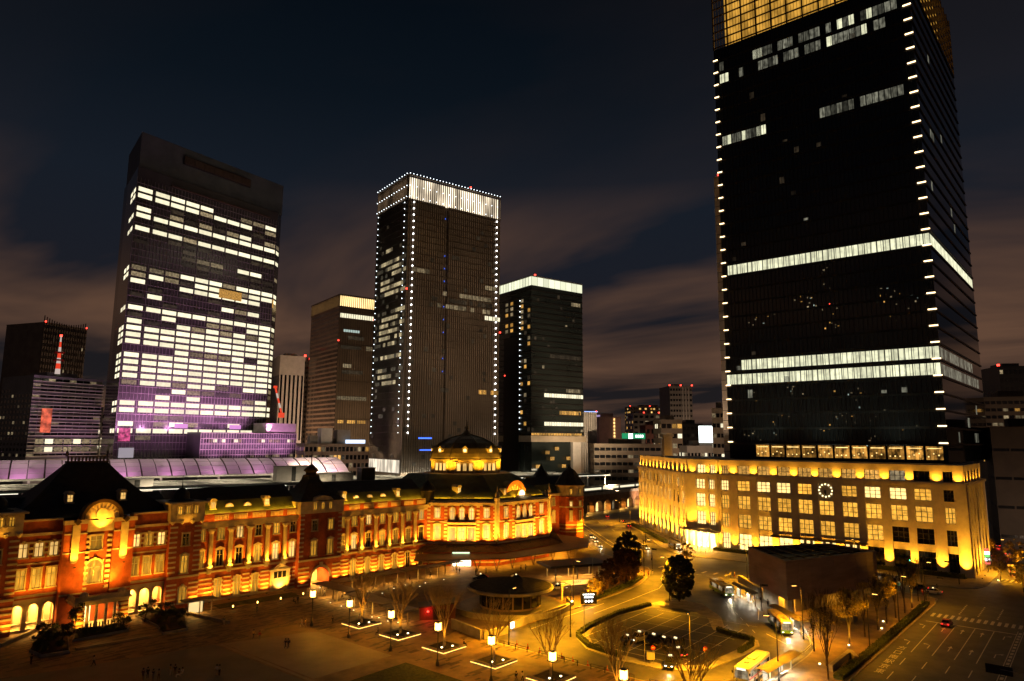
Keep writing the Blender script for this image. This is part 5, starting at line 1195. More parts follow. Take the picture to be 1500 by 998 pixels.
o, ln, h = bldg('screen_block', 'low white block carrying a blazing white roof screen', 1006, 1046, 655, 480, A49, depth=16, m_=wallwh, rows_=3, cols_=8, lit=.5, mats=(win_off, win_dim)); box('roof_screen', o, ln*.45, ln*1.05, -.6, -.1, h+3, h+14, emat('screen_white', (.9, 1., .98), 4.)); box('screen_frame', o, ln*.44, ln*1.06, -.1, .6, h, h+14.4, steel)
bldg('small_window_tower', 'narrow cream office with paired windows touching the black glass tower', 1044, 1062, 600, 400, RD(-70), depth=16, m_=mat('cream_office', (.42, .35, .27), .7, .2, .1), rows_=10, cols_=3, lit=.4, mats=(win_off, win_dim), wd=.8, wh=.4)
x, y = at_r(977, 520); CHM = empty('lit_stone_pylon', 'gold floodlit stone pylon standing behind the cream block roof', 'pylon', x, y, 0, A49); zt = z_at(977, 636, 520)
box('pylon_shaft', CHM, -3, 3, -3, 3, 0, zt-2, plaster); box('pylon_cap', CHM, -4, 4, -4, 4, zt-2, zt, plaster); light(CHM, 'SPOT', -6, -12, 20, 5000, OR, (0, -3, 40), .3, 90)
# right edge
bldg('ribbed_beige_office', 'ribbed beige office with amber rows and a red banner behind the black tower', 1447, 1535, 583, 420, RD(-75), depth=30, m_=mat('ribbed_beige', (.17, .13, .10), .7, .2, .1), rows_=9, cols_=10, lit=.18, mats=(win_am, win_dim), wd=.8, wh=.4, zb=30)
bldg('low_dark_office', 'long dark brown block with wide joints at the right end of the street', 1452, 1560, 628, 330, RD(-80), depth=30, m_=mat('dark_brown_panel', (.05, .034, .024), .6, .2, .15), rows_=4, cols_=4, lit=0, wd=.9, wh=.1)
bldg('far_black_tower', 'far black tower with one lit row and red beacon at the right edge', 1473, 1530, 536, 700, RD(-60), depth=40, m_=glass_gr, rows_=14, cols_=8, lit=.06, mats=(win_dim, win_cool), beacons=(0,))
bldg('far_slim_tower', 'far slim grey tower between the black glass tower and far black tower', 1443, 1455, 545, 900, RD(-60), depth=30, m_=wallgr, rows_=14, cols_=3, lit=.05, mats=(win_faint,), beacons=(.8,))
for k, (x0, y0_, l, hh) in enumerate(((300, 10, 'dark low shop block at the far street corner behind the traffic lights', 17), (330, 2, 'tall dim office deep in the right-hand street', 36))):
    o = empty('street_block', l, 'building', x0, y0_, 0, -PI/2); part('wall', o, MB().prism([(0, 0), (34, 0), (34, 40), (0, 40)], 0, hh).mesh('wall', wallbr)); panes(o, [(1+j*3, 3.4+j*3, 3.2+4*i, 5.4+4*i, random.choice((glass_nt, win_faint, win_am))) for j in range(11) for i in range(int(hh/4)-1)], 'window'); box('shop_front', o, .5, 33, -.2, -.05, .3, 2.9, win_kit); box('parapet', o, -.2, 34.2, -.2, 40, hh, hh+.6, wallbr)

# ================================================================== PLAZA FURNITURE
setF(); LK[0] = 3.0
ORD = ('first', 'second', 'third', 'fourth', 'fifth', 'sixth', 'seventh', 'eighth', 'ninth', 'tenth', 'eleventh', 'twelfth')
# ---- lantern lamps in a row
def plaza_lamp(x, y, first):
    o = empty('plaza_lamp', f'black plaza lamp with glowing four-cell lantern, {first} of its row from the station', 'street lamp', x, y, .14, 0, 'lantern lamps in a row along the plaza')
    part('lamp_base', o, PL[0]); part('pole', o, PL[1]); part('lantern_frame', o, PL[2])
    for k in range(4): part('lantern_cell', o, PL[3], .26*(1 if k % 2 else -1), .26*(1 if k > 1 else -1), 0)
    light(o, 'POINT', 0, 0, 6.9, PLW, OR, size=.55); return o
PLW = 4400.
PL = (MB().lathe([(.34, 0), (.34, .5), (.2, .7), (.16, 1.1)], 12).mesh('lamp_base', iron), MB().lathe([(.11, 1.1), (.08, 6.0)], 10).mesh('lamp_pole', iron),
      MB().box(-.62, .62, -.62, .62, 5.95, 6.05).box(-.5, .5, -.5, .5, 7.32, 7.4).mesh('lantern_frame', iron), MB().lathe([(.20, 6.06), (.21, 7.3)], 10).mesh('lantern_cell', bulb_o))
for k, y in enumerate((132.7, 119.6, 106.5, 93.5, 80.6, 67.8, 55.)): plaza_lamp(89.7, y, ORD[k])

# ---- bare trees
def bare_tree_mesh(seed, h, spread, lv=5, trunk=.30, low=.22, m_=bark):
    rnd = random.Random(seed); tb, bb = MB(), MB()
    tb.tube((0, 0, -.1), (0, 0, h*low), trunk, trunk*.75, 8)
    def grow(p, d, ln, r, l):
        q = p+d*ln
        (tb if l == 0 else bb).tube(p, q, r, r*.68, 6 if l < 2 else 3)
        if l >= lv: return
        n = 2
        if rnd.random() < .6: n += 1
        for k in range(n):
            a = rnd.uniform(0, 2*PI); s = rnd.uniform(.18, .5)*spread
            nd_ = (d+Vector((math.cos(a)*s, math.sin(a)*s, rnd.uniform(.0, .22)))).normalized()
            grow(q, nd_, ln*rnd.uniform(.62, .84), r*.62, l+1)
    n0 = 8
    for k in range(n0):
        a = 2*PI*k/n0+rnd.uniform(-.3, .3); s = rnd.uniform(.2, .5)*spread
        grow(Vector((0, 0, h*low*rnd.uniform(.75, 1.))), Vector((math.cos(a)*s, math.sin(a)*s, 1)).normalized(), h*.26*rnd.uniform(.85, 1.1), trunk*.42, 1)
    return tb.mesh('trunk', m_), bb.mesh('branches', m_)
ZT = [bare_tree_mesh(s, 11.2, 1.0, 5) for s in (1, 2, 3)]
rim = MB()
for a, b_, c, d in ((-3, 3, -3, -2.3), (-3, 3, 2.3, 3), (-3, -2.3, -2.3, 2.3), (2.3, 3, -2.3, 2.3)): rim.box(a, b_, c, d, .0, .42)
rim = rim.mesh('planter_rim', mat('planter_granite', (.20, .15, .11), .7, .8, .25)); soilm = MB().box(-2.3, 2.3, -2.3, 2.3, 0, .3).mesh('planter_soil', soil)
stx = MB().box(-3.0, 3.0, -3.07, -3.01, .06, .13).mesh('light_strip', strip_o); sty = MB().box(-3.07, -3.01, -3.07, 3.0, .06, .13).mesh('light_strip', strip_o)
spotm = MB().lathe([(.16, .3), (.2, .45), (.02, .5)], 8).mesh('spike_lamp', emat('spike_lamp_glow', (1., .8, .4), 7.))
for k, y in enumerate((126.2, 113.4, 100.4, 87.4, 74.4, 61.4, 48.4)):
    pl_ = empty('tree_planter', f'square granite planter with glowing strips, {ORD[k]} of its row from the walkway canopies', 'planter', 98, y, .14, 0, 'square planters in a row')
    part('planter_rim', pl_, rim); part('planter_soil', pl_, soilm); part('light_strip', pl_, stx); part('light_strip', pl_, sty)
    for dx, dy in ((-1.2, -.6), (.9, -1.4)): part('spike_lamp', pl_, spotm, dx, dy, 0)
    light(pl_, 'SPOT', -1.2, -.7, .6, 900, OR, (.1, 0, 7), .1, 70)
    light(pl_, 'SPOT', .9, -1.4, .6, 800, OR, (.1, 0, 7), .1, 80)
    zt = empty('zelkova_tree', f'bare uplit winter tree in the {ORD[k]} square planter from the walkway canopies', 'tree', 98, y, .4, k*1.7, 'bare trees in the square planters')
    part('trunk', zt, ZT[k % 3][0]); part('branches', zt, ZT[k % 3][1])

# ---- leafy trees: leaf-sized faces through the crown
def leaves(rnd, clumps, n, size, b):
    for i in range(n):
        c, rad = clumps[rnd.randrange(len(clumps))]
        d = Vector((rnd.gauss(0, 1), rnd.gauss(0, 1), rnd.gauss(0, 1))).normalized()*rad*(rnd.random()**.4); p = Vector(c)+d
        u = Vector((rnd.gauss(0, 1), rnd.gauss(0, 1), rnd.gauss(0, 1))).normalized(); v = u.orthogonal().normalized(); s = size*rnd.uniform(.6, 1.3)
        b.add([p+u*s, p+v*s*.6, p-u*s, p-v*s*.6], [(0, 1, 2, 3)])
def leafy_tree(name, label, x, y, h, shape, m_, n=7000, size=.17, tr=.25, seed=0, cat='tree', group=None, bk=barkd, nc=70):
    rnd = random.Random(seed); o = empty(name, label, cat, x, y, .1, rnd.uniform(0, 6), group); t = MB(); cl = []
    t.tube((0, 0, -.1), (.1, .1, h*.5), tr, tr*.6, 8); t.tube((.1, .1, h*.5), (0, 0, h*.92), tr*.6, tr*.15, 6)
    for i in range(nc):
        zz = rnd.uniform(.0, 1.); rr = shape(zz)
        if rr <= 0: continue
        a = rnd.uniform(0, 2*PI); q = rr*math.sqrt(rnd.uniform(.15, 1)); p = (q*math.cos(a), q*math.sin(a), zz*h); cl.append((p, rnd.uniform(.35, .8)*max(.5, rr*.42)*(70/nc)**.33))
        if i % 2 == 0: t.tube((0, 0, max(h*.12, p[2]-q*.7)), p, tr*.28, .02, 4)
    b = MB(); leaves(rnd, cl, n, size, b); part('trunk', o, t.mesh('trunk', bk)); part('crown', o, b.mesh('crown', m_)); return o
egg = lambda R, a, b_: (lambda z: R*math.sqrt(max(0, 1-((z-(a+b_)/2)/((b_-a)/2))**2)) if a < z < b_ else 0)
leafy_tree('clipped_evergreen_tree', 'dense dark egg-shaped evergreen on the taxi island beside the loop road', 164, 84, 11.2, egg(3.9, .07, .99), leafg, 30000, .24, seed=1, nc=260)
leafy_tree('tall_evergreen_tree', 'tall dark evergreen with a rounded top beside the loop road kerb', 181, 109, 13.2, egg(4.0, .06, 1.), leafg, 22000, .24, seed=2, nc=200)
leafy_tree('rusty_leaf_tree', 'tree with rusty brown leaves in front of the tall evergreen', 174, 105.5, 9.6, egg(3.9, .08, 1.), leafr, 14000, .2, seed=3, nc=130)
leafy_tree('rusty_leaf_tree', 'lower rusty brown tree nearest the black taxi shelter', 168, 106, 7.4, egg(3.2, .1, 1.), leafr, 9000, .18, seed=4, nc=110)
leafy_tree('small_lit_tree', 'small open tree with gold-lit leaves before the bright corner entrance', 203, 101, 8.4, egg(2.6, .35, 1.), leafy, 1700, .17, .12, seed=5)
leafy_tree('garden_shrub_tree', 'small palm-like tree lit gold beside the white info board', 152, 101.4, 4.8, egg(2.2, .2, 1.), leafy, 1200, .2, .12, seed=6)
leafy_tree('garden_shrub_tree', 'bushy low tree behind the white info board', 158.5, 103.4, 5.6, egg(2.6, .15, 1.), leafr, 2500, .17, .12, seed=7)
bb = bpy.data.objects.get('x')
gl = empty('garden_spotlight', 'small spotlight stuck in the bed by the white info board', 'spotlight', 151, 100.6, .14); part('spot_head', gl, MB().lathe([(.1, 0), (.1, .5), (.25, .6), (.25, 1.0)], 10).mesh('spot_head', emat('spike_lamp_glow', (1., .8, .4), 7.))); light(gl, 'SPOT', 0, 0, 1.2, 900, OR, (2, 2, 4), .1, 130)
# slim street trees along the main road pavement
SLT = [bare_tree_mesh(s, 10.5, .62, 4, .17, .34, barkd) for s in (11, 12)]
spots_ = ((143.5, 45.4, 'bare'), (128.5, 38.6, 'bare'), (136., 41., 'gold'), (152.7, 41.4, 'gold'), (161., 40.6, 'bare'), (168.5, 39.8, 'gold'), (175.5, 39.6, 'gold'), (182.5, 39.2, 'bare'), (189, 38.6, 'bare'), (196, 38.4, 'gold'), (205, 38.6, 'bare'), (150, 44.8, 'bare'))
for k, (x, y, kd) in enumerate(spots_):
    o = empty('slim_street_tree', ('slim gold-leaved tree' if kd == 'gold' else 'slim leafless tree')+' by the vent house, '+ORD[sorted(s_[0] for s_ in spots_).index(x)]+' from the terminal tip', 'tree', x, y, .1, k*1.3, 'slim trees beside the main road, '+('leafy' if kd == 'gold' else 'bare'))
    part('trunk', o, SLT[k % 2][0]); part('branches', o, SLT[k % 2][1])
    if kd == 'gold':
        b = MB(); rn = random.Random(k); leaves(rn, [((rn.gauss(0, 1.0), rn.gauss(0, 1.0), rn.uniform(5.5, 10.4)), 1.0) for _ in range(16)], 2400, .15, b); part('crown', o, b.mesh('crown', leafy))
        light(o, 'SPOT', .9, -.7, .6, 1500, YEL, (0, 0, 7), .1, 100); part('spike_lamp', o, spotm, .9, -.7, -.1)

# ---- hedges
def hedge(label, pts, w_=1.0, h=.8, z=.14, dens=55):
    o = empty('hedge', label, 'hedge', pts[0][0], pts[0][1], z); b = MB(); c = MB(); rn = random.Random(len(label)); ox, oy = pts[0]
    for (x0, y0_), (x1, y1_) in zip(pts, pts[1:]):
        ln = math.hypot(x1-x0, y1_-y0_); a = math.atan2(y1_-y0_, x1-x0); ux, uy = math.cos(a), math.sin(a)
        c.box(-.2, ln+.2, -w_*.42, w_*.42, 0, h*.86, a, (x0-ox, y0_-oy))
        for i in range(int(ln*dens*w_)):
            t = rn.uniform(0, ln); s = rn.uniform(-w_/2, w_/2); zz = h*rn.uniform(.8, 1.1) if abs(s) < w_*.4 else h*rn.uniform(.1, 1)
            p = Vector((x0-ox+ux*t-uy*s, y0_-oy+uy*t+ux*s, zz)); u = Vector((rn.gauss(0, 1), rn.gauss(0, 1), rn.gauss(0, 1))).normalized(); v = u.orthogonal().normalized(); q = rn.uniform(.09, .2)
            b.add([p+u*q, p+v*q*.6, p-u*q, p-v*q*.6], [(0, 1, 2, 3)])
    part('hedge_core', o, c.mesh('hedge_core', hedgem)); part('hedge_leaves', o, b.mesh('hedge_leaves', hedgem)); return o
hedge('clipped hedge along the north rim of the taxi island', [(122, 85.6), (128.6, 87.4), (142.6, 88.7), (155, 87.4)])
hedge('clipped hedge round the blunt west end of the taxi island', [(121.2, 85), (117, 79.5), (115.6, 72)])
hedge('clipped hedge at the bus side tip of the taxi island', [(145, 65.4), (142.9, 60), (142.4, 57), (139, 55.8), (133, 55.8)])
hedge('low planting at the foot of the rusty trees', [(147, 101), (160, 102.2), (172, 103.4), (184, 106.6)], 2.2, .7, dens=35)
hedge('long roadside hedge beside the main road', [(130, 37.4), (150, 36.8), (170, 36.6), (190, 36.4), (203, 36.5)], 1.8, .7, dens=35)
hedge('dark hedge at the foot of the cream block main front', [(247.6, 112), (247.6, 34)], 1.6, 1.3, dens=20)
hedge('trimmed hedge along the angled wing of the cream block', [(251, 133.5), (262, 144), (280, 161), (292, 173)], 1.6, 1.3, dens=20)
hedge('low bed against the vent house bus stop wall', [(186, 67), (181, 63)], 1.2, .6)

# ---- round ramp pavilion with a disc roof
RP = empty('ramp_pavilion', 'round garage ramp pavilion under a dark disc roof with pale rim', 'pavilion', 133, 113.4, .14)
part('disc_roof', RP, MB().lathe([(10.3, 3.9), (10.6, 4.1), (10.6, 4.6), (10.2, 4.65)], 48).mesh('disc_roof', concrete)); part('roof_planting', RP, MB().lathe([(10.1, 4.66), (9.8, 4.8), (.1, 4.9)], 40).mesh('roof_planting', mat('roof_soil', (.05, .042, .032), .95, 1.2, .5)))
part('drum_wall', RP, MB().lathe([(7.4, 0), (7.4, 3.9)], 40).mesh('drum_wall', conc_dk))
for k in range(20): a = 2*PI*k/20; part('drum_panel', RP, MB().box(-1.0, 1.0, -.08, 0, .5, 3.5).mesh('drum_panel', glass_gr), 7.42*math.cos(a), 7.42*math.sin(a), 0, a+PI/2)
for a0, a1, r_, h in ((RD(150), RD(262), 15.2, 1.25), (RD(255), RD(325), 14.4, 1.1)):
    m = MB(); n = 18
    for i in range(n):
        a, b_ = a0+(a1-a0)*i/n, a0+(a1-a0)*(i+1)/n; m.prism([(r_*math.cos(a), r_*math.sin(a)), ((r_+.4)*math.cos(a), (r_+.4)*math.sin(a)), ((r_+.4)*math.cos(b_), (r_+.4)*math.sin(b_)), (r_*math.cos(b_), r_*math.sin(b_))], 0, h)
    part('ramp_wall', RP, m.mesh('ramp_wall', concrete))
sheet('ramp_asphalt', [(12.5*math.cos(2*PI*i/32), 12.5*math.sin(2*PI*i/32)) for i in range(32)], .012, asphalt, par=RP)
light(RP, 'SPOT', 9, -12, 1.0, 260, WARM, (6, -6, 1), .2, 140)
part('wall_lamp', RP, MB().box(8.7, 9.3, -12.2, -11.9, 1., 1.25).mesh('wall_lamp', emat('spike_lamp_glow', (1., .8, .4), 7.)))
def wall_thing(label, pts, h, w_=.4, m_=concrete, name='low_wall', z=.14):
    o = empty(name, label, 'wall', pts[0][0], pts[0][1], z)
    for k, (p, q) in enumerate(zip(pts, pts[1:])):
        a = math.atan2(q[1]-p[1], q[0]-p[0]); ln = math.hypot(q[0]-p[0], q[1]-p[1]); n = max(1, int(ln/2.4))
        for j in range(n): part('wall_panel', o, cube(m_), (p[0]+q[0])/2-pts[0][0]+(j+.5-n/2)*ln/n*math.cos(a), (p[1]+q[1])/2-pts[0][1]+(j+.5-n/2)*ln/n*math.sin(a), h/2, a, (ln/n-.02, w_, h))
        part('wall_coping', o, cube(kerbm), (p[0]+q[0])/2-pts[0][0], (p[1]+q[1])/2-pts[0][1], h+.05, a, (ln+.1, w_+.12, .1))
    return o
wall_thing('long pale retaining wall between planters and ramp', [(108.6, 109), (106.6, 98.6)], 1.9); wall_thing('bent pale wall with a lit number plate beside the loop road', [(106.9, 98.2), (113.5, 97.4)], 1.5)
o = wall_thing('gold-lit pale wall at the kerb below the ramp', [(115.5, 98.6), (128.5, 100.4)], 1.5); light(o, 'SPOT', 3, -3, .2, 300, OR, (6, 1, .8), .1, 140); part('number_plate', o, MB().box(-.1, .9, -.5, -.3, .5, 1.7).mesh('number_plate', sign_w))
wall_thing('long low wall below the ramp along the loop road', [(128.7, 100.4), (142, 101.2)], .9)
# garage gate and info board
GP = empty('garage_gate', 'white portal frame with a lettered header over the garage ramp', 'gate', 145.5, 107, .14, math.atan2(103.4-107, 153.7-145.5)); 
for x in (0, 9): box('gate_post', GP, x-.25, x+.25, -.25, .25, 0, 4.2, wallwh)
box('gate_header', GP, -.3, 9.3, -.3, .3, 3.4, 4.6, wallwh); o_ = part('gate_lettering', GP, text_mesh('丸の内 P', .62, iron, .01), 4.4, -.33, 4.0); o_.rotation_euler = (PI/2, 0, 0); light(GP, 'SPOT', 4.5, -4, 3.2, 120, (1, .85, .7), (4.5, 0, 4), .2, 120)
IB = empty('info_board', 'lit white-on-black parking information board in the flower bed', 'sign', 145.6, 98.9, .14, RD(-42)); box('board_panel', IB, -2.0, 2.0, -.2, .2, .3, 3.0, iron)
for k, (z, wv) in enumerate(((2.35, 3.0), (1.7, 2.4))):
    for j in range(7): box('lit_lettering', IB, -wv/2+j*wv/7, -wv/2+j*wv/7+wv/7*.7, -.24, -.21, z, z+.34, sign_w)
for x in (-1, 0, 1): part('lit_lettering', IB, MB().yprism([(.28*math.cos(2*PI*i/10), .28*math.sin(2*PI*i/10)) for i in range(10)], -.24, -.21).mesh('lit_lettering', sign_w), x*.75, 0, .95)
# dark entrance hut with the red lamp
SE = empty('subway_entrance', 'dark wedge-roofed stair entrance with a red lamp beside the walkway canopies', 'entrance', *G(640, 905), .14, RD(-40)); 
part('hut_body', SE, MB().yprism([(-4, 0), (4, 0), (4, 3.4), (-4, 2.6)], -2.4, 2.4).mesh('hut_body', mat('dark_red_panel', (.11, .035, .03), .5, .4, .2))); part('hut_roof', SE, MB().yprism([(-4.3, 2.6), (4.3, 3.4), (4.3, 3.65), (-4.3, 2.85)], -2.7, 2.7).mesh('hut_roof', iron)); box('hut_door', SE, -1, 1.6, -2.46, -2.4, 0, 2.3, iron); part('red_lamp', SE, MB().lathe([(.02, 0), (.3, .3), (.02, .6)], 10).mesh('red_lamp', bulb_r), -2.2, -2.7, 1.6); light(SE, 'POINT', -2.2, -3.1, 1.9, 90, (1, .04, .02), size=.2)

# ---- taxi shelter with black roof, walkway canopies
TS = empty('taxi_shelter', 'flat black shelter roof on posts at the taxi rank by the pavilion', 'shelter', *G(839, 826, 4.0), .14, RD(-28))
box('shelter_roof', TS, -9.5, 9.5, -5, 5, 3.9, 4.4, iron); box('roof_edge', TS, -9.6, 9.6, -5.1, 5.1, 3.75, 3.9, metal_br)
for x in (-7, 0, 7):
    for y in (-3, 3): box('post', TS, x-.15, x+.15, y-.15, y+.15, 0, 3.75, steel)
for x in (-5, 0, 5): box('bench', TS, x-1.4, x+1.4, -.25, .25, .35, .5, concrete); light(TS, 'AREA', x, 0, 3.6, 260, WARM, (x, 0, 0), 2, 165)
def canopy(label, x, y, lx, ly, z, group, rot=0):
    o = empty('walkway_canopy', label, 'canopy', x, y, .14, rot, group); box('canopy_roof', o, -lx/2, lx/2, -ly/2, ly/2, z, z+.14, clear_gl)
    for t in np.linspace(-.5, .5, 5): 
        if lx > ly: box('roof_beam', o, t*lx-.06, t*lx+.06, -ly/2, ly/2, z-.22, z, steel)
        else: box('roof_beam', o, -lx/2, lx/2, t*ly-.06, t*ly+.06, z-.22, z, steel)
    for t in (-.36, .36):
        if lx > ly: box('post', o, t*lx-.13, t*lx+.13, -.13, .13, 0, z-.22, frame_w)
        else: box('post', o, -.13, .13, t*ly-.13, t*ly+.13, 0, z-.22, frame_w)
    light(o, 'AREA', 0, 0, z-.3, 110, WARM, (0, 0, 0), 1.2, 165); return o
for k in range(5): canopy(f'glass walkway canopy on pale posts, {ORD[k]} from the arched entrance', 107.6-k*.9, 153-k*8.1, 4.2, 7.4, 3.2+.16*(k % 2), 'canopies leading to the arched entrance')
for k in range(6): canopy(f'glass walkway canopy before the column front, {ORD[k]} of its row from the gabled tower', 114+k*7.4, 154.4-k*.4, 6.8, 3.6, 3.1+.16*(k % 2), 'canopies along the column front')
# ground marker lights
mk = MB().lathe([(.16, 0), (.14, .04)], 8).mesh('ground_light', emat('ground_marker_glow', (1., .86, .5), 4.))
random.seed(77)
for px, py in ((469, 862), (484, 884), (500, 889), (518, 895), (530, 899), (545, 905), (555, 906), (568, 911), (583, 913), (560, 870), (577, 863), (594, 858), (615, 860), (623, 855), (650, 850), (558, 838)):
    x, y = G(px, py); o = part('ground_light', None, mk, x, y, .145); tag(o, 'small round marker light set flush in the walkway paving', 'ground light', 'marker lights in the walkway paving')
# bollard lamps by the grass strip
for k, (px, py) in enumerate(((341, 894), (377, 888), (411, 882), (444, 875))):
    x, y = G(px, py); o = empty('bollard_lamp', 'short glowing bollard lamp at the edge of the station lawn', 'bollard', x, y, .14, 0, 'bollard lamps by the station lawn'); part('bollard_post', o, MB().lathe([(.13, 0), (.13, .55)], 10).mesh('bollard_post', iron)); part('bollard_glow', o, MB().lathe([(.13, .55), (.13, .95), (.02, 1.)], 10).mesh('bollard_glow', bulb_o)); light(o, 'POINT', 0, 0, .8, 25, OR, size=.14)
lawn2 = part('station_lawn', None, MB().prism(ccw([(84, 162), (104, 159.6), (105, 165), (84.5, 166.2)]), 0, .06).mesh('station_lawn', grassm), z=.14); lawn2['kind'] = 'structure'
KIO = empty('stair_kiosk', 'lit glass stair kiosk with a thin flat roof against the station base', 'kiosk', *G(290, 898), .14, A0)
box('kiosk_roof', KIO, -3.8, 3.4, -2.4, 1.4, 2.9, 3.1, concrete); box('kiosk_glow', KIO, -2.4, .8, -.4, -.3, .1, 2.7, emat('kiosk_wall', (1., .7, .3), 1.0))
for x in (-3.2, -.6, 2.2): box('kiosk_post', KIO, x-.1, x+.1, -2.2, -2.0, 0, 2.9, frame_w)
light(KIO, 'AREA', -1, -1, 2.8, 90, WARM, (-1, -1, 0), 1.6, 165)

# ---- garden beds in front of the centre porch
def pine(label, x, y, h, seed, lamp=True):
    rn = random.Random(seed); o = empty('garden_pine', label, 'tree', x, y, .3); t = MB(); cl = []
    t.tube((0, 0, -.2), (.3, .1, h*.5), .16, .11, 6); t.tube((.3, .1, h*.5), (-.1, .2, h*.95), .11, .04, 6)
    for k in range(9):
        a = rn.uniform(0, 6.28); r_ = rn.uniform(.5, 1.7); z = h*rn.uniform(.4, 1.); c = (r_*math.cos(a), r_*math.sin(a), z); t.tube((.1, .1, z-.3), c, .06, .02, 4)
        for q in range(3): cl.append(((c[0]+rn.gauss(0, .35), c[1]+rn.gauss(0, .35), c[2]+rn.gauss(0, .08)), .5))
    b = MB(); leaves(rn, cl, 1700, .12, b); part('trunk', o, t.mesh('trunk', barkd)); part('crown', o, b.mesh('crown', leafg))
    if lamp: light(o, 'SPOT', .4, -1.4, .3, 420, YEL, (0, 0, h*.6), .08, 100)
def bed(label, px_pts, seed):
    pts = ccw([G(*p) for p in px_pts]); o = empty('garden_bed', label, 'garden bed', pts[0][0], pts[0][1], .14); ox, oy = pts[0]
    loc = [(x-ox, y-oy) for x, y in pts]; cxm = sum(p[0] for p in loc)/len(loc); cym = sum(p[1] for p in loc)/len(loc)
    part('bed_wall', o, MB().prism(loc, 0, .45).mesh('bed_wall', concrete)); part('bed_soil', o, MB().prism([(cxm+(x-cxm)*.93, cym+(y-cym)*.93) for x, y in loc], .45, .6).mesh('bed_soil', soil))
    b = MB(); rn = random.Random(seed); cl = []
    for i in range(26):
        k = rn.randrange(len(loc)); q = loc[k]; t = rn.uniform(.0, .85); cl.append(((cxm+(q[0]-cxm)*t, cym+(q[1]-cym)*t, .9), .7))
    leaves(rn, cl, 5000, .12, b); part('shrubs', o, b.mesh('shrubs', hedgem))
bed('rounded garden bed with shrubs left of the centre porch', [(42, 957), (50, 945), (64, 930), (85, 916), (100, 935), (102, 958), (60, 965)], 1)
bed('long garden bed with shrubs right of the centre porch', [(198, 905), (215, 898), (255, 896), (272, 908), (275, 925), (238, 932), (230, 920)], 2)
bed('narrow shrub bed before the porch steps', [(105, 942), (188, 926), (190, 920), (108, 933)], 3)
for k, (px, py, h, l) in enumerate(((64, 950, 4.2, 'dark layered pine in the rounded bed'), (90, 945, 3.6, 'gold-lit small pine in the rounded bed'), (108, 928, 5.4, 'tall loose pine at the left corner of the porch'), (212, 912, 4.6, 'gold-lit pine at the right corner of the porch'), (240, 908, 3.2, 'broad dark pine in the long bed'), (180, 918, 2.6, 'small pine by the right porch pier'), (258, 914, 3.0, 'low dark pine at the far end of the long bed'))): pine(l, *G(px, py), h, k+40, k in (1, 2, 3))
wall_thing('low stone wall curving past the station arcade', [G(0, 950), G(40, 932), G(66, 918)], .6, .5); wall_thing('low stone wall along the station front beside the kiosk', [G(215, 897), G(280, 902), G(335, 915)], .5, .5)
for k, (px, py) in enumerate(((107, 950), (215, 931))):
    p = G(px, py)
stp = empty('porch_steps', 'two broad low stone steps before the porch garden', 'steps', *G(172, 943), .14, A0-RD(6)); 
for k in range(2): box('step', stp, -7, 7, -.5+k*.45, .8, k*.13, .13+k*.13, slablt)
# ---- cones and railing
cone = MB().box(-.2, .2, -.2, .2, 0, .04).lathe([(.15, .04), (.03, .7)], 10).mesh('cone_body', orange_m); cb = MB().lathe([(.115, .3), (.085, .45)], 10, cap=False).mesh('cone_band', wallwh)
for x, y in ((109, 91.2), (108.7, 88.2), (108.3, 84.9), (108.3, 79.7), (107.9, 76.9), (107.7, 73.5), (107.9, 69.5)):
    o = empty('traffic_cone', 'orange traffic cone on the loop road beside the plaza rail', 'cone', x, y, .0, 0, 'cones along the plaza rail'); part('cone_body', o, cone, s=(1.3, 1.3, 1.3)); part('cone_band', o, cb, s=(1.3, 1.3, 1.3))
RL = empty('plaza_rail', 'thin dark railing between plaza and loop road', 'railing', 106.2, 95, .14)
for k in range(14): box('rail_post', RL, -.05, .05, -k*2.9-.05, -k*2.9+.05, 0, .95, iron)
for z in (.5, .92):
    for k in range(13):
        if k % 4 != 3: box('rail_bar', RL, -.025, .025, -k*2.9-2.85, -k*2.9-.05, z, z+.05, iron)

# ================================================================== VENT HOUSE
VH = empty('vent_house', 'windowless brown panelled box raised over a recessed base, open-framed roof', 'building', 165, 57.5)
q4 = [(0, 0), (31, -11.9), (36.6, 1.1), (16, 15)]
part('panel_wall', VH, MB().add([(*p, 4.1) for p in q4]+[(*p, 12.4) for p in q4], [(0, 1, 5, 4), (1, 2, 6, 5), (2, 3, 7, 6), (3, 0, 4, 7), (3, 2, 1, 0)]).mesh('panel_wall', conc_dk))
for p, q in zip(q4, q4[1:]+q4[:1]):
    a = math.atan2(q[1]-p[1], q[0]-p[0]); ln = math.hypot(q[0]-p[0], q[1]-p[1]); setF(p[0], p[1], a); n = max(2, int(ln/4))
    for j in range(n):
        for i in range(2): box('wall_panel', VH, j*ln/n+.03, (j+1)*ln/n-.03, -.08, 0, 4.1+i*4.15+.03, 4.1+(i+1)*4.15-.03, conc_dk)
    box('coping', VH, -.1, ln+.1, -.15, .5, 12.4, 12.8, conc_dk); setF()
part('roof_deck', VH, MB().prism(ccw([(x*.97+.6, y*.95+.2) for x, y in q4]), 10.8, 11.0).mesh('roof_deck', iron))
for k in range(1, 7):
    t = k/7; lp = lambda p, q, t_: (p[0]+(q[0]-p[0])*t_, p[1]+(q[1]-p[1])*t_)
    a, b_ = lp(q4[0], q4[1], t), lp(q4[3], q4[2], t); part('roof_beam', VH, MB().tube((*a, 12.3), (*b_, 12.3), .2, .2, 4).mesh('roof_beam', metal_dk))
for t in (.33, .66): a, b_ = lp(q4[0], q4[3], t), lp(q4[1], q4[2], t); part('roof_beam', VH, MB().tube((*a, 12.1), (*b_, 12.1), .2, .2, 4).mesh('roof_beam', metal_dk))
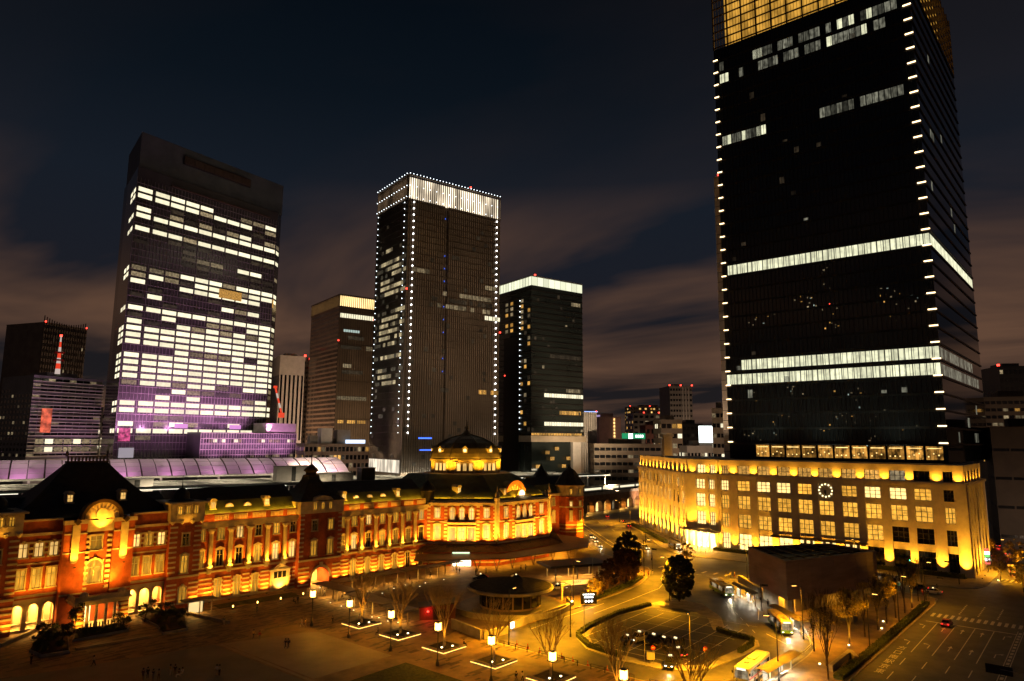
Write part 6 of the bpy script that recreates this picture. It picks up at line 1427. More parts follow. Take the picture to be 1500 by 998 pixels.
part('base_wall', VH, MB().prism(ccw([(8, 1), (28, -6.5), (33, 1), (17, 12), (12, 8)]), 0, 4.1).mesh('base_wall', concrete)); 
for p in ((2.6, .2), (6, 3.4), (26.5, -9)): box('base_pillar', VH, p[0]-.7, p[0]+.7, p[1]-.5, p[1]+.5, 0, 4.1, concrete)
part('stop_wall', VH, MB().prism(ccw([(17, 13.4), (30, 24), (30.6, 23.2), (17.6, 12.6)]), 0, 2.6).mesh('stop_wall', wallgr))
light(VH, 'AREA', 5, 2.2, 3.9, 420, OR, (5, 2.2, 0), 3, 165); light(VH, 'AREA', 20, -7, 3.9, 120, OR, (20, -7, 0), 3, 165)
box('stone_plinth', VH, 6.5, 9.5, -12.2, -9.2, .14, 1.6, wallgr); part('statue_pillar', VH, MB().lathe([(.5, 1.6), (.45, 3.0), (.15, 5.6), (.05, 6.4)], 8, (8, -10.7)).mesh('statue_pillar', barkd))
wall_thing('angular pale bench wall on the vent house pavement', [G(1217, 985), G(1246, 962), G(1255, 972)], 1.0, .7, mat('bench_stone', (.36, .30, .22), .7, .5, .15))

# ================================================================== BUS STOPS
def shelter(label, p, q, z=2.9, warm=True):
    a = math.atan2(q[1]-p[1], q[0]-p[0]); ln = math.hypot(q[0]-p[0], q[1]-p[1]); o = empty('bus_shelter', label, 'bus shelter', p[0], p[1], .14, a)
    n = 10; m = MB(); pr = [(-1.25+2.5*i/n, z+.35*math.sin(PI*i/n)) for i in range(n+1)]
    m.add([(0, y, zz) for y, zz in pr]+[(ln, y, zz) for y, zz in pr]+[(0, y, zz-.06) for y, zz in pr]+[(ln, y, zz-.06) for y, zz in pr], [(i, i+1, n+2+i, n+1+i) for i in range(n)]+[(2*n+2+i, 3*n+3+i, 3*n+4+i, 2*n+3+i) for i in range(n)])
    part('shelter_roof', o, m.mesh('shelter_roof', mat('shelter_bronze', (.15, .115, .075), .4, .4, .2)))
    for k in range(4): box('post', o, .4+k*(ln-.8)/3-.08, .4+k*(ln-.8)/3+.08, .5, .66, 0, z+.2, frame_w)
    for k in range(9): box('roof_rib', o, k*ln/8-.04, k*ln/8+.04, -1.2, 1.2, z-.12, z-.02, steel)
    for k in range(2): box('bench', o, ln*(.2+.4*k), ln*(.4+.4*k), .1, .5, .4, .5, concrete); box('advert_panel', o, ln*(.2+.45*k), ln*(.32+.45*k), .85, .95, .5, 2.3, emat('stop_panel', (1., .9, .7), .7))
    for t in (.25, .75): light(o, 'AREA', ln*t, 0, z-.2, 210, (1., .86, .62), (ln*t, 0, 0), .5, 165, sx=3.); box('tube_lamp', o, ln*t-1.2, ln*t+1.2, -.08, .08, z-.19, z-.13, emat('tube_glow', (1., .9, .7), 4.))
    return o
shelter('bronze roofed bus shelter beside the far green bus', G(1110, 872, 2.9), G(1077, 855, 2.9)); shelter('bronze roofed bus shelter beside the near green bus', G(1178, 911, 2.9), G(1134, 888, 2.9)); shelter('arched bronze bus shelter beside the white red-striped bus', G(1114, 985, 2.9), G(1164, 957, 2.9))
for k, (pts) in enumerate((((1172, 932), (1186, 942), (1188, 952), (1178, 962), (1160, 970)),)):
    ps = [G(*p) for p in pts]; o = empty('stop_rail', 'curved white railing round the tip of the bus terminal', 'railing', ps[0][0], ps[0][1], .14)
    for p, q in zip(ps, ps[1:]):
        part('rail_bar', o, MB().tube((p[0]-ps[0][0], p[1]-ps[0][1], .9), (q[0]-ps[0][0], q[1]-ps[0][1], .9), .05, .05, 6).mesh('rail_bar', wallwh)); part('rail_bar', o, MB().tube((p[0]-ps[0][0], p[1]-ps[0][1], .5), (q[0]-ps[0][0], q[1]-ps[0][1], .5), .04, .04, 6).mesh('rail_bar', wallwh)); part('rail_post', o, MB().tube((p[0]-ps[0][0], p[1]-ps[0][1], 0), (p[0]-ps[0][0], p[1]-ps[0][1], .95), .05, .05, 6).mesh('rail_post', wallwh))

# ================================================================== STREET LAMPS, SIGNALS, POLES
SLW = 13500.
slm = (MB().lathe([(.2, 0), (.16, .6), (.11, .7), (.08, 10.4)], 10).mesh('pole', iron), MB().tube((0, 0, 10.3), (1.3, 0, 10.6), .06, .05, 6).mesh('arm', iron), MB().box(1.0, 2.1, -.17, .17, 10.55, 10.68).mesh('lamp_head', iron), MB().box(1.1, 2.0, -.13, .13, 10.5, 10.55).mesh('lamp_lens', bulb_o))
def street_lamp(x, y, rz, pw=1., label='tall thin street lamp with a short flat head', z=.14):
    o = empty('street_lamp', label, 'street lamp', x, y, z, rz, 'tall street lamps'); part('pole', o, slm[0]); part('arm', o, slm[1]); part('lamp_head', o, slm[2]); part('lamp_lens', o, slm[3])
    light(o, 'SPOT', 1.55, 0, 10.45, SLW*pw, ROADL, (2.2, 0, 0), .18, 150, .8); return o
for x, y, rz, pw, l in ((115.2, 57.2, 200, 1, 'at the taxi pool entry'), (120.2, 86.2, 120, .9, 'at the blunt end of the taxi island'), (150.6, 49.6, 140, .8, 'beside the near green bus'), (143, 101.6, -90, 1.2, 'at the kerb by the garage gate'),
    (163, 86.2, 100, 1.2, 'beside the egg-shaped evergreen'), (187, 107, -60, 1.2, 'beside the tall evergreen'), (198, 80, 120, 1., 'at the kerb by the far green bus'), (122, 44.6, 120, .9, 'beside the white bus'), (229.6, 116, 180, 1., 'at the corner before the bright entrance'),
    (232.6, 60, 180, .5, 'before the middle of the cream block'), (248, 141, 135, .8, 'at the near angled wing hedge'), (270, 161, 135, .8, 'halfway along the angled wing hedge'), (228, 157, -45, .8, 'at the kerb before the octagonal end tower'), (250, 180, -45, .8, 'at the kerb past the octagonal end tower'),
    (176, 37.2, -90, .13, 'halfway along the roadside hedge'), (152, 37.6, -90, .13, 'at the near end of the roadside hedge'), (200.5, 36.4, -90, .12, 'at the zebra end of the roadside hedge'), (107.5, 92, 0, .9, 'beside the traffic cones'), (300, 185, 135, .8, 'at the far end of the angled wing'), (285, 205, -45, .8, 'close to the brick viaduct'), (262, 24, 60, .7, 'in the right-hand street')):
    street_lamp(x, y, RD(rz), pw, 'tall thin street lamp with a flat head '+l)
def signal(label, x, y, rz, green=False, arm=3.5, z=.14):
    o = empty('traffic_signal', label, 'traffic light', x, y, z, rz); part('pole', o, MB().lathe([(.13, 0), (.1, 6.2)], 8).mesh('pole', iron)); part('arm', o, MB().tube((0, 0, 5.8), (0, arm, 6.0), .06, .05, 6).mesh('arm', iron)); box('signal_box', o, -.18, .18, arm-.2, arm+1.2, 5.7, 6.15, iron)
    for k in range(3): part('signal_lens', o, MB().lathe([(.16, 0), (.02, .06)], 10).mesh('signal_lens', emat('red_signal', (1., .05, .03), 16.) if (k == 2 and not green) else emat('green_signal', (.05, 1., .45), 14.) if (k == 0 and green) else iron), -.2, arm+.05+k*.45, 5.92).rotation_euler = (0, -PI/2, 0)
    box('pedestrian_box', o, -.2, .05, -.35, .0, 2.4, 3.1, iron); return o
signal('traffic signal showing red at the cream block corner', 237, 34, PI, False, -3.); signal('traffic signal showing green in front of the cream block', 232.6, 42.6, 0, True, 2.5); signal('traffic signal showing red by the main road crossing', 208, 37.4, PI, False, 3.); signal('slim signal on the taxi island tip showing red', 168.4, 64.8, RD(200), False, .4); signal('slim signal at the mouth of the loop road', 199.8, 111.4, RD(180), False, .5); signal('traffic signal showing red far along the right-hand street', 266, 12, PI, False, 3.)
for x, y, l in ((G(856, 940)[0], G(856, 940)[1], 'thin bare flagpole at the west rim of the taxi island'), (150.5, 100.9, 'thin bare pole beside the white info board')):
    o = empty('flagpole', l, 'pole', x, y, .14); part('pole', o, MB().lathe([(.09, 0), (.05, 10)], 8).mesh('pole', steel)); part('pole_foot', o, MB().lathe([(.2, 0), (.2, .25)], 8).mesh('pole_foot', iron)); part('pole_cap', o, MB().lathe([(.02, 10), (.1, 10.1), (.02, 10.25)], 8).mesh('pole_cap', steel))
def noentry(label, x, y, face):
    o = empty('no_entry_sign', label, 'sign', x, y, .14, face); part('pole', o, MB().lathe([(.05, 0), (.05, 3.)], 8).mesh('pole', steel)); part('sign_disc', o, MB().yprism([(.42*math.cos(2*PI*i/18), 2.7+.42*math.sin(2*PI*i/18)) for i in range(18)], -.1, -.06).mesh('sign_disc', red_m)); box('white_bar', o, -.28, .28, -.13, -.1, 2.62, 2.78, wallwh); return o
noentry('red no-entry disc on a pole above a white box at the pool entry', *G(957, 973), RD(-50)); noentry('red no-entry disc on a pole beside the pool exit', *G(1034, 975), RD(-50)); noentry('red prohibition disc on a pole at the crossing corner', 205.6, 37.6, RD(-90))
WB_ = empty('control_box', 'white control cabinet at the taxi pool entry', 'cabinet', *G(953, 972), .14, RD(-50)); box('cabinet', WB_, -.7, .7, -.4, .4, .6, 1.9, wallwh); box('cabinet_leg', WB_, -.15, .15, -.15, .15, 0, .6, steel); box('cabinet_top', WB_, -.75, .75, -.45, .45, 1.9, 1.98, steel); part('mast', WB_, MB().lathe([(.07, 0), (.06, 5.4)], 8).mesh('mast', wallwh), -1.0, .2, 0)
OS = empty('overhead_sign', 'black road sign back on a long arm over the main road', 'sign', 129.6, 8.6, .14); part('pole', OS, MB().lathe([(.16, 0), (.12, 6.6)], 8).mesh('pole', iron)); part('arm', OS, MB().tube((0, 0, 6.2), (.4, 6.5, 6.4), .08, .06, 6).mesh('arm', steel)); box('sign_panel', OS, .3, .42, 4.2, 7.6, 5.6, 6.9, iron)

# ================================================================== VEHICLES
setF(); LK[0] = 2.0
tyre_m = mat('tyre_rubber', (.015, .015, .015), .8, 2, .2); rim_m = mat('wheel_rim', (.35, .35, .35), .35, 2, .1, metal=.7)
def paintm(n, c): return mat('car_paint_'+n, c, .3, .3, .05, spec=.5, coat=.6)
def wheel_meshes(r, w_):
    t = MB(); prof = [(r*.62, -w_/2), (r*.95, -w_/2), (r, -w_*.3), (r, w_*.3), (r*.95, w_/2), (r*.62, w_/2)]
    b = []; n = 16
    for rr, yy in prof: b.append([(rr*math.cos(2*PI*i/n), yy, rr*math.sin(2*PI*i/n)) for i in range(n)])
    t.rings(b); rm = MB().rings([[(r*.62*math.cos(2*PI*i/n), yy, r*.62*math.sin(2*PI*i/n)) for i in range(n)] for yy in (-w_*.52, w_*.52)])
    return t.mesh('tyre', tyre_m), rm.mesh('rim', rim_m)
WCAR = wheel_meshes(.31, .2); WBUS = wheel_meshes(.48, .28)
CARM = {}
def sect(x, hw, z0, z1, r=.12): return [(x, -hw+r, z0), (x, hw-r, z0), (x, hw, z0+r), (x, hw, z1-r), (x, hw-r, z1), (x, -hw+r, z1), (x, -hw, z1-r), (x, -hw, z0+r)]
def car_parts(kind, pm):
    k = (kind, pm.name)
    if k in CARM: return CARM[k]
    if kind == 'van': Ln, W_, hb, ht = 4.4, .86, 1.02, 1.78; cab = [(1.15, .78, hb), (.55, .72, ht-.06), (-1.95, .72, ht-.06), (-2.1, .80, hb)]; hood = .98
    elif kind == 'truck': Ln, W_, hb, ht = 5.2, .9, 1.1, 2.0; cab = [(2.3, .84, hb), (1.9, .78, ht-.06), (.9, .78, ht-.06), (.8, .84, hb)]; hood = 1.0
    else: Ln, W_, hb, ht = 4.5, .87, .92, 1.46; cab = [(1.0, .78, hb), (.25, .62, ht-.06), (-1.05, .62, ht-.06), (-1.75, .76, hb)]; hood = .86
    h = Ln/2
    b = MB().rings([sect(h, W_*.82, .38, hood*.72), sect(h-.12, W_*.94, .24, hood*.88), sect(h-.9, W_, .2, hood), sect(cab[0][0], W_, .2, hb), sect(0, W_, .2, hb), sect(cab[3][0], W_, .2, hb), sect(-h+.25, W_*.97, .22, hb*.97), sect(-h, W_*.88, .36, hb*.86)])
    g = MB().rings([[(x1, -w1, z) , (x1, w1, z), (x2, w2, z), (x2, -w2, z)] for (x1, w1, z), (x2, w2, _) in (((cab[0]), (cab[3])), ((cab[1]), (cab[2])))])
    r_ = MB().rings([[(cab[1][0], -cab[1][1], ht-.06), (cab[1][0], cab[1][1], ht-.06), (cab[2][0], cab[2][1], ht-.06), (cab[2][0], -cab[2][1], ht-.06)], [(cab[1][0]-.1, -cab[1][1]+.06, ht), (cab[1][0]-.1, cab[1][1]-.06, ht), (cab[2][0]+.1, cab[2][1]-.06, ht), (cab[2][0]+.1, -cab[2][1]+.06, ht)]])
    pil = MB()
    for s_ in (-1, 1):
        for (xa, wa, za), (xb, wb, zb) in ((cab[0], cab[1]), (cab[3], cab[2]), ((( cab[0][0]+cab[3][0])/2-.05, cab[0][1], hb), ((cab[1][0]+cab[2][0])/2-.05, cab[1][1], ht))): pil.tube((xa, s_*wa, za), (xb, s_*wb, zb), .045, .04, 4)
    CARM[k] = (b.mesh('body', pm), g.mesh('cabin_glass', glass_nt), r_.mesh('roof', pm), pil.mesh('pillar', pm), h, W_, hood, hb); return CARM[k]
hl = MB().box(-.06, .03, -.18, .18, -.07, .07).mesh('headlight', head_l); hd = MB().box(-.06, .03, -.18, .18, -.07, .07).mesh('headlight', steel)
tl = MB().box(-.03, .06, -.17, .17, -.08, .08).mesh('taillight', tail_l); td = MB().box(-.03, .06, -.17, .17, -.08, .08).mesh('taillight', red_m)
pl8 = MB().box(-.03, .03, -.22, .22, -.08, .08).mesh('number_plate', wallwh)
tsg = MB().box(-.12, .12, -.3, .3, 0, .18).mesh('roof_sign', emat('taxi_lamp', (1., .75, .35), 2.5))
def car(label, x, y, hdg, kind='car', pm=None, lights='both', taxi=False, z=.0, group=None, name=None):
    pm = pm or paintm('black', (.012, .012, .013)); c = car_parts(kind, pm); o = empty(name or ('taxi' if taxi else 'car'), label, 'truck' if kind == 'truck' else 'taxi' if taxi else 'car', x, y, z, hdg, group)
    part('body', o, c[0]); part('cabin_glass', o, c[1]); part('roof', o, c[2]); part('pillar', o, c[3]); h, W_, hood, hb = c[4:]
    for sx in (h-.85, -h+.9):
        for sy in (-1, 1): wv = part('wheel', o, WCAR[0], sx, sy*(W_-.09), .31); sub('rim', wv, WCAR[1])
    for sy in (-1, 1): part('headlight', o, hl if lights in ('both', 'head') else hd, h-.02, sy*W_*.62, hood*.72-.06); part('taillight', o, tl if lights in ('both', 'tail') else td, -h+.02, sy*W_*.66, hb*.78)
    part('number_plate', o, pl8, -h-.01, 0, .55); part('number_plate', o, pl8, h+.01, 0, .45)
    if taxi: part('roof_sign', o, tsg, -.2, 0, 1.46 if kind == 'car' else 1.78)
    if kind == 'truck': box('cargo_box', o, -2.6, .7, -.95, .95, .75, 2.5, wallwh)
    if lights in ('both', 'head'): light(o, 'SPOT', h+.15, 0, .65, 220, (1., .8, .5), (h+8, 0, .0), .1, 70)
    if lights in ('both', 'tail'): light(o, 'SPOT', -h-.2, 0, .8, 40, (1., .04, .02), (-h-4, 0, .0), .1, 130)
    return o
BK = paintm('black', (.012, .012, .013)); WH = paintm('white', (.62, .60, .56)); RDc = paintm('red', (.32, .015, .012)); GR = paintm('grey', (.16, .16, .16)); NV = paintm('navy', (.015, .02, .05))
def gp(px, py): return G(px, py, .3)
car('dark red car braking at the stop line of the main road', 183.3, 29.3, 0, 'car', RDc, 'both')
for k, (px, py, l, kd, pm, tx, hdg) in enumerate((
    (918, 941, 'black taxi first in the pool row beside the white taxi', 'car', BK, True, 172), (936, 938, 'white taxi van with a glowing roof lamp in the pool', 'van', WH, True, 172), (957, 942, 'black taxi next to the white taxi van in the pool', 'van', BK, True, 172),
    (972, 944, 'black taxi in the middle of the pool row, second from the white van', 'car', BK, True, 172), (989, 948, 'black taxi last in the pool row, farthest from the white van', 'van', NV, True, 172), (993, 959, 'black taxi with red tail lamps in the second pool row', 'car', BK, True, 60), (982, 975, 'black taxi leaving at the pool entry by the no-entry disc', 'van', BK, True, 200))):
    x, y = gp(px, py); car(l, x, y, RD(hdg), kd, pm, 'both' if k in (1, 6) else 'tail' if k in (0, 3, 5) else 'none', tx, .155)
for px, py, l, kd, pm, li, hdg in ((703, 847, 'dark taxi with red tail lamps at the pavilion forecourt', 'car', BK, 'tail', 150), (757, 848, 'black taxi with a green roof lamp behind the disc roof', 'car', BK, 'tail', -30), (818, 862, 'silver car with headlamps lit beside the black taxi shelter', 'car', WH, 'head', -35),
    (866, 787, 'pale car with headlamps on, farthest of three by the station kerb', 'car', WH, 'head', -135), (872, 793, 'pale taxi with headlamps on, middle of three by the station kerb', 'car', GR, 'head', -135), (878, 800, 'pale car with headlamps on, nearest the pavilion of three by the kerb', 'car', WH, 'head', -135),
    (903, 808, 'dark car with red tail lamps stopped before the street crossing', 'car', BK, 'tail', 45), (945, 803, 'white car with headlamps on turning beside the white minibus', 'car', WH, 'head', -125), (921, 771, 'dark car with red tail lamps driving off along the angled wing', 'car', BK, 'tail', 40), (914, 765, 'black car just ahead of the dark car along the angled wing', 'car', NV, 'none', 40), (889, 757, 'red-lit car far down the street near the viaduct', 'car', RDc, 'tail', 40),
    (1366, 868, 'pale taxi waiting in front of the cream block right of the vent house', 'car', WH, 'tail', 95), (1346, 862, 'dark car queued behind the teal bus beyond the vent house', 'car', BK, 'both', 95), (1455, 815, 'dark car with red tail lamps in the right-hand street', 'car', BK, 'tail', 5)):
    x, y = gp(px, py); car(l, x, y, RD(hdg), kd, pm, li, 'taxi' in l)
x, y = gp(1482, 838); car('small white box truck stopped in the right-hand street', x, y, RD(8), 'truck', WH, 'tail', name='box_truck')

def bus(label, x, y, hdg, base, stripe, lower, roofm, Ln=10.6, lights=True, mini=False, z=0.):
    o = empty('minibus' if mini else 'bus', label, 'bus', x, y, z, hdg); W_ = 1.22 if not mini else 1.0; H_ = 3.0 if not mini else 2.5; h = Ln/2; sk_ = .32
    def s_(x_, hw, z0, z1): return sect(x_, hw, z0, z1, .16)
    part('lower_body', o, MB().rings([s_(h, W_*.96, sk_, 1.15), s_(h-.2, W_, sk_, 1.15), s_(-h+.15, W_, sk_, 1.15), s_(-h, W_*.97, sk_, 1.15)]).mesh('lower_body', lower))
    part('upper_body', o, MB().rings([s_(h-.06, W_*.95, 1.0, H_-.15), s_(h-.35, W_*.99, 1.0, H_), s_(-h+.2, W_*.99, 1.0, H_), s_(-h+.04, W_*.95, 1.0, H_-.1)]).mesh('upper_body', base))
    box('stripe', o, -h+.3, h-.3, -W_-.012, W_+.012, 1.02, 1.24, stripe); box('roof_panel', o, -h+.4, h-.5, -W_*.86, W_*.86, H_, H_+.05, roofm); box('roof_unit', o, -h*.35, h*.15, -.7, .7, H_+.05, H_+.28, roofm); box('roof_hatch', o, h*.45, h*.58, -.35, .35, H_+.05, H_+.14, steel)
    n = 6 if not mini else 4; step = (Ln-1.6)/n; lit = emat('bus_interior', (1., .82, .5), .35, namt=.8, nscale=1.2)
    for k in range(n):
        for sy in (-1, 1): box('side_window', o, -h+.6+k*step+.06, -h+.6+(k+1)*step-.06, sy*W_-.02, sy*W_+.02, 1.34, H_-.62, lit if k % 3 else glass_nt)
    wsn = part('windscreen', o, MB().box(h-.08, h+.0, -W_*.88, W_*.88, 1.2, H_-.55).mesh('windscreen', lit)); box('windscreen_pillar', o, h-.06, h+.03, -.04, .04, 1.2, H_-.55, iron)
    box('destination_sign', o, h-.1, h-.02, -.75, .75, H_-.48, H_-.18, emat('destination_led', (1., .85, .6), 2.)); box('rear_window', o, -h-.01, -h+.06, -W_*.8, W_*.8, 1.5, H_-.6, glass_nt)
    for sx in (h*.48, -h*.50):
        for sy in (-1, 1): wv = part('wheel', o, WBUS[0], sx, sy*(W_-.12), .48); sub('rim', wv, WBUS[1])
    for sy in (-1, 1):
        part('headlight', o, hl if lights else hd, h+.0, sy*W_*.72, .78); part('taillight', o, tl if lights else td, -h, sy*W_*.75, .95); box('mirror', o, h-.1, h+.18, sy*(W_+.22)-.08, sy*(W_+.22)+.08, 1.9, 2.3, iron)
    box('bumper', o, h-.12, h+.06, -W_*.92, W_*.92, sk_, .55, iron); box('door', o, h-1.75, h-.75, -W_-.03, -W_+.01, .42, 2.35, glass_nt)
    if lights: light(o, 'SPOT', h+.2, 0, .8, 700, (1., .84, .56), (h+7, 0, 0), .15, 85)
    return o
BG = paintm('bus_green', (.16, .38, .05)); BY = paintm('bus_cream', (.60, .46, .16)); BW = paintm('bus_white', (.55, .52, .47)); BRd = paintm('bus_red', (.42, .03, .02)); BT = paintm('bus_teal', (.12, .34, .33))
bus('green and yellow city bus with headlamps on at the far shelter', 180.6, 80.2, RD(-134), BY, BG, BG, BY); bus('green and yellow city bus with headlamps on at the near shelter', 155.4, 56.0, RD(-145), BY, BG, BG, BY)
bus('white city bus with red stripes beside the arched shelter', 121.8, 48.9, RD(183), BW, BRd, BW, BW, 11.6, lights=False); bus('yellow bus parked far down the street before the viaduct', *gp(797, 762), RD(30), BY, BG, BY, BY, lights=False); bus('teal and white bus waiting behind the vent house', 222.4, 51.5, RD(90), BW, BT, BT, BW, lights=False)
bus('white minibus with headlamps on before the bright corner entrance', *gp(988, 803), RD(-128), BW, BW, BW, BW, 7.0, True, True)

# ================================================================== PEOPLE
HEADZ = 1.62
def pose_mesh(kind):
    """one continuous skinned body; joints placed for the pose"""
    V_, E_, R_, T_ = [], [], [], []
    def v(p, r, t): V_.append(p); R_.append(r); T_.append(t); return len(V_)-1
    def e(a, b_): E_.append((a, b_))
    sit = kind == 'sit'; dz = -.42 if sit else 0.
    hip = v((0, 0, .93+dz), .135, 1); wst = v((0, 0, 1.10+dz), .125, 0); chs = v((.02, 0, 1.32+dz), .15, 0); nk = v((.03, 0, 1.47+dz), .06, 2); hd1 = v((.05, 0, 1.60+dz), .095, 2); hd2 = v((.045, 0, 1.71+dz), .085, 3)
    e(hip, wst); e(wst, chs); e(chs, nk); e(nk, hd1); e(hd1, hd2)
    st = {'stand': .02, 'walk': .30, 'sit': 0, 'phone': .03}[kind]
    for s_ in (-1, 1):
        sh = v((.01, s_*.19, 1.41+dz), .065, 0); e(chs, sh)
        if kind == 'phone' or sit: el = v((.08, s_*.24, 1.15+dz), .05, 0); wr = v((.30, s_*.13, 1.18+dz), .035, 2); fi = v((.38, s_*.09, 1.22+dz), .03, 2)
        else: sw = -s_*st; el = v((sw*.45, s_*.25, 1.13), .05, 0); wr = v((sw*.9+.06, s_*.25, .90), .035, 2); fi = v((sw+.08, s_*.24, .79), .03, 2)
        e(sh, el); e(el, wr); e(wr, fi)
        th = v((.0, s_*.10, .86+dz), .095, 1); e(hip, th)
        if sit: kn = v((.44, s_*.11, .48), .065, 1); an = v((.46, s_*.11, .10), .045, 1); to = v((.62, s_*.12, .045), .04, 4)
        else: kn = v((s_*st*.45+.04, s_*.11, .50), .065, 1); an = v((s_*st*1.0-.02, s_*.11, .10+(.05 if s_*st < -.1 else 0)), .045, 1); to = v((s_*st+.15, s_*.12, .045), .04, 4)
        e(th, kn); e(kn, an); e(an, to)
    me = bpy.data.meshes.new('body_'+kind); me.from_pydata(V_, E_, []); ob = bpy.data.objects.new('b', me); col.objects.link(ob)
    md = ob.modifiers.new('s', 'SKIN'); sv = me.skin_vertices[0].data
    for i, r in enumerate(R_): sv[i].radius = (r, r); sv[i].use_root = (i == 0)
    sb = ob.modifiers.new('u', 'SUBSURF'); sb.levels = 1; sb.render_levels = 1
    dg = bpy.context.evaluated_depsgraph_get(); out = bpy.data.meshes.new_from_object(ob.evaluated_get(dg)); bpy.data.objects.remove(ob)
    P_ = np.array(V_); out.materials.clear()
    for _ in range(5): out.materials.append(None)
    for f in out.polygons:
        c = np.array(f.center); f.material_index = T_[int(np.argmin(((P_-c)**2).sum(1)/np.array(R_)**.5))]; f.use_smooth = True
    out.name = 'person_body'; return out
PM = {k: pose_mesh(k) for k in ('stand', 'walk', 'sit', 'phone')}
hairm = MB().lathe([(.02, 1.83), (.09, 1.80), (.125, 1.72), (.125, 1.62), (.11, 1.56)], 10, (.02, 0), cap=False).mesh('hair', mat('dark_hair', (.012, .009, .007), .5, 3, .2), smooth=True)
skin = mat('skin', (.46, .29, .20), .6, 3, .1); shoe = mat('dark_shoe', (.02, .018, .016), .6, 3, .2); shw = mat('white_shoe', (.6, .58, .54), .6, 3, .1)
CL = {n: mat('cloth_'+n, c, .85, 2, .15) for n, c in dict(black=(.014, .013, .014), white=(.62, .60, .56), beige=(.40, .30, .19), navy=(.02, .025, .05), grey=(.16, .155, .15), red=(.34, .04, .03), brown=(.14, .085, .05), yellow=(.52, .36, .10), cream=(.55, .47, .35)).items()}
bagm = MB().box(-.13, .13, -.16, .16, -.2, .22).mesh('bag', CL['black'])
def person(label, px, py, pose, top, bot, hdg, z=.14, bag=False, sneakers=False, pos=None, group=None):
    x, y = pos or G(px, py, z); o = empty('person', label, 'person', x, y, z, RD(hdg), group); s_ = 1.03
    b = part('body', o, PM[pose], s=(s_, s_, s_))
    for i, m_ in enumerate((CL[top], CL[bot], skin, mat('dark_hair', (.012, .009, .007)), shw if sneakers else shoe)): b.material_slots[i].link = 'OBJECT'; b.material_slots[i].material = m_
    part('hair', o, hairm, 0, 0, -.42*s_ if pose == 'sit' else 0, s=(s_, s_, s_))
    if bag: part('bag', o, bagm, -.2, 0, 1.2)
    return o
for a in ((137, 976, 'walk', 'cream', 'black', 160, 'person in a cream top walking alone before the rounded garden bed'), (45, 974, 'stand', 'black', 'black', 20, 'person all in black beside the rounded garden bed'),
    (317, 990, 'phone', 'white', 'beige', 200, 'person in white top and beige trousers, half of an embracing pair'), (321, 990, 'stand', 'cream', 'black', 20, 'person in cream coat and black trousers, other half of the pair'),
    (209, 996, 'stand', 'brown', 'brown', 30, 'person in a long brown coat in the group on grey paving'), (216, 994, 'stand', 'black', 'black', 100, 'tall person in black in the group on grey paving'), (224, 997, 'phone', 'navy', 'grey', 200, 'person in navy top and grey trousers in the group on grey paving'), (232, 997, 'stand', 'beige', 'brown', 250, 'person in beige jacket and brown trousers in the group on grey paving'),
    (249, 990, 'stand', 'yellow', 'cream', 0, 'person in yellow top standing by the crouching friends'), (256, 990, 'phone', 'black', 'brown', 70, 'person in black top with a phone beside the yellow top'), (262, 992, 'sit', 'brown', 'white', 180, 'crouching person in brown top and white trousers'), (267, 990, 'sit', 'white', 'cream', 200, 'crouching person in white top, hands forward'),
    (371, 936, 'walk', 'yellow', 'navy', 20, 'person in yellow top and dark trousers walking with a child'), (380, 938, 'walk', 'red', 'grey', 20, 'small walker in red beside the yellow top'), (418, 950, 'walk', 'black', 'black', 190, 'person in black with white shoes, left of two walking close together'), (422, 950, 'walk', 'navy', 'black', 190, 'person in navy with a backpack, right of two walking close together'),
    (442, 918, 'walk', 'white', 'white', 150, 'person in all white walking beside a yellow coat'), (447, 920, 'walk', 'yellow', 'beige', 150, 'person in yellow coat and beige trousers beside the white figure'), (487, 915, 'stand', 'black', 'black', 40, 'lone person in black on the dark paving between two lanterns'), (328, 916, 'walk', 'grey', 'cream', 60, 'person in grey top and cream trousers by the low wall end'), (376, 898, 'stand', 'black', 'black', 0, 'dark figure beside the bollard lamps'), (436, 884, 'stand', 'navy', 'black', 60, 'dark navy figure near the grass strip end'), (430, 884, 'sit', 'black', 'black', -60, 'seated dark figure near the grass strip end'),
    (455, 873, 'walk', 'black', 'navy', 90, 'person in black top and navy trousers at the arched entrance'), (475, 874, 'walk', 'grey', 'black', 90, 'person in grey top under the first walkway canopy'), (501, 878, 'walk', 'white', 'navy', -90, 'person in white top and navy trousers under the walkway canopies'), (546, 890, 'stand', 'navy', 'navy', 0, 'person all in navy near the tree planter and canopies'), (756, 1000, 'walk', 'black', 'brown', 240, 'person in black walking before the planter with a friend in cream'), (765, 1000, 'walk', 'cream', 'black', 240, 'person in cream top walking before the planter')):
    person(a[6], a[0], a[1], a[2], a[3], a[4], a[5], bag='backpack' in a[6], sneakers='white shoes' in a[6])
for l, p, top, bot, h in (('person in black seated on the planter rim by the ramp wall', (101.0, 98.0), 'black', 'black', -30), ('person in white seated on the planter rim under the canopies', (99.5, 129.0), 'white', 'beige', 80), ('person in navy seated on the planter edge by a lantern', (95.1, 117.0), 'navy', 'black', 180)):
    person(l, 0, 0, 'sit', top, bot, h, z=.14, pos=p)
random.seed(61); names = list(CL)
kp_ = [(1007, 806), (1012, 809), (1018, 811), (1027, 812), (1034, 812), (1039, 808), (1001, 803), (1045, 810), (1022, 807), (996, 800)]
acts = ('walking past', 'waiting before', 'heading into', 'leaving', 'standing at', 'strolling by', 'pausing near', 'crossing toward', 'chatting outside', 'hurrying from')
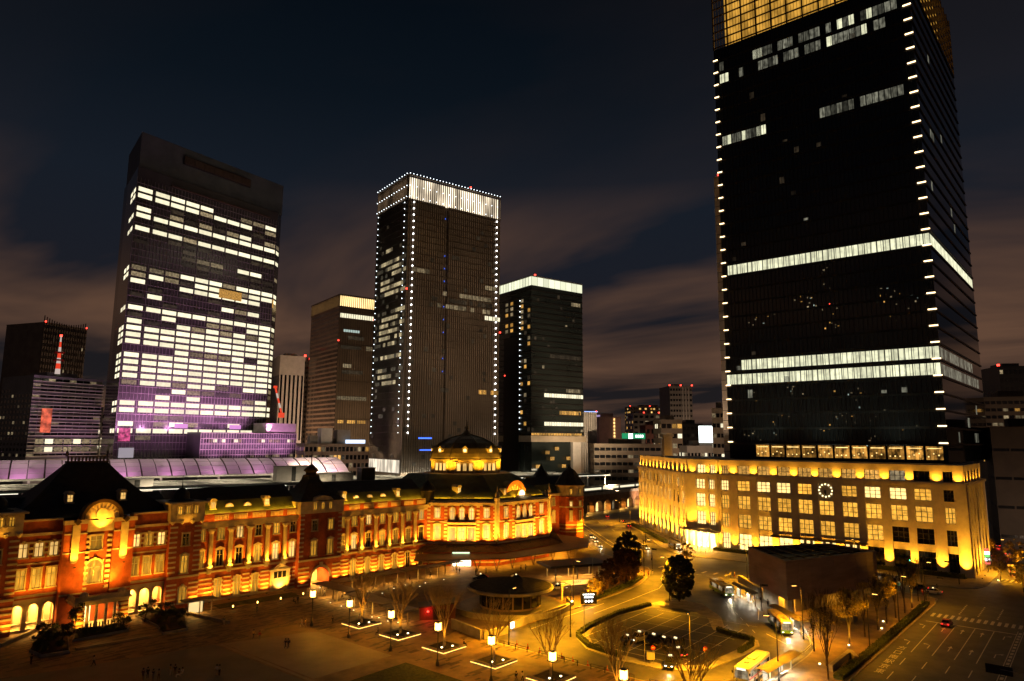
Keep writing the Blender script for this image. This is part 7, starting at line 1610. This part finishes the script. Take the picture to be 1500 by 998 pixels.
for k, (px, py) in enumerate(kp_): t_, b_ = names[(k*4) % 9], names[(k*5+2) % 9]; person(f'person in {t_} top and {b_} trousers {acts[k]} the bright corner entrance', px, py, 'walk' if k % 2 else 'stand', t_, b_, random.uniform(0, 360))
for k, (px, py, l) in enumerate(((1064, 846, 'person in {t} top waiting at the crossing kerb by the far bus'), (1070, 847, 'person in {t} top at the crossing kerb next to others'), (1076, 846, 'person in {t} coat on the right of the crossing kerb group'), (1105, 884, 'person in {t} top waiting under the far bus shelter'), (1125, 889, 'person in {t} top standing between the two bus shelters'), (1197, 918, 'person in {t} top on the plinth bench side of the pavement'), (1202, 918, 'person in {t} jacket sitting beside the stone plinth'), (950, 846, 'person in {t} top at the slim signal by the loop road'), (956, 842, 'person in {t} coat crossing by the slim signal'), (940, 845, 'person in {t} top on the kerb beside the tall evergreen'), (1345, 876, 'person in {t} top at the crossing by the prohibition disc'), (1352, 873, 'person in {t} coat waiting among the queue at the crossing corner'), (1360, 874, 'person in {t} jacket on the corner facing the cream block'), (1373, 866, 'person in {t} top walking along the cream block front'))):
    t_ = ('black', 'white', 'beige', 'navy', 'grey', 'brown', 'cream', 'red', 'black', 'yellow', 'white', 'beige', 'navy', 'grey')[k]; person(l.format(t=t_), px, py, 'walk' if k % 3 == 0 else 'stand', t_, names[(k*2+1) % 9], random.uniform(0, 360))
for k, (px, py, l) in enumerate(((669, 840, 'left one of two figures in the bright pavilion doorway'), (673, 841, 'right one of two figures in the bright pavilion doorway'), (697, 843, 'dark figure by the taxi at the pavilion forecourt'), (712, 842, 'person in grey on the pavilion forecourt'), (763, 838, 'person in black under the pavilion canopy near the black shelter'), (770, 836, 'person in beige under the pavilion canopy near the black shelter'), (600, 852, 'person in brown on the walkway before the column front'), (630, 848, 'person in navy on the walkway near the pavilion'), (576, 862, 'person in black under the canopies at the column front'))):
    person(l, px, py, 'walk' if k % 2 else 'stand', ('black', 'black', 'black', 'grey', 'black', 'beige', 'brown', 'navy', 'black')[k], 'black', 40*k)

# ================================================================== RIGHT-HAND STREET: lit trees, banner sign, more traffic
LK[0] = 3.
for k, (px, py, h, l) in enumerate(((1466, 852, 8.5, 'gold-lit street tree at the right-hand crossing behind the corner signal'), (1489, 836, 9.5, 'gold-lit street tree beyond the white box truck'), (1447, 822, 8., 'gold-lit street tree beside the cream block side wall'), (1500, 868, 7.5, 'bare-limbed gold-lit tree at the zebra of the right-hand street'))):
    x, y = G(px, py); o = leafy_tree('street_tree', l, x, y, h, egg(2.8, .3, 1.), leafy, 2200, .18, .16, seed=70+k); light(o, 'SPOT', -1.2, -.6, .7, 1500, YEL, (0, 0, 5), .1, 110); part('spike_lamp', o, spotm, -1.2, -.6, 0)
x, y = G(1448, 838); BN = empty('banner_sign', 'tall thin shop sign with red, white and green lit panels at the cream block side', 'sign', x, y, .14, RD(-60))
part('sign_pole', BN, MB().lathe([(.12, 0), (.12, 7.2)], 8).mesh('sign_pole', iron))
for k, m_ in enumerate((emat('red_board', (1., .15, .12), 1.4), sign_w, emat('green_panel', (.1, .8, .2), 1.2), sign_w, MATS['red_board'])): box('sign_panel', BN, -.7, .7, -.25, .0, 2.2+k*1.0, 3.05+k*1.0, m_)
for px, py, l, hdg in ((1462, 800, 'dark car with red tail lamps farthest down the right-hand street', 5), (1476, 812, 'grey car with red tail lamps beside the gold-lit trees', 5)):
    x, y = gp(px, py); car(l, x, y, RD(hdg), 'car', GR, 'tail')
